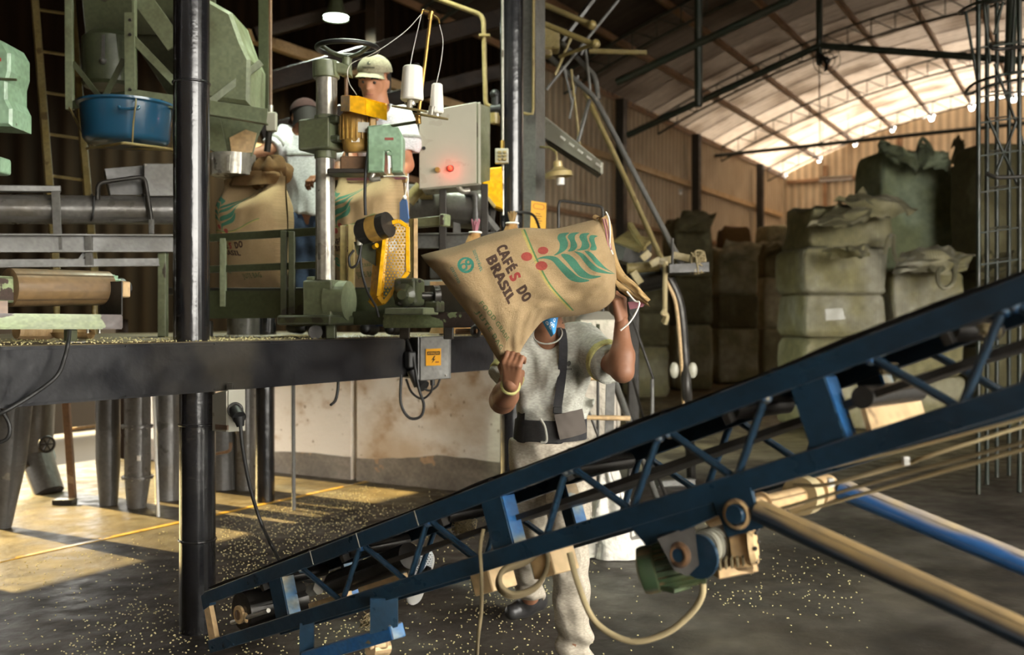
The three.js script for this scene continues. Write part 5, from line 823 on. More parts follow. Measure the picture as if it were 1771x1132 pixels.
// ---------- H-column, chute, wall lamp, sign, guard frame right of the black column ----------
{
  const q = (px, py, z = 0) => P(px, py, 7.7 + z), t = T('steel_column', 'flat grey-green steel column right of the tall black column', 'column', null, 'structure');
  const c0 = q(921, 557).setY(0), top = q(921, 557).setY(7.4); t.p('shaft', sect([[-0.075, -0.07], [0.075, -0.07], [0.075, 0.07], [-0.075, 0.07]], c0, top, V(0.85, 0, 0.5)), M.grey); t.done();
  const p2 = one('column_pipe', bent([q(904, 195, -0.1), q(922, 200, -0.12), q(923, -60, -0.12)], 0.012), M.yellowDull, 'thin tan pipe clipped to the flat grey column', 'pipe');
  const ch = T('sheet_metal_hood', 'long slanting pale sheet-metal hood above the wall lamp', 'hood'), h = (px, py, z = 0) => P(px, py, 8 + z);
  ch.p('side', plate([h(940, 200), h(1041, 281, -0.4), h(1041, 300, -0.4), h(940, 236)], 0.03), M.cabinet); ch.p('underside', plate([h(940, 237), h(1041, 300, -0.4), h(1035, 306, 0.3), h(940, 262, 0.5)], 0.02), M.darkSteel); for (const k of [0.3, 0.45, 0.6, 0.75, 0.9]) ch.p('slot', bar(mixV(h(940, 214, -0.025), h(1041, 290, -0.43), k), mixV(h(940, 214, -0.025), h(1041, 290, -0.43), k + 0.08), 0.006, 0.016), M.white); ch.p('bracket', bar(h(935, 225), h(942, 225), 0.1, 0.15), M.grey); ch.done();  // white strips on the side are painted highlights
  const l = T('wall_lamp', 'cream enamel gooseneck lamp with a coiled white bulb, switched off', 'lamp'), g = (px, py, z = 0) => P(px, py, 7.4 + z), ax = V(-0.1, 1, 0).normalize();
  l.p('arm', bent([g(935, 254, 0.25), g(950, 255, 0.1), g(962, 263), g(964, 284)], 0.009), M.yellowDull); l.p('shade', turned([[0.028, 0.12], [0.035, 0.11], [0.035, 0.075], [0.06, 0.055], [0.1, 0.035], [0.105, 0.0], [0.095, 0.0], [0.09, 0.028], [0.05, 0.045], [0.02, 0.07]], g(967, 306), ax, 40), mat('enamel', { color: 0xb9a571, roughness: 0.35, clearcoat: 0.4 })); l.p('bulb', [0, 1, 2, 3].map(k => ring(g(969.5, 309 + k * 3), ax, 0.022, 0.009, 24, 8)), M.white); l.done();
  const s = T('sign', 'orange-yellow notice board with a red outlined heading on the grey column', 'sign'), a = [[919, 347], [945, 351], [944, 397], [917, 394]].map(v => P(v[0], v[1], 7.35));
  const face = grid(1, 1, (u, v) => mixV(mixV(a[3], a[2], u), mixV(a[0], a[1], u), v).add(V(0, 0, 0.008)), (u, v) => [u, v]);
  s.p('board', plate(a, 0.012), M.yellow); s.p('print', face, mat('signPrint', { roughness: 0.6, map: canvasTex(128, 256, c => { c.fillStyle = '#d9a02c'; c.fillRect(0, 0, 128, 256); c.strokeStyle = '#a8481f'; c.lineWidth = 5; c.beginPath(); c.roundRect(20, 22, 90, 46, 18); c.stroke(); c.fillStyle = '#6b4a1c'; for (let i = 0; i < 5; i++) c.fillRect(40, 110 + i * 22, 40 + (i * 13) % 25, 7); }) })); s.done();
  const f = T('guard_frame', 'thin dark pipe frame standing behind the carried sack', 'frame'); f.p('pipe', bent([g(966, 470), g(966, 346), g(1043, 357, 0.2), g(1043, 470, 0.2)], 0.012), M.darkSteel); for (const [px, z] of [[966, 0], [1043, 0.2]]) f.p('leg', rod(g(px, 469, z), g(px, 469, z).setY(0.005), 0.012), M.darkSteel); f.done();
  one('cable', hose([P(882, 368, 6.85), P(905, 367, 6.9), P(922, 372, 7.0), P(932, 392, 7.1), P(936, 420, 7.1)], 0.01, 30, 7), M.cable, 'black cable looping in front of the yellow notice board', 'cable');
  const j = T('junction_box', 'small pale terminal box on the conduit left of the black column', 'box'); j.p('box', wbox(P(868, 270, 6.7), 0.09, 0.1, 0.05), M.cabinet); for (const y of [263, 269, 275]) for (const x of [864, 873]) j.p('terminal', wbox(P(x, y, 6.665), 0.024, 0.016, 0.02, 0.003), M.yellowDull); j.p('conduit', rod(P(870, 372, 6.75), P(869, -60, 6.75), 0.009), M.steel); j.p('gland', rod(P(869, 258, 6.7), P(869, 244, 6.72), 0.015), M.brass); j.done();
  const pv = T('air_pipe', 'bent tan air pipe with a black valve above the control cabinet', 'pipe'), k = (px, py, z = 0) => P(px, py, 6.9 + z); pv.p('pipe', bent([k(740, -8), k(836, 27), k(840, 182), k(852, 186)], 0.018), M.yellowDull); pv.p('clip', wbox(k(838, 62), 0.08, 0.02, 0.05), M.yellowDull); pv.p('valve', [rod(k(848, 190), k(866, 188), 0.035), rod(k(857, 200), k(857, 160), 0.028), new THREE.SphereGeometry(0.035, 14, 10).translate(...k(856, 163).toArray())], M.black); pv.p('filter_bowl', turned([[0, 0], [0.03, 0.01], [0.035, 0.05], [0.035, 0.08], [0, 0.08]], k(855, 216), UPV, 20), M.yellowDull); pv.done();
}
// ---------- stand and white bags behind the worker ----------
{
  const t = T('tube_stand', 'dusty grey tube stand with slanting legs behind the worker', 'stand'), q = (px, py, z = 0) => P(px, py, 6 + z), R = (a, b, r = 0.016, m = M.grey) => rod(a, b, r, r, 10);
  t.p('rail', R(q(1000, 653), q(1062, 654)), M.dustyTan); t.p('rail', R(q(1000, 721), q(1090, 723)), M.dustyTan); t.p('leg', rod(q(1052, 630), G(1140, 872), 0.023, 0.023, 12), M.grey); t.p('leg', rod(q(1020, 560, 0.3), G(1158, 870), 0.014, 0.014, 10), M.darkSteel); t.p('leg', R(q(1034, 655), q(1034, 655).setY(0.005), 0.009), M.darkSteel); t.p('plank', bar(q(1056, 655, 0.1), q(1048, 800, 0.1).setY(0.01), 0.02, 0.055, V(1, 0, 0)), M.grey); t.p('brace', R(q(1014, 700), q(1034, 752), 0.009), M.darkSteel); t.p('foot', wbox(G(1168, 840).setY(0.03), 0.35, 0.06, 0.08, 0.01, 0.3), M.grey); t.done();
  const b = T('bulk_bag', 'off-white bulk bag standing behind the worker and the tube stand', 'bag'), c = P(1030, 557, 7.4).setY(0);
  b.p('body', grid(40, 24, (u, v) => { const th = u * 2 * Math.PI, p = (a) => Math.sign(a) * Math.pow(Math.abs(a), 0.4), k = (1 - 0.12 * (2 * v - 1) ** 2) * (v > 0.96 ? 0.6 : 1); return V(c.x + p(Math.cos(th)) * 0.17 * k * (1 + 0.05 * noise3(u * 9, v * 6, 2)), v * 1.5, c.z + p(Math.sin(th)) * 0.2 * k * (1 + 0.04 * noise3(u * 14, v * 9, 5))); }), mat('whiteBag', { color: 0xb3aa9c, roughness: 0.8, bumpMap: BUMP, bumpScale: 0.02 })); b.p('strap', hose([P(1034, 560, 6.62), P(1034, 600, 6.62), P(1035, 650, 6.62)], 0.014, 12, 6), M.greenDark); b.done();
  const s = T('plastic_sack', 'crumpled white plastic sack slumped on the floor behind the conveyor', 'sack'), o = [[1006, 968], [1036, 972], [1085, 966], [1124, 948], [1112, 930], [1090, 880], [1068, 820], [1050, 800], [1034, 812], [1022, 860], [1008, 900]].map(v => P(v[0], v[1], 5.9));
  const g0 = G(1055, 972), top = P(1050, 800, 6.0); s.p('body', grid(56, 26, (u, v) => { const th = u * 2 * Math.PI, r = mix(0.23, 0.035, Math.pow(v, 0.8)) * (1 + 0.22 * Math.sin(th * 5 + 3 * noise3(v * 3, u, 1)) * (0.4 + v) + 0.12 * noise3(Math.cos(th) * 3, v * 5, Math.sin(th) * 3)); return V(mix(g0.x + 0.02, top.x, v) + Math.cos(th) * r * (Math.cos(th) > 0 ? 1.15 : 0.8), mix(0.005, top.y, v), mix(g0.z - 0.2, top.z, v) + Math.sin(th) * r * 0.8); }), mat('whitePlasticSheet', { color: 0xc4c0b6, roughness: 0.5, bumpMap: BUMP, bumpScale: 0.015 })); s.p('skirt', grid(24, 5, (u, v) => { const p = mixV(G(1004, 972), G(1128, 945), u); return p.add(V(0, 0.012 + 0.02 * Math.abs(noise3(u * 8, v * 3, 4)) + v * 0.05, -v * 0.22)); }), M.whitePlasticSheet); s.done();
}
// ---------- lamps ----------
const lampGlow = mat('lampGlow', { color: 0xffffff, emissive: 0xeaffea, emissiveIntensity: 9 });
function pendant(pos, label, power, r = 0.15, cone = 1.25) {
  const t = T('pendant_lamp', label, 'lamp', 'hanging factory lamps');
  t.p('shade', turned([[0.045, 0.3], [0.06, 0.28], [0.075, 0.2], [r * 0.62, 0.12], [r, 0.0], [r - 0.012, 0.0], [r * 0.6, 0.11], [0.06, 0.19], [0, 0.2]], pos, UPV, 36), M.greenDark); t.p('bulb', turned([[0, 0.012], [r * 0.93, 0.012], [r * 0.93, 0.03], [0, 0.03]], pos, UPV, 36), lampGlow, null, 'glowing white diffuser'); t.p('cord', rod(pos.clone().setY(pos.y + 0.3), pos.clone().setY(roofY(cOf(pos)) - 0.03), 0.01), M.cable); t.done(pos);
  const l = new THREE.SpotLight(0xf2ffe6, power, 0, cone, 0.5, 2); l.name = 'pendant_lamp_light'; l.position.copy(pos).add(V(0, -0.02, 0)); l.target.position.copy(pos).add(V(0, -3, 0)); l.castShadow = true; l.shadow.radius = 12; scene.add(l, l.target);
}
pendant(P(581, 34, 11), 'lit factory pendant lamp hanging above the sewing machine stand', 120);
pendant(B(4.9, -3.9, 4.9), 'lit factory pendant lamp high above the front edge of the platform, out of the picture', 34, 0.2, 0.85);  // added lamp outside the view, brightens machines and workers

// ---------- ducts and fittings below the platform ----------
const duct = (label, pts, m, extra, name = 'duct', cat = 'duct', group = 'ducts under the platform') => { const t = T(name, label, cat, group); for (let i = 1; i < pts.length; i++) t.p('tube', rod(pts[i - 1].p, pts[i].p, pts[i - 1].r, pts[i].r, 28), m); if (extra) extra(t); return t.done(); };
{
  const q = (px, py, Z) => P(px, py, Z), top = (px, Z) => P(px, CY, Z).setY(1.3), low = (px, py) => G(px, py);
  duct('wide duct tapering towards the floor at the left edge under the platform', [{ p: top(22, 6.9), r: 0.17 }, { p: q(14, 800, 6.9), r: 0.115 }, { p: low(6, 912), r: 0.05 }], M.greyDark);
  duct('slanting dark elbow duct with a black handwheel', [{ p: top(70, 8.4), r: 0.14 }, { p: q(62, 785, 8.4), r: 0.13 }, { p: low(85, 852), r: 0.12 }], M.greyDark, t => { t.p('flange', rod(q(58, 788, 8.4), q(64, 782, 8.38), 0.17), M.darkSteel); const c = q(81, 768, 8.2), hw = t.p('handwheel', ring(c, V(0.75, 0, 0.66), 0.062, 0.011, 28, 8), M.black); for (let k = 0; k < 3; k++) { const an = k * 1.047, o = V(0.66 * Math.cos(an), Math.sin(an), -0.75 * Math.cos(an)).multiplyScalar(0.06); t.p('spoke', rod(c.clone().sub(o), c.clone().add(o), 0.006), M.black, hw); } t.p('valve_stem', rod(c, q(70, 768, 8.35), 0.012), M.darkSteel); });
  duct('dark brown duct narrowing to the floor left of the flanged duct', [{ p: top(186, 7.75), r: 0.092 }, { p: q(187, 800, 7.75), r: 0.09 }, { p: low(188, 873), r: 0.066 }], M.greyDark);
  duct('grey duct with two bolted flange rings', [{ p: top(238, 7.65), r: 0.098 }, { p: q(238, 824, 7.65), r: 0.096 }, { p: low(236, 877), r: 0.07 }], M.ductGrey, t => { for (const y of [736, 824]) { t.p('flange', rod(q(238, y - 2, 7.65), q(238, y + 2, 7.65), 0.118), M.ductGrey); for (let k = 0; k < 7; k++) { const an = Math.PI + k / 6 * Math.PI, c = q(238, y + 4, 7.65).add(V(Math.cos(an) * 0.108, 0, -Math.sin(an) * 0.108)); t.p('bolt', rod(c, c.clone().add(V(0, 0.03, 0)), 0.007, 0.007, 6), M.steel); } } t.p('sticker', wbox(q(240, 792, 7.55), 0.025, 0.04, 0.012, 0.003), M.white); });
  duct('pale grey duct behind the leaning white rod', [{ p: top(290, 8.0), r: 0.098 }, { p: low(290, 864), r: 0.098 }], M.ductGrey);
  duct('dark duct right of the front black column', [{ p: q(384, 745, 8.5), r: 0.13 }, { p: low(384, 846), r: 0.13 }], M.greyDark, t => t.p('cap', rod(q(384, 746, 8.5), q(384, 740, 8.5), 0.1), M.greyDark));
  duct('straight grey duct left of the scuffed black column', [{ p: top(424, 8.45), r: 0.085 }, { p: low(424, 846), r: 0.085 }], M.ductGrey);
  const po = T('prop_post', 'thin rusty prop on a dark foot under the platform', 'post'); po.p('post', bar(q(112, 660, 7.85), G(126, 868).setY(0.02), 0.04, 0.055, V(1, 0, 0)), M.rust); po.p('foot', wbox(G(112, 871).setY(0.02), 0.16, 0.04, 0.1), M.darkSteel); po.done();
  one('rail_bar', rod(q(118, 742, 7.9), q(170, 735, 7.9), 0.012), M.dustyTan, 'short dusty rail between the rusty prop and the brown duct', 'bar');
  one('white_rod', rod(q(265, 664, 7.2), G(274, 893), 0.011), M.whitePlastic, 'slim white rod leaning in front of the pale duct', 'rod');
  one('conduit_rod', [rod(P(507, 640, 7.5), G(508, 882), 0.015)], M.grey, 'thin grey conduit standing on the floor before the plaster wall', 'conduit');
  one('rod_hook', bent([q(370, 785, 7.5), q(398, 780, 7.5), q(399, 765, 7.5)], 0.012), M.rust, 'bent rusty rod hook on the dark duct', 'hook');
  // upper duct ends seen between deck and trough
  one('duct', rod(P(421, 557, 6.9).setY(DECK), P(421, 520, 6.9), 0.11, 0.11, 24), M.ductGrey, 'short grey duct rising through the deck below the sack trough', 'duct');
  one('duct', rod(P(459, 557, 7.0).setY(DECK), P(459, 520, 7.0), 0.075, 0.075, 24), M.blackPaint, 'short black pipe rising through the deck below the sack trough', 'duct');
}
// power socket under the beam
{
  const t = T('socket_box', 'cream power socket box under the beam with a large black plug', 'socket'), Z = 4.42, q = (px, py, z = 0) => P(px, py, Z + z);
  t.p('case', [plate([q(371, 682, 0.12), q(395, 676), q(395, 746), q(371, 744, 0.12)], 0.02), plate([q(395, 676), q(424, 675, 0.02), q(424, 744, 0.02), q(395, 746)], 0.02), plate([q(371, 682, 0.12), q(395, 676), q(424, 675, 0.02), q(405, 680, 0.14)], 0.012)], M.cabinet); t.p('gap', plate([q(372, 733, 0.1), q(394, 735, -0.012), q(394, 743, -0.012), q(372, 742, 0.1)], 0.008), M.rust);
  t.p('socket_rim', ring(q(407, 709, -0.01), V(0.05, 0, 1), 0.03, 0.006, 28, 8), M.greyDark); t.p('plug', [rod(q(407, 708, -0.01), q(414, 722, -0.06), 0.026, 0.03, 20), rod(q(413, 720, -0.06), q(416, 737, -0.06), 0.026, 0.016, 20)], M.black); t.p('hanger', bar(q(398, 680, 0.06), q(398, 662, 0.06), 0.02, 0.03), M.darkSteel); t.done();
  one('power_cord', hose([q(416, 736, -0.06), q(420, 775, -0.05), q(432, 840, -0.02), q(452, 905, 0.02), P(476, 955, 4.35), G(492, 985), G(520, 1005), G(560, 1010)].map((p, i) => i > 4 ? p.setY(0.01) : p), 0.0085, 60, 8), M.cable, 'black power cord running from the socket box down to the floor', 'cord');
}
// switch box with the warning label on the beam
{
  const t = T('switch_box', 'grey switch box with a yellow warning label fixed to the platform beam', 'box'), f = (px, py, dc = 0) => onC(px, py, CBEAM + 0.17 + dc);
  const Zb = -f(750, 620).z, q = (px, py, z = 0) => P(px, py, Zb + z);
  t.p('case', plate([q(727, 584), q(775, 581, 0.04), q(775, 653, 0.04), q(727, 657)].map(p => p.add(V(0.0, 0, -0.05))), 0.1, 0.004), M.greyDark); const d = t.p('lid', plate([q(727, 584), q(775, 581, 0.04), q(775, 653, 0.04), q(727, 657)], 0.012, 0.003), M.grey);
  t.p('side', plate([q(698, 583, 0.22), q(726, 583, 0.0), q(726, 656, 0.0), q(698, 652, 0.22)], 0.02), M.greyDark);
  const a = [[737, 603], [763, 602], [763, 631], [737, 632]].map(v => q(v[0], v[1], 0.005 - 0.0)), face = grid(1, 1, (u, v) => mixV(mixV(a[3], a[2], u), mixV(a[0], a[1], u), v).add(V(0.0, 0, 0.014)), (u, v) => [u, v]);
  t.p('warning_label', face, mat('warningPrint', { roughness: 0.5, map: canvasTex(256, 288, c => { c.fillStyle = '#d99a1e'; c.fillRect(0, 0, 256, 288); c.fillStyle = '#1b1712'; c.fillRect(18, 46, 220, 62); c.font = 'bold 42px sans-serif'; c.fillStyle = '#d99a1e'; c.textAlign = 'center'; c.fillText('ATENÇÃO', 128, 92); c.fillStyle = '#1b1712'; c.beginPath(); for (const [x, y] of [[140, 122], [90, 196], [122, 190], [96, 252], [166, 172], [132, 178], [160, 124]]) c.lineTo(x, y); c.fill(); c.fillStyle = '#7a3a1c'; c.fillRect(160, 222, 60, 20); }) }), d, 'yellow warning label with a black lightning flash');
  for (const [px, py] of [[731, 588], [771, 585], [771, 649], [731, 653]]) t.p('screw', new THREE.SphereGeometry(0.006, 8, 6).translate(...q(px, py, -0.0).toArray()), M.steel, d);
  t.p('plug', [wbox(q(710, 622, 0.02), 0.06, 0.1, 0.06, 0.015, 0.6), rod(q(712, 640, 0.02), q(722, 668, 0.02), 0.03, 0.02)], M.cable); t.p('gland', rod(q(748, 655, 0.03), q(748, 666, 0.03), 0.014), M.cable); t.p('socket', rod(q(722, 657, 0.05), q(734, 668, 0.02), 0.035, 0.035), M.cable);
  t.p('cable', hose([q(701, 575, 0.06), q(697, 620, 0.03), q(693, 665, 0.02), q(694, 700, 0.02), q(708, 722, 0.02), q(727, 720, 0.02), q(733, 700, 0.02), q(724, 670, 0.0), q(715, 620, 0.0), q(704, 585, 0.04)], 0.0085, 80, 8), M.cable); t.p('cable', hose([q(702, 655, 0.06), q(712, 678, 0.05), q(730, 689, 0.05), q(745, 678, 0.04), q(748, 664, 0.03)], 0.007, 40, 7), M.cable); t.p('cable', hose([q(728, 668, 0.04), q(742, 675, 0.04), q(755, 668, 0.04), q(761, 655, 0.04)], 0.007, 40, 7), M.cable); t.done();
}
one('cord_end', hose([onC(585, 655, CBEAM - 0.06), onC(584, 675, CBEAM - 0.06), onC(580, 692, CBEAM - 0.06), onC(572, 700, CBEAM - 0.06)], 0.008, 24, 6), M.cable, 'frayed cord end hanging below the beam before the plaster wall', 'cord');
one('cable', hose([P(120, 572, 3.85), P(118, 592, 3.75), P(112, 618, 3.74), P(98, 650, 3.7), P(60, 680, 3.66), P(10, 710, 3.6), P(-20, 722, 3.6)], 0.008, 50, 7), M.cable, 'dark cable drooping across the platform beam at the left', 'cable');
one('cable', hose([P(-20, 695, 3.6), P(6, 715, 3.6), P(17, 738, 3.6), P(12, 758, 3.6), P(-15, 770, 3.6)], 0.007, 30, 7), M.cable, 'loop of dark cable at the left edge below the beam', 'cable');
// white perforated clog behind the conveyor
{
  const t = T('clog', 'white perforated rubber clog on the floor behind the conveyor', 'shoe'), c = G(712, 1052), up = V(0, 1, 0);
  const tip = P(735, 955, 4.75), at = (u, k) => mixV(c, tip, u);
  t.p('sole', grid(32, 12, (u, v) => { const th = v * 2 * Math.PI, w = 0.052 * Math.sqrt(Math.max(0.02, 1 - (2 * u - 1) ** 4)) * (1 - 0.15 * Math.sin(u * 6)); return mixV(c, tip, u).add(V(Math.cos(th) * w, 0, 0)).addScaledVector(V(-0.1, 0.3, 0.9), Math.sin(th) * 0.014 - 0.02).add(V(0, 0.02, 0)); }), M.whitePlastic);
  t.p('upper', grid(32, 16, (u, v) => { const w = 0.052 * Math.sqrt(Math.max(0.02, 1 - (2 * u - 1) ** 4)), th = v * Math.PI; return mixV(c, tip, mix(0.35, 1, u)).add(V(Math.cos(th) * w, 0.02, 0)).addScaledVector(V(-0.1, 0.2, 0.95), Math.sin(th) * 0.055 * Math.sin(Math.min(1, u * 1.5 + 0.15) * 1.57) * (1.05 - u * 0.6)); }), mat('clogUpper', { roughness: 0.5, map: finish(canvasTex(256, 256, x => { x.fillStyle = '#cfd2d2'; x.fillRect(0, 0, 256, 256); x.fillStyle = '#2b2d30'; for (let j = 0; j < 9; j++) for (let i = 0; i < 9; i++) { x.beginPath(); x.ellipse(16 + i * 28 + (j % 2) * 14, 16 + j * 28, 7, 9, 0, 0, 7); x.fill(); } }), true, 0.11) })); t.done();
}
// spilled coffee beans: on the floor and along the edge of the deck
{
  const bean = new THREE.SphereGeometry(0.0042, 7, 5).scale(1, 0.6, 0.75), m = plain('bean', 0xb9ad7e, 0.7), spots = [], D = new THREE.Object3D();
  for (let tries = 0; spots.length < 5200 && tries < 60000; tries++) { const p = B(rr(1.2, 6.9), rr(-5.5, 0.6)), px = CX - F * p.x / p.z, py = CY - F * (p.y - EYE) / p.z; if (-p.z < 2.5 || px < 0 || px > 1500 || py > 1150) continue; const k = 0.25 + 0.75 * sstep(0.1, 0.6, noise3(p.x * 1.6, p.z * 1.6, 5)) + (px > 380 && px < 640 && py < 960 ? 1 : 0); if (rnd() * (px > 950 ? 4 : 1.4) > k) continue; spots.push([p.x, 0.003, p.z]); }
  const deckSpots = []; for (let i = 0; i < 1500; i++) { const p = B(rr(0.2, 5.4), CBEAM - rr(0, 1) ** 2 * 1.2 - 0.02); deckSpots.push([p.x, DECK + 0.003, p.z]); }
  const put = (list, name, label) => { const I = new THREE.InstancedMesh(bean, m, list.length); list.forEach((s, i) => { D.position.set(...s); D.rotation.set(rr(-0.3, 0.3), rr(0, 6.3), rr(-0.3, 0.3)); D.scale.setScalar(rr(0.75, 1.3)); D.updateMatrix(); I.setMatrixAt(i, D.matrix); }); I.name = name; I.castShadow = I.receiveShadow = true; Object.assign(I.userData, { label, category: 'beans', kind: 'stuff' }); scene.add(I); };
  put(spots, 'spilled_beans', 'pale coffee beans spilled over the dark floor'); put(deckSpots, 'deck_beans', 'pale coffee beans spilled along the front edge of the platform deck');
}

// ---------- people ----------
// a hand: palm and five fingers. dir runs from the wrist to the knuckles, palm is the way the palm faces, side +1/-1 puts the thumb, curl bends the fingers
function handBones(w, dir, palm, side, curl, spread = 0.004, k = 1) {
  dir = dir.clone().normalize(); palm = palm.clone().addScaledVector(dir, -palm.dot(dir)).normalize(); const ac = V().crossVectors(dir, palm).normalize().multiplyScalar(side), L = [];
  const at = (a, b, c) => w.clone().addScaledVector(dir, a * k).addScaledVector(ac, b * k).addScaledVector(palm, c * k);
  for (const b of [-0.027, -0.009, 0.009, 0.027]) L.push([at(0.005, b * 0.55, 0), at(0.08, b * 1.05, 0), 0.0165 * k, 0.0125 * k]);
  [[0.03, 1, 0], [0.01, 1.08, 1], [-0.01, 1.02, 2], [-0.029, 0.82, 3]].forEach(([b, s, i]) => {
    let p = at(0.083, b, 0), th = 0; const c = Array.isArray(curl) ? curl[i] : curl;
    [[0.042, 0.0108, 1], [0.027, 0.0096, 1.15], [0.021, 0.0085, 0.7]].forEach(([len, r, f], j) => { th += c * f; const d = dir.clone().multiplyScalar(Math.cos(th)).addScaledVector(palm, Math.sin(th)).addScaledVector(ac, (b / 0.03) * spread * 8 * (j === 0 ? 1 : 0)).normalize(), q = p.clone().addScaledVector(d, len * s * k); L.push([p, q, r * k, (r - 0.0012) * k]); p = q; });
  });
  const t0 = at(0.018, 0.026, 0.006), t1 = at(0.05, 0.05, 0.024), t2 = at(0.078, 0.045, 0.045), t3 = at(0.092, 0.03, 0.056);
  L.push([t0, t1, 0.0165 * k, 0.013 * k], [t1, t2, 0.0125 * k, 0.0108 * k], [t2, t3, 0.0105 * k, 0.0085 * k]);
  return L;
}
const boundsOf = (list, pad) => { const b = new THREE.Box3(); list.forEach(([p, q, r0, r1]) => { for (const [v, r] of [[p, r0], [q, r1]]) { b.expandByPoint(v.clone().addScalar(r + pad)); b.expandByPoint(v.clone().addScalar(-r - pad)); } }); return b; };
const meshBones = (list, k, h, warp) => { const f = bones(list, k), b = boundsOf(list, 2 * h + 0.01); return skinOf(warp ? (x, y, z) => f(x, y, z) + warp(x, y, z) : f, b.min, b.max, h); };
// head: centre between the ears, the way it faces, its up
function headParts(c, face, up, s = 1) {
  face = face.clone().normalize(); up = up.clone().addScaledVector(face, -up.dot(face)).normalize(); const rt = V().crossVectors(up, face).normalize();
  const at = (x, y, z) => c.clone().addScaledVector(rt, x * s).addScaledVector(up, y * s).addScaledVector(face, z * s);
  const L = [[at(0, 0.03, -0.03), at(0, 0.035, 0.02), 0.082 * s, 0.074 * s], [at(0, -0.02, 0.02), at(0, -0.075, 0.045), 0.066 * s, 0.044 * s], [at(-0.028, -0.07, 0.02), at(0, -0.095, 0.062), 0.032 * s, 0.022 * s], [at(0.028, -0.07, 0.02), at(0, -0.095, 0.062), 0.032 * s, 0.022 * s],
    [at(0, 0.0, 0.088), at(0, -0.034, 0.114), 0.01 * s, 0.0145 * s], [at(-0.012, -0.036, 0.094), at(0.012, -0.036, 0.094), 0.011 * s, 0.011 * s], [at(-0.036, 0.016, 0.078), at(0.036, 0.016, 0.078), 0.017 * s, 0.017 * s], [at(-0.02, -0.066, 0.082), at(0.02, -0.066, 0.082), 0.009 * s, 0.009 * s],
    [at(-0.042, -0.02, 0.058), at(-0.036, -0.03, 0.06), 0.022 * s, 0.02 * s], [at(0.042, -0.02, 0.058), at(0.036, -0.03, 0.06), 0.022 * s, 0.02 * s], [at(-0.078, 0.0, 0.0), at(-0.084, -0.028, 0.004), 0.016 * s, 0.011 * s], [at(0.078, 0.0, 0.0), at(0.084, -0.028, 0.004), 0.016 * s, 0.011 * s]];
  return { L, at, up, face, rt };
}
const eyeMat = plain('eye', 0x2a211b, 0.3), lipMat = plain('lip', 0x8a5144, 0.6);
function faceBits(t, h, skin, body) {
  for (const s of [-1, 1]) { t.p('eye', new THREE.SphereGeometry(0.011, 14, 10).translate(...h.at(s * 0.033, 0.002, 0.0915).toArray()), eyeMat, null); t.p('eyebrow', hose([h.at(s * 0.016, 0.022, 0.103), h.at(s * 0.034, 0.027, 0.099), h.at(s * 0.054, 0.02, 0.086)], 0.0055, 10, 6), M.hair); }
  t.p('mouth', hose([h.at(-0.024, -0.067, 0.09), h.at(0, -0.065, 0.099), h.at(0.024, -0.067, 0.09)], 0.006, 12, 6), lipMat);
}
function capOn(t, h, m, visor = 1, drop = 0.0) {
  const prof = (u, v, r0, r = r0 + 0.006) => { const th = u * 2 * Math.PI, ph = v * Math.PI / 2; return h.at(Math.sin(th) * r * 1.0 * Math.cos(ph), 0.035 + drop + Math.sin(ph) * 0.096, Math.cos(th) * (r + 0.014) * Math.cos(ph) - 0.012); };
  const c = t.p('cap', grid(36, 12, (u, v) => prof(u, v, 0.094)), m);
  t.p('visor', grid(20, 6, (u, v) => { const th = (u - 0.5) * 1.9, r = mix(0.092, 0.094 + 0.062 * Math.cos(th * 1.45), v); return h.at(Math.sin(th) * r * visor, 0.034 + drop - v * 0.022 - 0.02 * th * th * v, (Math.cos(th) * (r + 0.012) - 0.006) * visor); }), m, c); t.p('button', new THREE.SphereGeometry(0.008, 10, 6).translate(...h.at(0, 0.133 + drop, -0.006).toArray()), m, c);
  return c;
}
// cloth folds: long soft ridges
const folds = (s, amp, fx = 14, fy = 6) => (x, y, z) => amp * (noise3(x * fx + s + y * 3, y * fy, z * fx) + 0.6 * noise3(x * fx * 2.1 + s, y * fy * 2 + x * 9, z * fx * 2.1));
// tube of elliptical section through stations [centre, half width, half depth]
function trunk(st, kneading) {
  return (x, y, z) => { let i = 0; while (i < st.length - 2 && y < st[i + 1][0].y) i++; const [a, wa, da] = st[i], [b, wb, db] = st[i + 1], t = clamp((a.y - y) / (a.y - b.y)), cx = mix(a.x, b.x, t), cz = mix(a.z, b.z, t), w = mix(wa, wb, t), d = mix(da, db, t), e = Math.sqrt(((x - cx) / w) ** 2 + ((z - cz) / d) ** 2), r = (e - 1) * Math.min(w, d); return Math.max(r, y - st[0][0].y, st[st.length - 1][0].y - y) + (kneading ?? 0); };
}
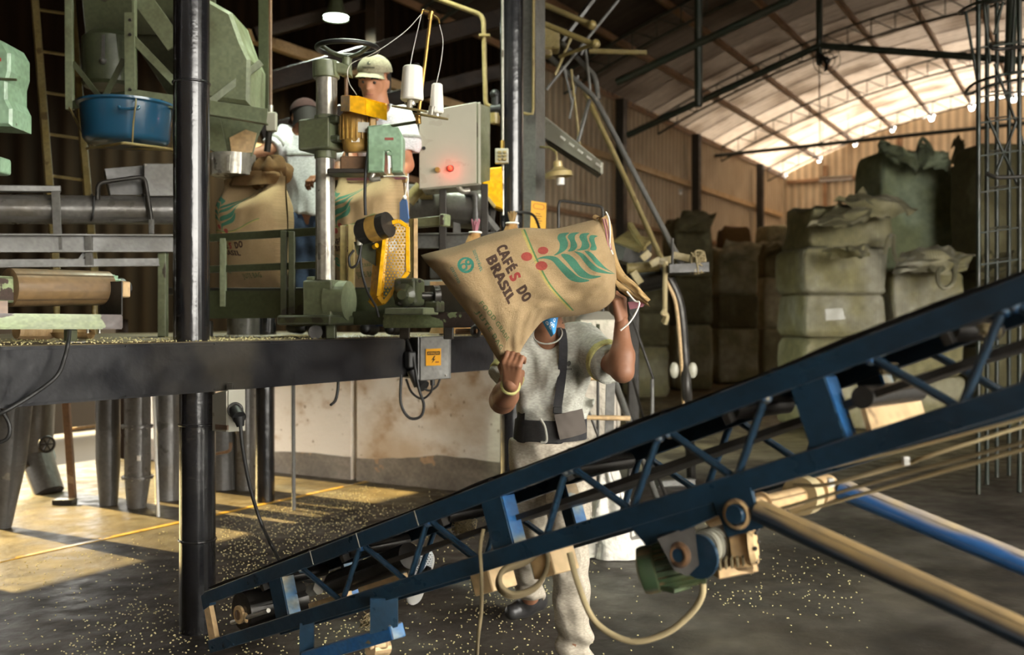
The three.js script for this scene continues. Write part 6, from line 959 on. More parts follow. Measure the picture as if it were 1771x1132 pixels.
// worker carrying the sack
{
  const t = T('person', 'worker in a grey T-shirt and wide black belt carrying a coffee sack', 'person');
  const q = (px, py, Z) => P(px, py, Z);
  const shR = q(912, 592, 4.05), elR = q(869, 692, 3.9), wrR = q(884, 664, 3.70), shL = q(1004, 590, 4.05), elL = q(1077, 642, 3.75), wrL = q(1075, 556, 3.83);
  const hipR = q(928, 800, 4.1), knR = q(917, 935, 4.38), anR = q(917, 1036, 4.75), hipL = q(982, 800, 4.08), knL = q(984, 965, 3.9), anL = q(998, 1138, 3.98);
  const neck0 = q(950, 580, 4.04), neck1 = q(946, 545, 4.0), head = headParts(q(942, 508, 3.99), V(-0.25, -0.35, 1), V(0, 1, 0.2));
  const body = [...head.L, [neck0, neck1, 0.062, 0.055], [neck0, q(957, 640, 4.08), 0.07, 0.09], [q(957, 640, 4.08), q(953, 750, 4.1), 0.09, 0.09], [q(930, 590, 4.06), shR, 0.05, 0.046], [q(980, 588, 4.06), shL, 0.05, 0.046],
    [shR, elR, 0.047, 0.046], [elR, mixV(elR, wrR, 0.35), 0.048, 0.048], [mixV(elR, wrR, 0.35), wrR, 0.046, 0.03], [shL, mixV(shL, elL, 0.5), 0.046, 0.046], [mixV(shL, elL, 0.5), elL, 0.046, 0.038], [elL, mixV(elL, wrL, 0.3), 0.038, 0.043], [mixV(elL, wrL, 0.3), wrL, 0.043, 0.027],
    [q(940, 770, 4.1), hipR, 0.1, 0.085], [q(975, 770, 4.1), hipL, 0.1, 0.085], [hipR, knR, 0.08, 0.055], [knR, anR, 0.055, 0.042], [hipL, knL, 0.08, 0.055], [knL, anL, 0.055, 0.042]];
  const hands = [handBones(wrR, V(0.02, 0.9, 0.42), V(0.35, 0.35, -0.8), 1, [1.0, 1.05, 1.05, 1.0]), handBones(wrL, V(-0.12, 1, 0.12), V(-0.75, 0.1, -0.6), -1, [0.95, 1.0, 1.05, 1.05])];
  const b = t.p('body', merged([meshBones(body, 0.03, 0.011), ...hands.map(h => meshBones(h, 0.008, 0.0034))]), M.skin);
  faceBits(t, head);
  t.p('hair', grid(24, 10, (u, v) => { const th = u * 2 * Math.PI, ph = v * Math.PI / 2; return head.at(Math.sin(th) * 0.088 * Math.cos(ph), 0.03 + Math.sin(ph) * 0.09, Math.cos(th) * 0.092 * Math.cos(ph) - 0.012); }), M.hair);
  // blue mask with a white pattern, hanging over the chin
  const mk = [[936, 553], [966, 545], [971, 560], [954, 584]].map(v => q(v[0], v[1], 3.86)); t.p('mask', grid(14, 12, (u, v) => mixV(mixV(mk[0], mk[1], u), mixV(mixV(mk[0], mk[3], 0.95), mixV(mk[2], mk[3], 0.6), u), v).add(V(0, 0, 0.03 * Math.sin(u * 3.1) - 0.01 * v)), (u, v) => [u, 1 - v]), mat('maskPrint', { roughness: 0.9, map: canvasTex(128, 128, c => { c.fillStyle = '#3f8fce'; c.fillRect(0, 0, 128, 128); c.strokeStyle = '#dfe9f2'; c.lineWidth = 5; for (const [x, y] of [[30, 30], [64, 44], [96, 26], [44, 66], [84, 62]]) { c.beginPath(); c.arc(x, y, 9, 0, 6.3); c.moveTo(x - 8, y + 14); c.lineTo(x + 8, y + 14); c.stroke(); } }) }));
  // T-shirt
  const st = [[q(953, 566, 4.04), 0.05, 0.06], [q(954, 585, 4.05), 0.125, 0.09], [q(957, 615, 4.06), 0.142, 0.118], [q(958, 660, 4.07), 0.143, 0.125], [q(957, 700, 4.08), 0.143, 0.128], [q(954, 722, 4.09), 0.142, 0.128], [q(953, 733, 4.09), 0.143, 0.13]];
  const tr = trunk(st), slL = bones([[q(990, 588, 4.06), q(1006, 594, 4.05), 0.072, 0.076], [q(1006, 594, 4.05), q(1062, 634, 3.85), 0.078, 0.07]], 0.03), slR = bones([[q(925, 592, 4.06), shR, 0.07, 0.075], [shR, q(864, 665, 3.97), 0.075, 0.066]], 0.03), fd = folds(3, 0.016, 13, 6);
  const hemL = q(1060, 632, 3.86), dL = hemL.clone().sub(q(1000, 592, 4.06)).normalize(), hemR = q(866, 656, 3.975), dR = hemR.clone().sub(shR).normalize(), nk = q(947, 574, 3.95);
  const open = (x, y, z) => 0.058 - Math.sqrt(((x - nk.x) / 1.0) ** 2 + ((y - nk.y) / 1.25) ** 2 + ((z - nk.z) / 1.8) ** 2);
  const cut = (p, d) => (x, y, z) => (x - p.x) * d.x + (y - p.y) * d.y + (z - p.z) * d.z;
  const cL = cut(hemL, dL), cR = cut(hemR, dR), bodyF = bones(body, 0.03);
  const shirt = (x, y, z) => { const n = fd(x, y, z); let r = tr(x, y, z) + (1.3 * n + 0.017 * Math.sin(x * 58 - y * 34 + 5 * noise3(x * 4, y * 3, z * 4)) * sstep(1.46, 1.3, y)) * sstep(1.01, 1.09, y); r = smin(r, Math.max(slL(x, y, z), cL(x, y, z)) + n * 0.35 - 0.004, 0.05); r = smin(r, Math.max(slR(x, y, z), cR(x, y, z)) + n * 0.35 - 0.004, 0.05); r = Math.max(r, open(x, y, z)); return r; };
  t.p('shirt', skinOf(shirt, V(-0.35, 0.9, -4.32), V(0.55, 1.5, -3.7), 0.008), M.shirtGrey);
  t.p('collar', ring(q(947, 577, 3.965), V(-0.1, 0.72, 0.65).normalize(), 0.058, 0.0035, 36, 8), M.shirtGrey);
  const bandL = (x, y, z) => Math.max(slL(x, y, z) - 0.009 + fd(x, y, z) * 0.35, Math.abs(cL(x, y, z) + 0.055) - 0.02), bandR = (x, y, z) => Math.max(slR(x, y, z) - 0.009 + fd(x, y, z) * 0.35, Math.abs(cR(x, y, z) + 0.035) - 0.016);
  t.p('sleeve_band', skinOf(bandL, V(0.2, 1.15, -4.15), V(0.5, 1.5, -3.75), 0.006), M.reflective, null, 'pale yellow reflective band'); t.p('sleeve_band', skinOf(bandR, V(-0.2, 1.05, -4.15), V(0.15, 1.5, -3.75), 0.006), M.reflective, null, 'pale yellow reflective band');
  // belt and braces
  const beltSt = [[q(953, 722, 4.09), 0.148, 0.135], [q(952, 740, 4.09), 0.15, 0.137], [q(951, 762, 4.1), 0.152, 0.138]];
  t.p('belt', skinOf(trunk(beltSt), V(-0.1, 0.85, -4.32), V(0.4, 1.1, -3.85), 0.008), M.blackCloth);
  const onTorso = (px, py, lift = 0.006) => { const y = q(px, py, 4).y; let i = 0; const S = [...st.slice(0, 5), ...beltSt]; while (i < S.length - 2 && y < S[i + 1][0].y) i++; const [a, wa, da] = S[i], [c, wb, db] = S[i + 1], k = clamp((a.y - y) / (a.y - c.y)), cx = mix(a.x, c.x, k), cz = mix(a.z, c.z, k), w = mix(wa, wb, k), d = mix(da, db, k); let x = (px - CX) * 3.95 / F; x = clamp(x, cx - w * 0.97, cx + w * 0.97); return V(x, y, cz + d * Math.sqrt(Math.max(0, 1 - ((x - cx) / w) ** 2)) + lift); };
  const strip = (pts, wpx, nm, m) => { const c = new THREE.CatmullRomCurve3(pts.map(v => V(v[0], v[1], 0))); t.p(nm, grid(40, 4, (u, v) => { const p = c.getPoint(u), d = c.getTangent(u); return onTorso(p.x + (v - 0.5) * wpx * -d.y, p.y + (v - 0.5) * wpx * d.x, 0.016); }), m); };
  strip([[970, 558], [974, 590], [972, 640], [967, 680], [964, 700]], 15, 'strap', M.blackCloth); strip([[964, 698], [965, 722]], 13, 'strap', M.blackCloth); strip([[916, 575], [906, 640], [902, 690], [900, 735]], 14, 'strap', M.blackCloth);
  t.p('shirt_emblem', grid(8, 8, (u, v) => onTorso(976 + u * 14, 641 - v * 20, 0.013), (u, v) => [u, v]), mat('shirtEmblem', { transparent: true, roughness: 0.95, map: canvasTex(64, 96, c => { c.clearRect(0, 0, 64, 96); c.fillStyle = '#3d3c38'; c.beginPath(); c.ellipse(34, 30, 16, 22, 0.3, 0, 7); c.fill(); for (let i = 0; i < 5; i++) c.fillRect(6 + i * 11, 68, 7, 16); }) }));
  t.p('buckle', wbox(onTorso(964, 706, 0.024), 0.036, 0.026, 0.01, 0.003), M.black);
  t.p('belt_flap', grid(16, 8, (u, v) => onTorso(mix(963, 1013, u) + (v - 0.5) * 10, mix(714, 757, v) - u * 9, 0.024 + 0.004 * noise3(u * 5, v * 4, 2))), plain('beltPanel', 0x4b443e, 0.9)); t.p('loose_hem', hose([onTorso(935, 722, 0.02), onTorso(942, 735, 0.026), onTorso(945, 758, 0.026), onTorso(936, 762, 0.02)], 0.006, 20, 6), M.shirtGrey);
  // trousers
  const lg = bones([[q(935, 765, 4.1), hipR, 0.115, 0.105], [q(972, 765, 4.1), hipL, 0.115, 0.1], [hipR, knR, 0.1, 0.078], [knR, anR, 0.076, 0.062], [hipL, knL, 0.1, 0.074], [knL, anL, 0.073, 0.064]], 0.04), wst = trunk([[q(951, 757, 4.1), 0.156, 0.14], [q(951, 775, 4.1), 0.162, 0.145], [q(953, 812, 4.1), 0.155, 0.135]]), tf = folds(8, 0.012, 11, 7);
  const trouser = (x, y, z) => Math.max(smin(lg(x, y, z), wst(x, y, z), 0.03) + 1.4 * tf(x, y, z) + 0.01 * Math.sin(y * 60 + x * 20) * sstep(0.35, 0.1, y) , y - q(951, 757, 4.1).y, (x > 0.14 || z > -4.25) ? 0.075 - y : 0.12 - y);
  t.p('trousers', skinOf(trouser, V(-0.15, 0.03, -4.95), V(0.45, 1.02, -3.7), 0.009), M.trousers);
  const letters = 'DÍNAMO'.split(''); const pr = mat('legPrint', { transparent: true, roughness: 0.9, map: canvasTex(96, 512, c => { c.clearRect(0, 0, 96, 512); c.fillStyle = '#4a4f50'; c.font = 'bold 80px sans-serif'; c.textAlign = 'center'; letters.forEach((l, i) => c.fillText(l, 48, 74 + i * 84)); }) });
  t.p('leg_print', grid(10, 30, (u, v) => { const k = mix(0.43, 1.07, 1 - v), p = k < 1 ? mixV(hipL, knL, k) : mixV(knL, anL, (k - 1)), r = (k < 1 ? mix(0.1, 0.074, k) : 0.074) + 0.027, th = (u - 0.5) * 0.7 - 0.05; return p.clone().add(V(Math.sin(th) * r, 0, Math.cos(th) * r)); }, (u, v) => [u, v]), pr);
  // shoes
  const shoe = (toe, heel, ankle) => { t.p('shoe', meshBones([[heel, mixV(heel, toe, 0.5), 0.042, 0.042], [mixV(heel, toe, 0.5), toe, 0.044, 0.037], [heel.clone().add(V(0, 0.01, 0)), ankle, 0.042, 0.048]], 0.03, 0.007), mat('shoeLeather', { color: 0x2b2a2a, roughness: 0.45 })); };
  shoe(G(886, 1074).add(V(0, 0.045, 0)), q(930, 1040, 4.84), anR); shoe(V(anL.x + 0.01, 0.046, anL.z + 0.17), V(anL.x, 0.046, anL.z - 0.02), anL);
  // wrist band
  t.p('wrist_band', ring(mixV(wrR, elR, 0.08), wrR.clone().sub(elR).normalize(), 0.03, 0.009, 28, 8), M.reflective, null, 'yellow wrist band');
  t.done(V(0.16, 0, -4.2));
}
// sorter with his back turned
{
  const t = T('person', 'man seen from behind in a white shirt, jeans and maroon cap holding a sack open', 'person'), Z = 7.0, q = (px, py, z = 0) => P(px, py, Z + z), m = n => n * Z / F;
  const head = headParts(q(526, 203, 0), V(-0.55, -0.25, -0.8), V(0, 1, 0)), shL = q(494, 236, 0), shR = q(574, 238, 0.1), elL = q(462, 260, -0.12), wrL = q(425, 268, -0.3), elR = q(590, 300, 0.0), wrR = q(560, 305, -0.3), hpL = q(520, 385), hpR = q(552, 385), flr = p => p.clone().setY(DECK + 0.1);
  const kL = q(522, 440).setY(DECK + 0.5), kR = q(552, 440).setY(DECK + 0.5), aL = flr(q(520, 480)), aR = flr(q(556, 480));
  const body = [...head.L, [q(528, 228), q(527, 212), 0.06, 0.055], [q(530, 245), q(532, 320), 0.11, 0.12], [q(532, 320), q(535, 385), 0.12, 0.115], [q(530, 236), shL, 0.06, 0.058], [q(534, 236), shR, 0.06, 0.058], [shL, elL, 0.055, 0.044], [elL, wrL, 0.044, 0.03], [shR, elR, 0.055, 0.044], [elR, wrR, 0.044, 0.03], [hpL, kL, 0.09, 0.06], [kL, aL, 0.058, 0.045], [hpR, kR, 0.09, 0.06], [kR, aR, 0.058, 0.045]];
  t.p('body', merged([meshBones(body, 0.03, 0.014), meshBones(handBones(wrL, V(-1, -0.2, 0.2), V(0.1, -1, 0.2), 1, 0.6), 0.008, 0.0045), meshBones(handBones(wrR, V(-0.7, -0.2, 0.7), V(-0.2, -1, 0), -1, 0.6), 0.008, 0.0045)]), M.skin);
  faceBits(t, head); capOn(t, head, M.capMaroon, 1); t.p('hair', grid(20, 6, (u, v) => { const th = (u - 0.5) * 4 + Math.PI; return head.at(Math.sin(th) * 0.088, mix(0.04, -0.075, v), Math.cos(th) * 0.1 - 0.022); }), M.hair);
  const st = [[q(529, 226), 0.06, 0.065], [q(530, 238), 0.13, 0.1], [q(531, 265), 0.165, 0.13], [q(534, 320), 0.17, 0.135], [q(536, 374), 0.175, 0.14]], tr = trunk(st), sl = bones([[shL, q(472, 254, -0.08), 0.08, 0.076]], 0.02), sr = bones([[shR, q(583, 270, 0.05), 0.08, 0.076]], 0.02), fd = folds(21, 0.012, 12, 4), cL = q(470, 256, -0.08), dL = cL.clone().sub(shL).normalize(), cutL = (x, y, z) => (x - cL.x) * dL.x + (y - cL.y) * dL.y + (z - cL.z) * dL.z;
  t.p('shirt', skinOf((x, y, z) => smin(smin(tr(x, y, z), Math.max(sl(x, y, z), cutL(x, y, z)), 0.05), sr(x, y, z), 0.05) + fd(x, y, z), V(-1.85, 2.1, -7.3), V(-1.1, 2.82, -6.65), 0.011), M.shirtWhite);
  t.p('sleeve_band', skinOf((x, y, z) => Math.max(sl(x, y, z) - 0.004 + fd(x, y, z), Math.abs(cutL(x, y, z) + 0.05) - 0.014), V(-1.85, 2.4, -7.2), V(-1.45, 2.8, -6.7), 0.008), M.greyBand); t.p('back_band', skinOf((x, y, z) => Math.max(tr(x, y, z) - 0.004 + fd(x, y, z), Math.abs(y - q(0, 272).y) - 0.012), V(-1.75, 2.5, -7.3), V(-1.15, 2.65, -6.7), 0.008), M.greyBand);
  const lg = bones([[q(523, 378), hpL, 0.12, 0.115], [q(550, 378), hpR, 0.12, 0.115], [hpL, kL, 0.11, 0.085], [kL, aL, 0.08, 0.07], [hpR, kR, 0.11, 0.085], [kR, aR, 0.08, 0.07]], 0.04), tf = folds(5, 0.012, 9, 6); t.p('jeans', skinOf((x, y, z) => Math.max(lg(x, y, z) + tf(x, y, z), y - q(0, 368).y), V(-1.8, DECK + 0.05, -7.3), V(-1.05, 2.25, -6.7), 0.012), M.jeans);
  for (const a of [aL, aR]) t.p('shoe', meshBones([[a.clone().setY(DECK + 0.045), a.clone().add(V(-0.1, 0, -0.14)).setY(DECK + 0.045), 0.044, 0.036]], 0.02, 0.01), M.black);
  t.done(V(q(535, 400).x, DECK, -Z));
}
// machine operator facing the viewer
{
  const t = T('person', 'man in a white shirt and pale khaki cap looking down behind the sewing head', 'person'), Z = 6.2, q = (px, py, z = 0) => P(px, py, Z + z);
  const head = headParts(q(647, 141, 0), V(-0.2, -0.3, 1), V(0.06, 1, 0.2), 1.08), shR = q(626, 206, 0.05), shL = q(692, 204, 0), elR = q(605, 275, -0.05), wrR = q(625, 312, -0.35), elL = q(702, 285, -0.05), wrL = q(676, 322, -0.3), hpR = q(645, 390), hpL = q(682, 390), kR = q(645, 450).setY(DECK + 0.5), kL = q(684, 450).setY(DECK + 0.5), aR = q(644, 480).setY(DECK + 0.1), aL = q(686, 480).setY(DECK + 0.1);
  const body = [...head.L, [q(660, 195, 0.02), q(654, 165, 0.02), 0.062, 0.056], [q(660, 215), q(662, 290), 0.1, 0.115], [q(662, 290), q(663, 385), 0.115, 0.11], [q(655, 203), shR, 0.06, 0.058], [q(668, 202), shL, 0.06, 0.058], [shR, elR, 0.055, 0.044], [elR, wrR, 0.044, 0.03], [shL, elL, 0.056, 0.045], [elL, wrL, 0.045, 0.03], [hpR, kR, 0.09, 0.06], [kR, aR, 0.058, 0.045], [hpL, kL, 0.09, 0.06], [kL, aL, 0.058, 0.045]];
  t.p('body', merged([meshBones(body, 0.03, 0.011), meshBones(handBones(wrR, V(0.3, -0.5, 0.8), V(0.5, 0, -0.5), 1, 0.6), 0.008, 0.0042), meshBones(handBones(wrL, V(-0.5, -0.3, 0.8), V(-0.5, 0, -0.5), -1, 0.6), 0.008, 0.0042)]), M.skinLight);
  faceBits(t, head); const cp = capOn(t, head, M.capKhaki, 1, 0.022);
  t.p('cap_print', grid(10, 6, (u, v) => { const th = (u - 0.5) * 1.1, y = 0.068 + v * 0.055; const k = Math.cos(Math.asin(clamp((y - 0.057) / 0.097))); return head.at(Math.sin(th) * 0.104 * k, y, Math.cos(th) * 0.119 * k - 0.01); }, (u, v) => [u, v]), mat('capPrint', { transparent: true, roughness: 0.9, map: canvasTex(128, 80, c => { c.clearRect(0, 0, 128, 80); c.fillStyle = '#3c3a2c'; c.beginPath(); c.ellipse(64, 24, 16, 14, 0, 0, 7); c.fill(); c.fillStyle = '#a59d80'; c.beginPath(); c.ellipse(70, 20, 8, 5, 0.6, 0, 7); c.fill(); c.fillStyle = '#3c3a2c'; for (let i = 0; i < 8; i++) c.fillRect(20 + i * 11, 52, 8, 12); }) }), cp);
  t.p('hair', grid(20, 5, (u, v) => { const th = (u - 0.5) * 3.8 + Math.PI; return head.at(Math.sin(th) * 0.091, mix(0.05, -0.06, v), Math.cos(th) * 0.104 - 0.02); }), M.hair);
  const st = [[q(659, 184, 0.02), 0.065, 0.065], [q(659, 197), 0.125, 0.095], [q(661, 235), 0.15, 0.125], [q(663, 300), 0.15, 0.13], [q(664, 378), 0.155, 0.135]], tr = trunk(st), sl = bones([[shL, q(705, 250, -0.02), 0.085, 0.088]], 0.02), sr = bones([[shR, q(614, 248, 0), 0.085, 0.085]], 0.02), fd = folds(31, 0.011, 12, 4), nk = q(655, 180, -0.1), top = q(0, 258).y;
  t.p('shirt', skinOf((x, y, z) => Math.max(smin(smin(tr(x, y, z), Math.max(sl(x, y, z), top - y - (x + 0.7) * 0.25), 0.05), Math.max(sr(x, y, z), top - y), 0.05) + fd(x, y, z), 0.07 - Math.hypot((x - nk.x), (y - nk.y) / 1.1, (z - nk.z) / 1.6)), V(-1.25, 2.0, -6.5), V(-0.5, 2.85, -5.9), 0.01), M.shirtWhite);
  t.p('sleeve_band', skinOf((x, y, z) => Math.max(sl(x, y, z) - 0.004 + fd(x, y, z), Math.abs(y - q(0, 240).y) - 0.014), V(-0.85, 2.45, -6.4), V(-0.48, 2.7, -6.0), 0.008), M.greyBand);
  const lg = bones([[q(650, 382), hpR, 0.12, 0.11], [q(678, 382), hpL, 0.12, 0.11], [hpR, kR, 0.1, 0.08], [kR, aR, 0.08, 0.07], [hpL, kL, 0.1, 0.08], [kL, aL, 0.08, 0.07]], 0.04); t.p('jeans', skinOf((x, y, z) => Math.max(lg(x, y, z) + 0.012 * noise3(x * 9, y * 6, z * 9), y - q(0, 372).y), V(-1.2, DECK + 0.05, -6.5), V(-0.5, 2.15, -5.9), 0.012), M.jeans);
  for (const a of [aL, aR]) t.p('shoe', meshBones([[a.clone().setY(DECK + 0.045), a.clone().add(V(-0.02, 0, 0.16)).setY(DECK + 0.045), 0.044, 0.036]], 0.02, 0.01), M.black);
  t.done(V(q(664, 400).x, DECK, -Z));
}
// ---------- the carried sack ----------
{
  const t = T('coffee_sack', 'full burlap coffee sack with red cherries and lettering carried on the worker in front', 'sack', null);
  const Zs = 3.68;
  // outline in the picture's frame: bottom edge A-D, sides A-B and D-C, mouth B-C; s runs from A towards D, v from the bottom to the mouth
  const crv = pts => new THREE.CatmullRomCurve3(pts.map(v => V(v[0], v[1], v[2] ?? 0)), false, 'centripetal');
  const eAB = crv([[728, 441, 0.06], [745, 436], [790, 425], [845, 405], [900, 394], [960, 395], [1000, 386], [1030, 379], [1048, 375, 0.02]]), eDC = crv([[882, 634, -0.03], [893, 621], [906, 597], [925, 570], [943, 553], [1000, 545], [1042, 534], [1062, 516], [1066, 500, 0.05]]);
  const eAD = crv([[728, 441, 0.06], [735, 452], [758, 476], [785, 512], [812, 547], [836, 580], [853, 610], [866, 628], [882, 634, -0.03]]), eBC = crv([[1048, 375, 0.02], [1056, 400], [1060, 425], [1066, 455], [1067, 478], [1066, 500, 0.05]]);
  const coons = (s, v) => { const a = eAB.getPoint(v), d = eDC.getPoint(v), l = eAD.getPoint(s), r = eBC.getPoint(s), A = eAB.getPoint(0), Bq = eAB.getPoint(1), D = eDC.getPoint(0), C = eDC.getPoint(1); return a.multiplyScalar(1 - s).addScaledVector(d, s).addScaledVector(l, 1 - v).addScaledVector(r, v).addScaledVector(A, -(1 - s) * (1 - v)).addScaledVector(D, -s * (1 - v)).addScaledVector(Bq, -(1 - s) * v).addScaledVector(C, -s * v); };
  const half = sg => grid(64, 84, (s, v) => {
    const p = coons(s, v), e = Math.pow(Math.max(0, 4 * s * (1 - s)), 0.5), k = Math.pow(Math.max(0, Math.min(1, 5.2 * v * (1.06 - v) / 1.06)), 0.5) * (1 - 0.55 * sstep(0.75, 1, v));
    const th = 0.125 * e * k * (0.75 + 0.25 * Math.sin(Math.PI * s)), wr = 0.010 * e * (noise3(s * 7 + v * 5, v * 9 - s * 4, 4) + 0.6 * noise3(s * 15, v * 17, 8)) + 0.007 * e * Math.sin(v * 60 + s * 20 + 3 * noise3(s * 4, v * 4, 1)) * sstep(0.55, 1, s) * sstep(0.75, 0.3, v);
    return P(p.x, p.y, Zs + 0.1 + p.z - sg * (th + wr));
  }, (s, v) => [sg > 0 ? s : 1 - s, v]);
  // pattern position (on a 1024 x 1400 print) of a point given in the outline's own frame
  const onPrint = (x, y) => { let s = 0.45, v = 0.5; for (let i = 0; i < 14; i++) { const p = coons(s, v), a = coons(s + 0.01, v), b = coons(s, v + 0.01), ax = (a.x - p.x) / 0.01, ay = (a.y - p.y) / 0.01, bx = (b.x - p.x) / 0.01, by = (b.y - p.y) / 0.01, dx = x - p.x, dy = y - p.y, D = ax * by - ay * bx; s = clamp(s + (dx * by - dy * bx) / D, 0.01, 0.98); v = clamp(v + (ax * dy - ay * dx) / D, 0.01, 0.98); } return [s * 1024, (1 - v) * 1400]; };
  const print = sackCanvas(1024, 1400, 0xbfa47c, c => {
    const shape = (pts, col) => { const cv = new THREE.CatmullRomCurve3(pts.map(p => V(880 + p[0] / 5.66, 360 + p[1] / 5.66, 0)), true, 'centripetal').getPoints(90); c.fillStyle = col; c.beginPath(); cv.forEach(p => c.lineTo(...onPrint(p.x, p.y))); c.fill(); };
    const line = (pts, w, col) => { const cv = new THREE.CatmullRomCurve3(pts.map(p => V(880 + p[0] / 5.66, 360 + p[1] / 5.66, 0))).getPoints(40); c.strokeStyle = col; c.lineWidth = w; c.beginPath(); cv.forEach(p => c.lineTo(...onPrint(p.x, p.y))); c.stroke(); };
    const put = (t, x0, y0, x1, y1, up, col, k = 1) => { const A = onPrint(x0, y0), E = onPrint(x1, y1), L = Math.hypot(x1 - x0, y1 - y0), U = onPrint(x0 + (y1 - y0) / L * up, y0 - (x1 - x0) / L * up); c.save(); c.font = 'bold 100px sans-serif'; const w = c.measureText(t).width; c.setTransform((E[0] - A[0]) / w, (E[1] - A[1]) / w, (A[0] - U[0]) / 72, (A[1] - U[1]) / 72, A[0], A[1]); c.fillStyle = col; c.strokeStyle = col; c.lineWidth = 7 * k; c.fillText(t, 0, 0); if (k) c.strokeText(t, 0, 0); c.restore(); };
    // line across the sack, cherries and leaves of the emblem
    line([[128, 205], [250, 490], [380, 740], [610, 1000]], 16, 'rgba(196,186,84,0.5)'); line([[150, 205], [270, 490], [400, 740], [630, 1000]], 9, '#5a8450');
    for (const [x, y, a, b] of [[175, 472, 55, 43], [335, 413, 52, 37], [320, 562, 58, 45]]) shape(Array.from({ length: 10 }, (_, i) => [x + a * Math.cos(i * 0.628), y + b * Math.sin(i * 0.628)]), '#a9493f');
    const G1 = '#48836a';
    for (const l of [[[222, 545], [300, 482], [400, 465], [470, 480], [530, 535], [600, 600], [680, 668], [790, 706], [700, 725], [600, 700], [530, 635], [470, 565], [420, 512], [350, 492], [280, 502]], [[512, 452], [580, 450], [650, 500], [720, 590], [800, 650], [905, 665], [800, 690], [700, 668], [630, 600], [570, 525]], [[640, 422], [720, 440], [800, 520], [870, 580], [960, 620], [1040, 640], [920, 635], [820, 608], [750, 540], [690, 462]], [[742, 415], [800, 430], [870, 500], [950, 582], [1025, 632], [930, 590], [860, 552], [800, 484]],
      [[440, 462], [485, 420], [500, 350], [476, 290], [490, 255], [540, 240], [592, 240], [557, 272], [580, 340], [568, 392], [520, 432]], [[578, 420], [600, 390], [602, 330], [577, 280], [600, 247], [690, 238], [650, 265], [646, 300], [670, 370], [640, 412]], [[660, 410], [700, 390], [715, 340], [690, 280], [710, 250], [790, 245], [765, 270], [770, 310], [790, 370], [760, 403]], [[797, 405], [806, 360], [786, 300], [800, 265], [870, 272], [840, 290], [845, 340], [860, 385], [853, 408]]]) shape(l, G1);
    // lettering
    const K = '#4d382c'; put('CAFÉ', 857.5, 428, 879.5, 474.5, 18, K); put('S', 880.5, 477, 886.5, 488, 18, '#a9453d'); put('DO', 892, 500, 907, 524, 18, K); put('BRASIL', 840, 446, 880, 526, 18, K);
    put('SUSTENTÁVEL', 817, 433, 831, 470, 5.5, '#3d8270', 0); put('CERTIFIED', 778, 463, 793, 491, 5, '#3f7563', 0); put('FOOD GRADE', 827, 523, 877, 590, 8, '#6d7a4c', 0); put('JUTE BAG', 822, 540, 866, 606, 7.5, '#66744a', 0);
    const ell = (x, y, r, w) => { c.strokeStyle = '#3a8a76'; c.lineWidth = w; c.beginPath(); for (let i = 0; i <= 24; i++) c.lineTo(...onPrint(x + r * Math.cos(i * 0.2618), y + r * Math.sin(i * 0.2618))); c.stroke(); }; ell(805.5, 458, 12, 16); ell(802, 461, 5, 12); ell(810, 453, 4, 14);
  }, 101);
  const pm = mat('carriedSackPrint', { map: print, roughness: 0.97, bumpMap: BURLAPBUMP, bumpScale: 0.004 });
  M.sackPrint.map = print;
  print.wrapS = print.wrapT = THREE.ClampToEdgeWrapping;
  const back = half(-1), k = back.index.array; for (let i = 0; i < k.length; i += 3) { const q = k[i]; k[i] = k[i + 1]; k[i + 1] = q; } back.computeVertexNormals();
  t.p('front', half(1), pm); t.p('back', back, M.burlap);
  // sewn mouth with its upright seam edge, pink stripes and ears
  const z = Zs + 0.08, S = (px, py, dz = 0) => P(px, py, z + dz);
  const edge = (L, R, m, nm, lift) => { const a = crv(L), b = crv(R); return t.p(nm, grid(50, 6, (u, v) => { const p = a.getPoint(u).lerp(b.getPoint(u), v); return P(p.x, p.y, z + p.z - lift + 0.008 * noise3(u * 9, v * 3, 2) - 0.012 * Math.sin(v * Math.PI)); }), m); };
  edge([[1034, 380, 0.0], [1042, 392, -0.01], [1048, 420, -0.02], [1056, 452, -0.02], [1066, 480, 0], [1085, 494, 0], [1104, 512, 0], [1118, 524, 0.02]], [[1052, 370, 0.0], [1058, 390, 0.02], [1062, 420, 0.03], [1070, 452, 0.02], [1082, 474, 0.01], [1098, 488, 0.0], [1114, 506, 0], [1125, 518, 0.02]], M.burlap, 'mouth_edge', 0.012);
  for (const o of [0, 4]) t.p('pink_stripe', hose([S(1043 + o, 378, -0.035), S(1047 + o, 395, -0.04), S(1050 + o, 415, -0.045), S(1053 + o, 432, -0.045)], 0.0028, 24, 5), M.pink);
  t.p('seam_thread', hose([S(1048, 366, -0.03), S(1053, 378, -0.04), S(1055, 400, -0.045), S(1055, 425, -0.045), S(1060, 440, -0.04)], 0.003, 30, 5), M.thread);
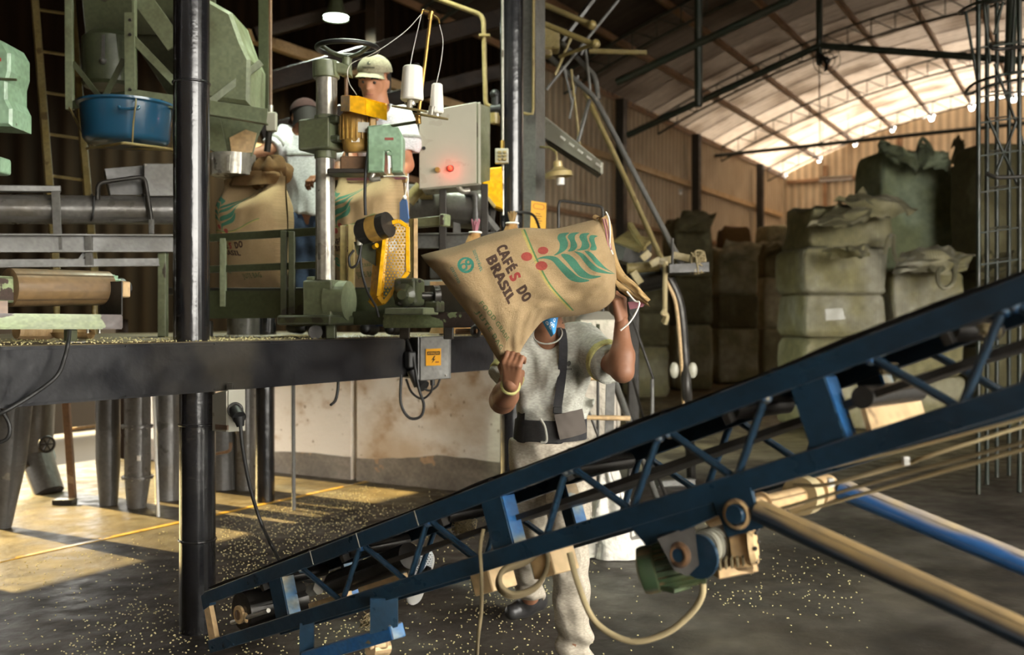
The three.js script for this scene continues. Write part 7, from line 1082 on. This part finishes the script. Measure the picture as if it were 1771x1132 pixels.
  t.p('ear', grid(24, 14, (u, v) => { const th = v * 2 * Math.PI, c = mixV(S(1058, 484), S(1120, 524, 0.02), u), r = mix(0.045, 0.018, u) * (1 + 0.3 * noise3(u * 4, Math.cos(th) * 2, Math.sin(th) * 2)); return c.add(V(Math.cos(th) * r * 0.55, Math.cos(th) * r * -0.8, Math.sin(th) * r * 0.9 - 0.01)); }), M.burlap);
  t.p('ear_flap', plate([S(1086, 522, 0.04), S(1122, 518, 0.02), S(1112, 530, 0.03), S(1090, 534, 0.05)], 0.01), plain('pinkDull', 0x94606a, 0.95));
  t.p('tie_string', hose([S(1084, 504, -0.02), S(1098, 520, -0.03), S(1106, 523, -0.04), S(1100, 540, -0.04), S(1088, 558, -0.04), S(1073, 571, -0.03)], 0.0035, 40, 6), M.thread);
  t.p('corner_tuft', grid(10, 8, (u, v) => { const th = v * 2 * Math.PI, c = mixV(S(1036, 380), S(1030, 376, 0.01), u); return c.add(V(Math.cos(th) * 0.012, Math.sin(th) * 0.012, 0)); }), M.burlap);
  t.done();
  // two more filled sacks whose ears show behind the carried one
  for (const [px, py, l] of [[822, 388, 'upright ear of a pale coffee sack standing on the platform behind the carried sack'], [886, 372, 'pointed corner of a coffee sack behind the carried sack near the black column']]) {
    const Z = 5.9, s = T('coffee_sack', l, 'sack'), q = (x, y, d = 0) => P(x, y, Z + d), r0 = px < 850;
    s.p('body', grid(32, 24, (u, v) => { const th = u * 2 * Math.PI, c = mixV(q(px - (r0 ? 30 : 30), 470).setY(r0 ? DECK + 0.02 : 1.35), q(px, py + 14), v), r = mix(0.17, 0.03, Math.pow(v, 1.3)) * (1 + 0.12 * noise3(Math.cos(th) * 2, v * 5, Math.sin(th) * 2 + px)); return c.add(V(Math.cos(th) * r, 0, Math.sin(th) * r)); }), mat('sackPale' + px, { map: M.burlap.map, color: 0xffeedd, roughness: 0.97, bumpMap: BURLAPBUMP, bumpScale: 0.002 }));
    s.p('tuft', Array.from({ length: 10 }, (_, i) => rod(q(px, py + 16), q(px + rr(-8, 8), py + rr(-10, 4), rr(-0.03, 0.03)), 0.012, 0.004, 6)), r0 ? M.pink : M.burlap).userData.kind = 'stuff';
    s.p('tie', ring(q(px, py + 14), UPV, 0.035, 0.006, 20, 6), M.thread); s.done();
  }
}

renderer.render(scene, camera);
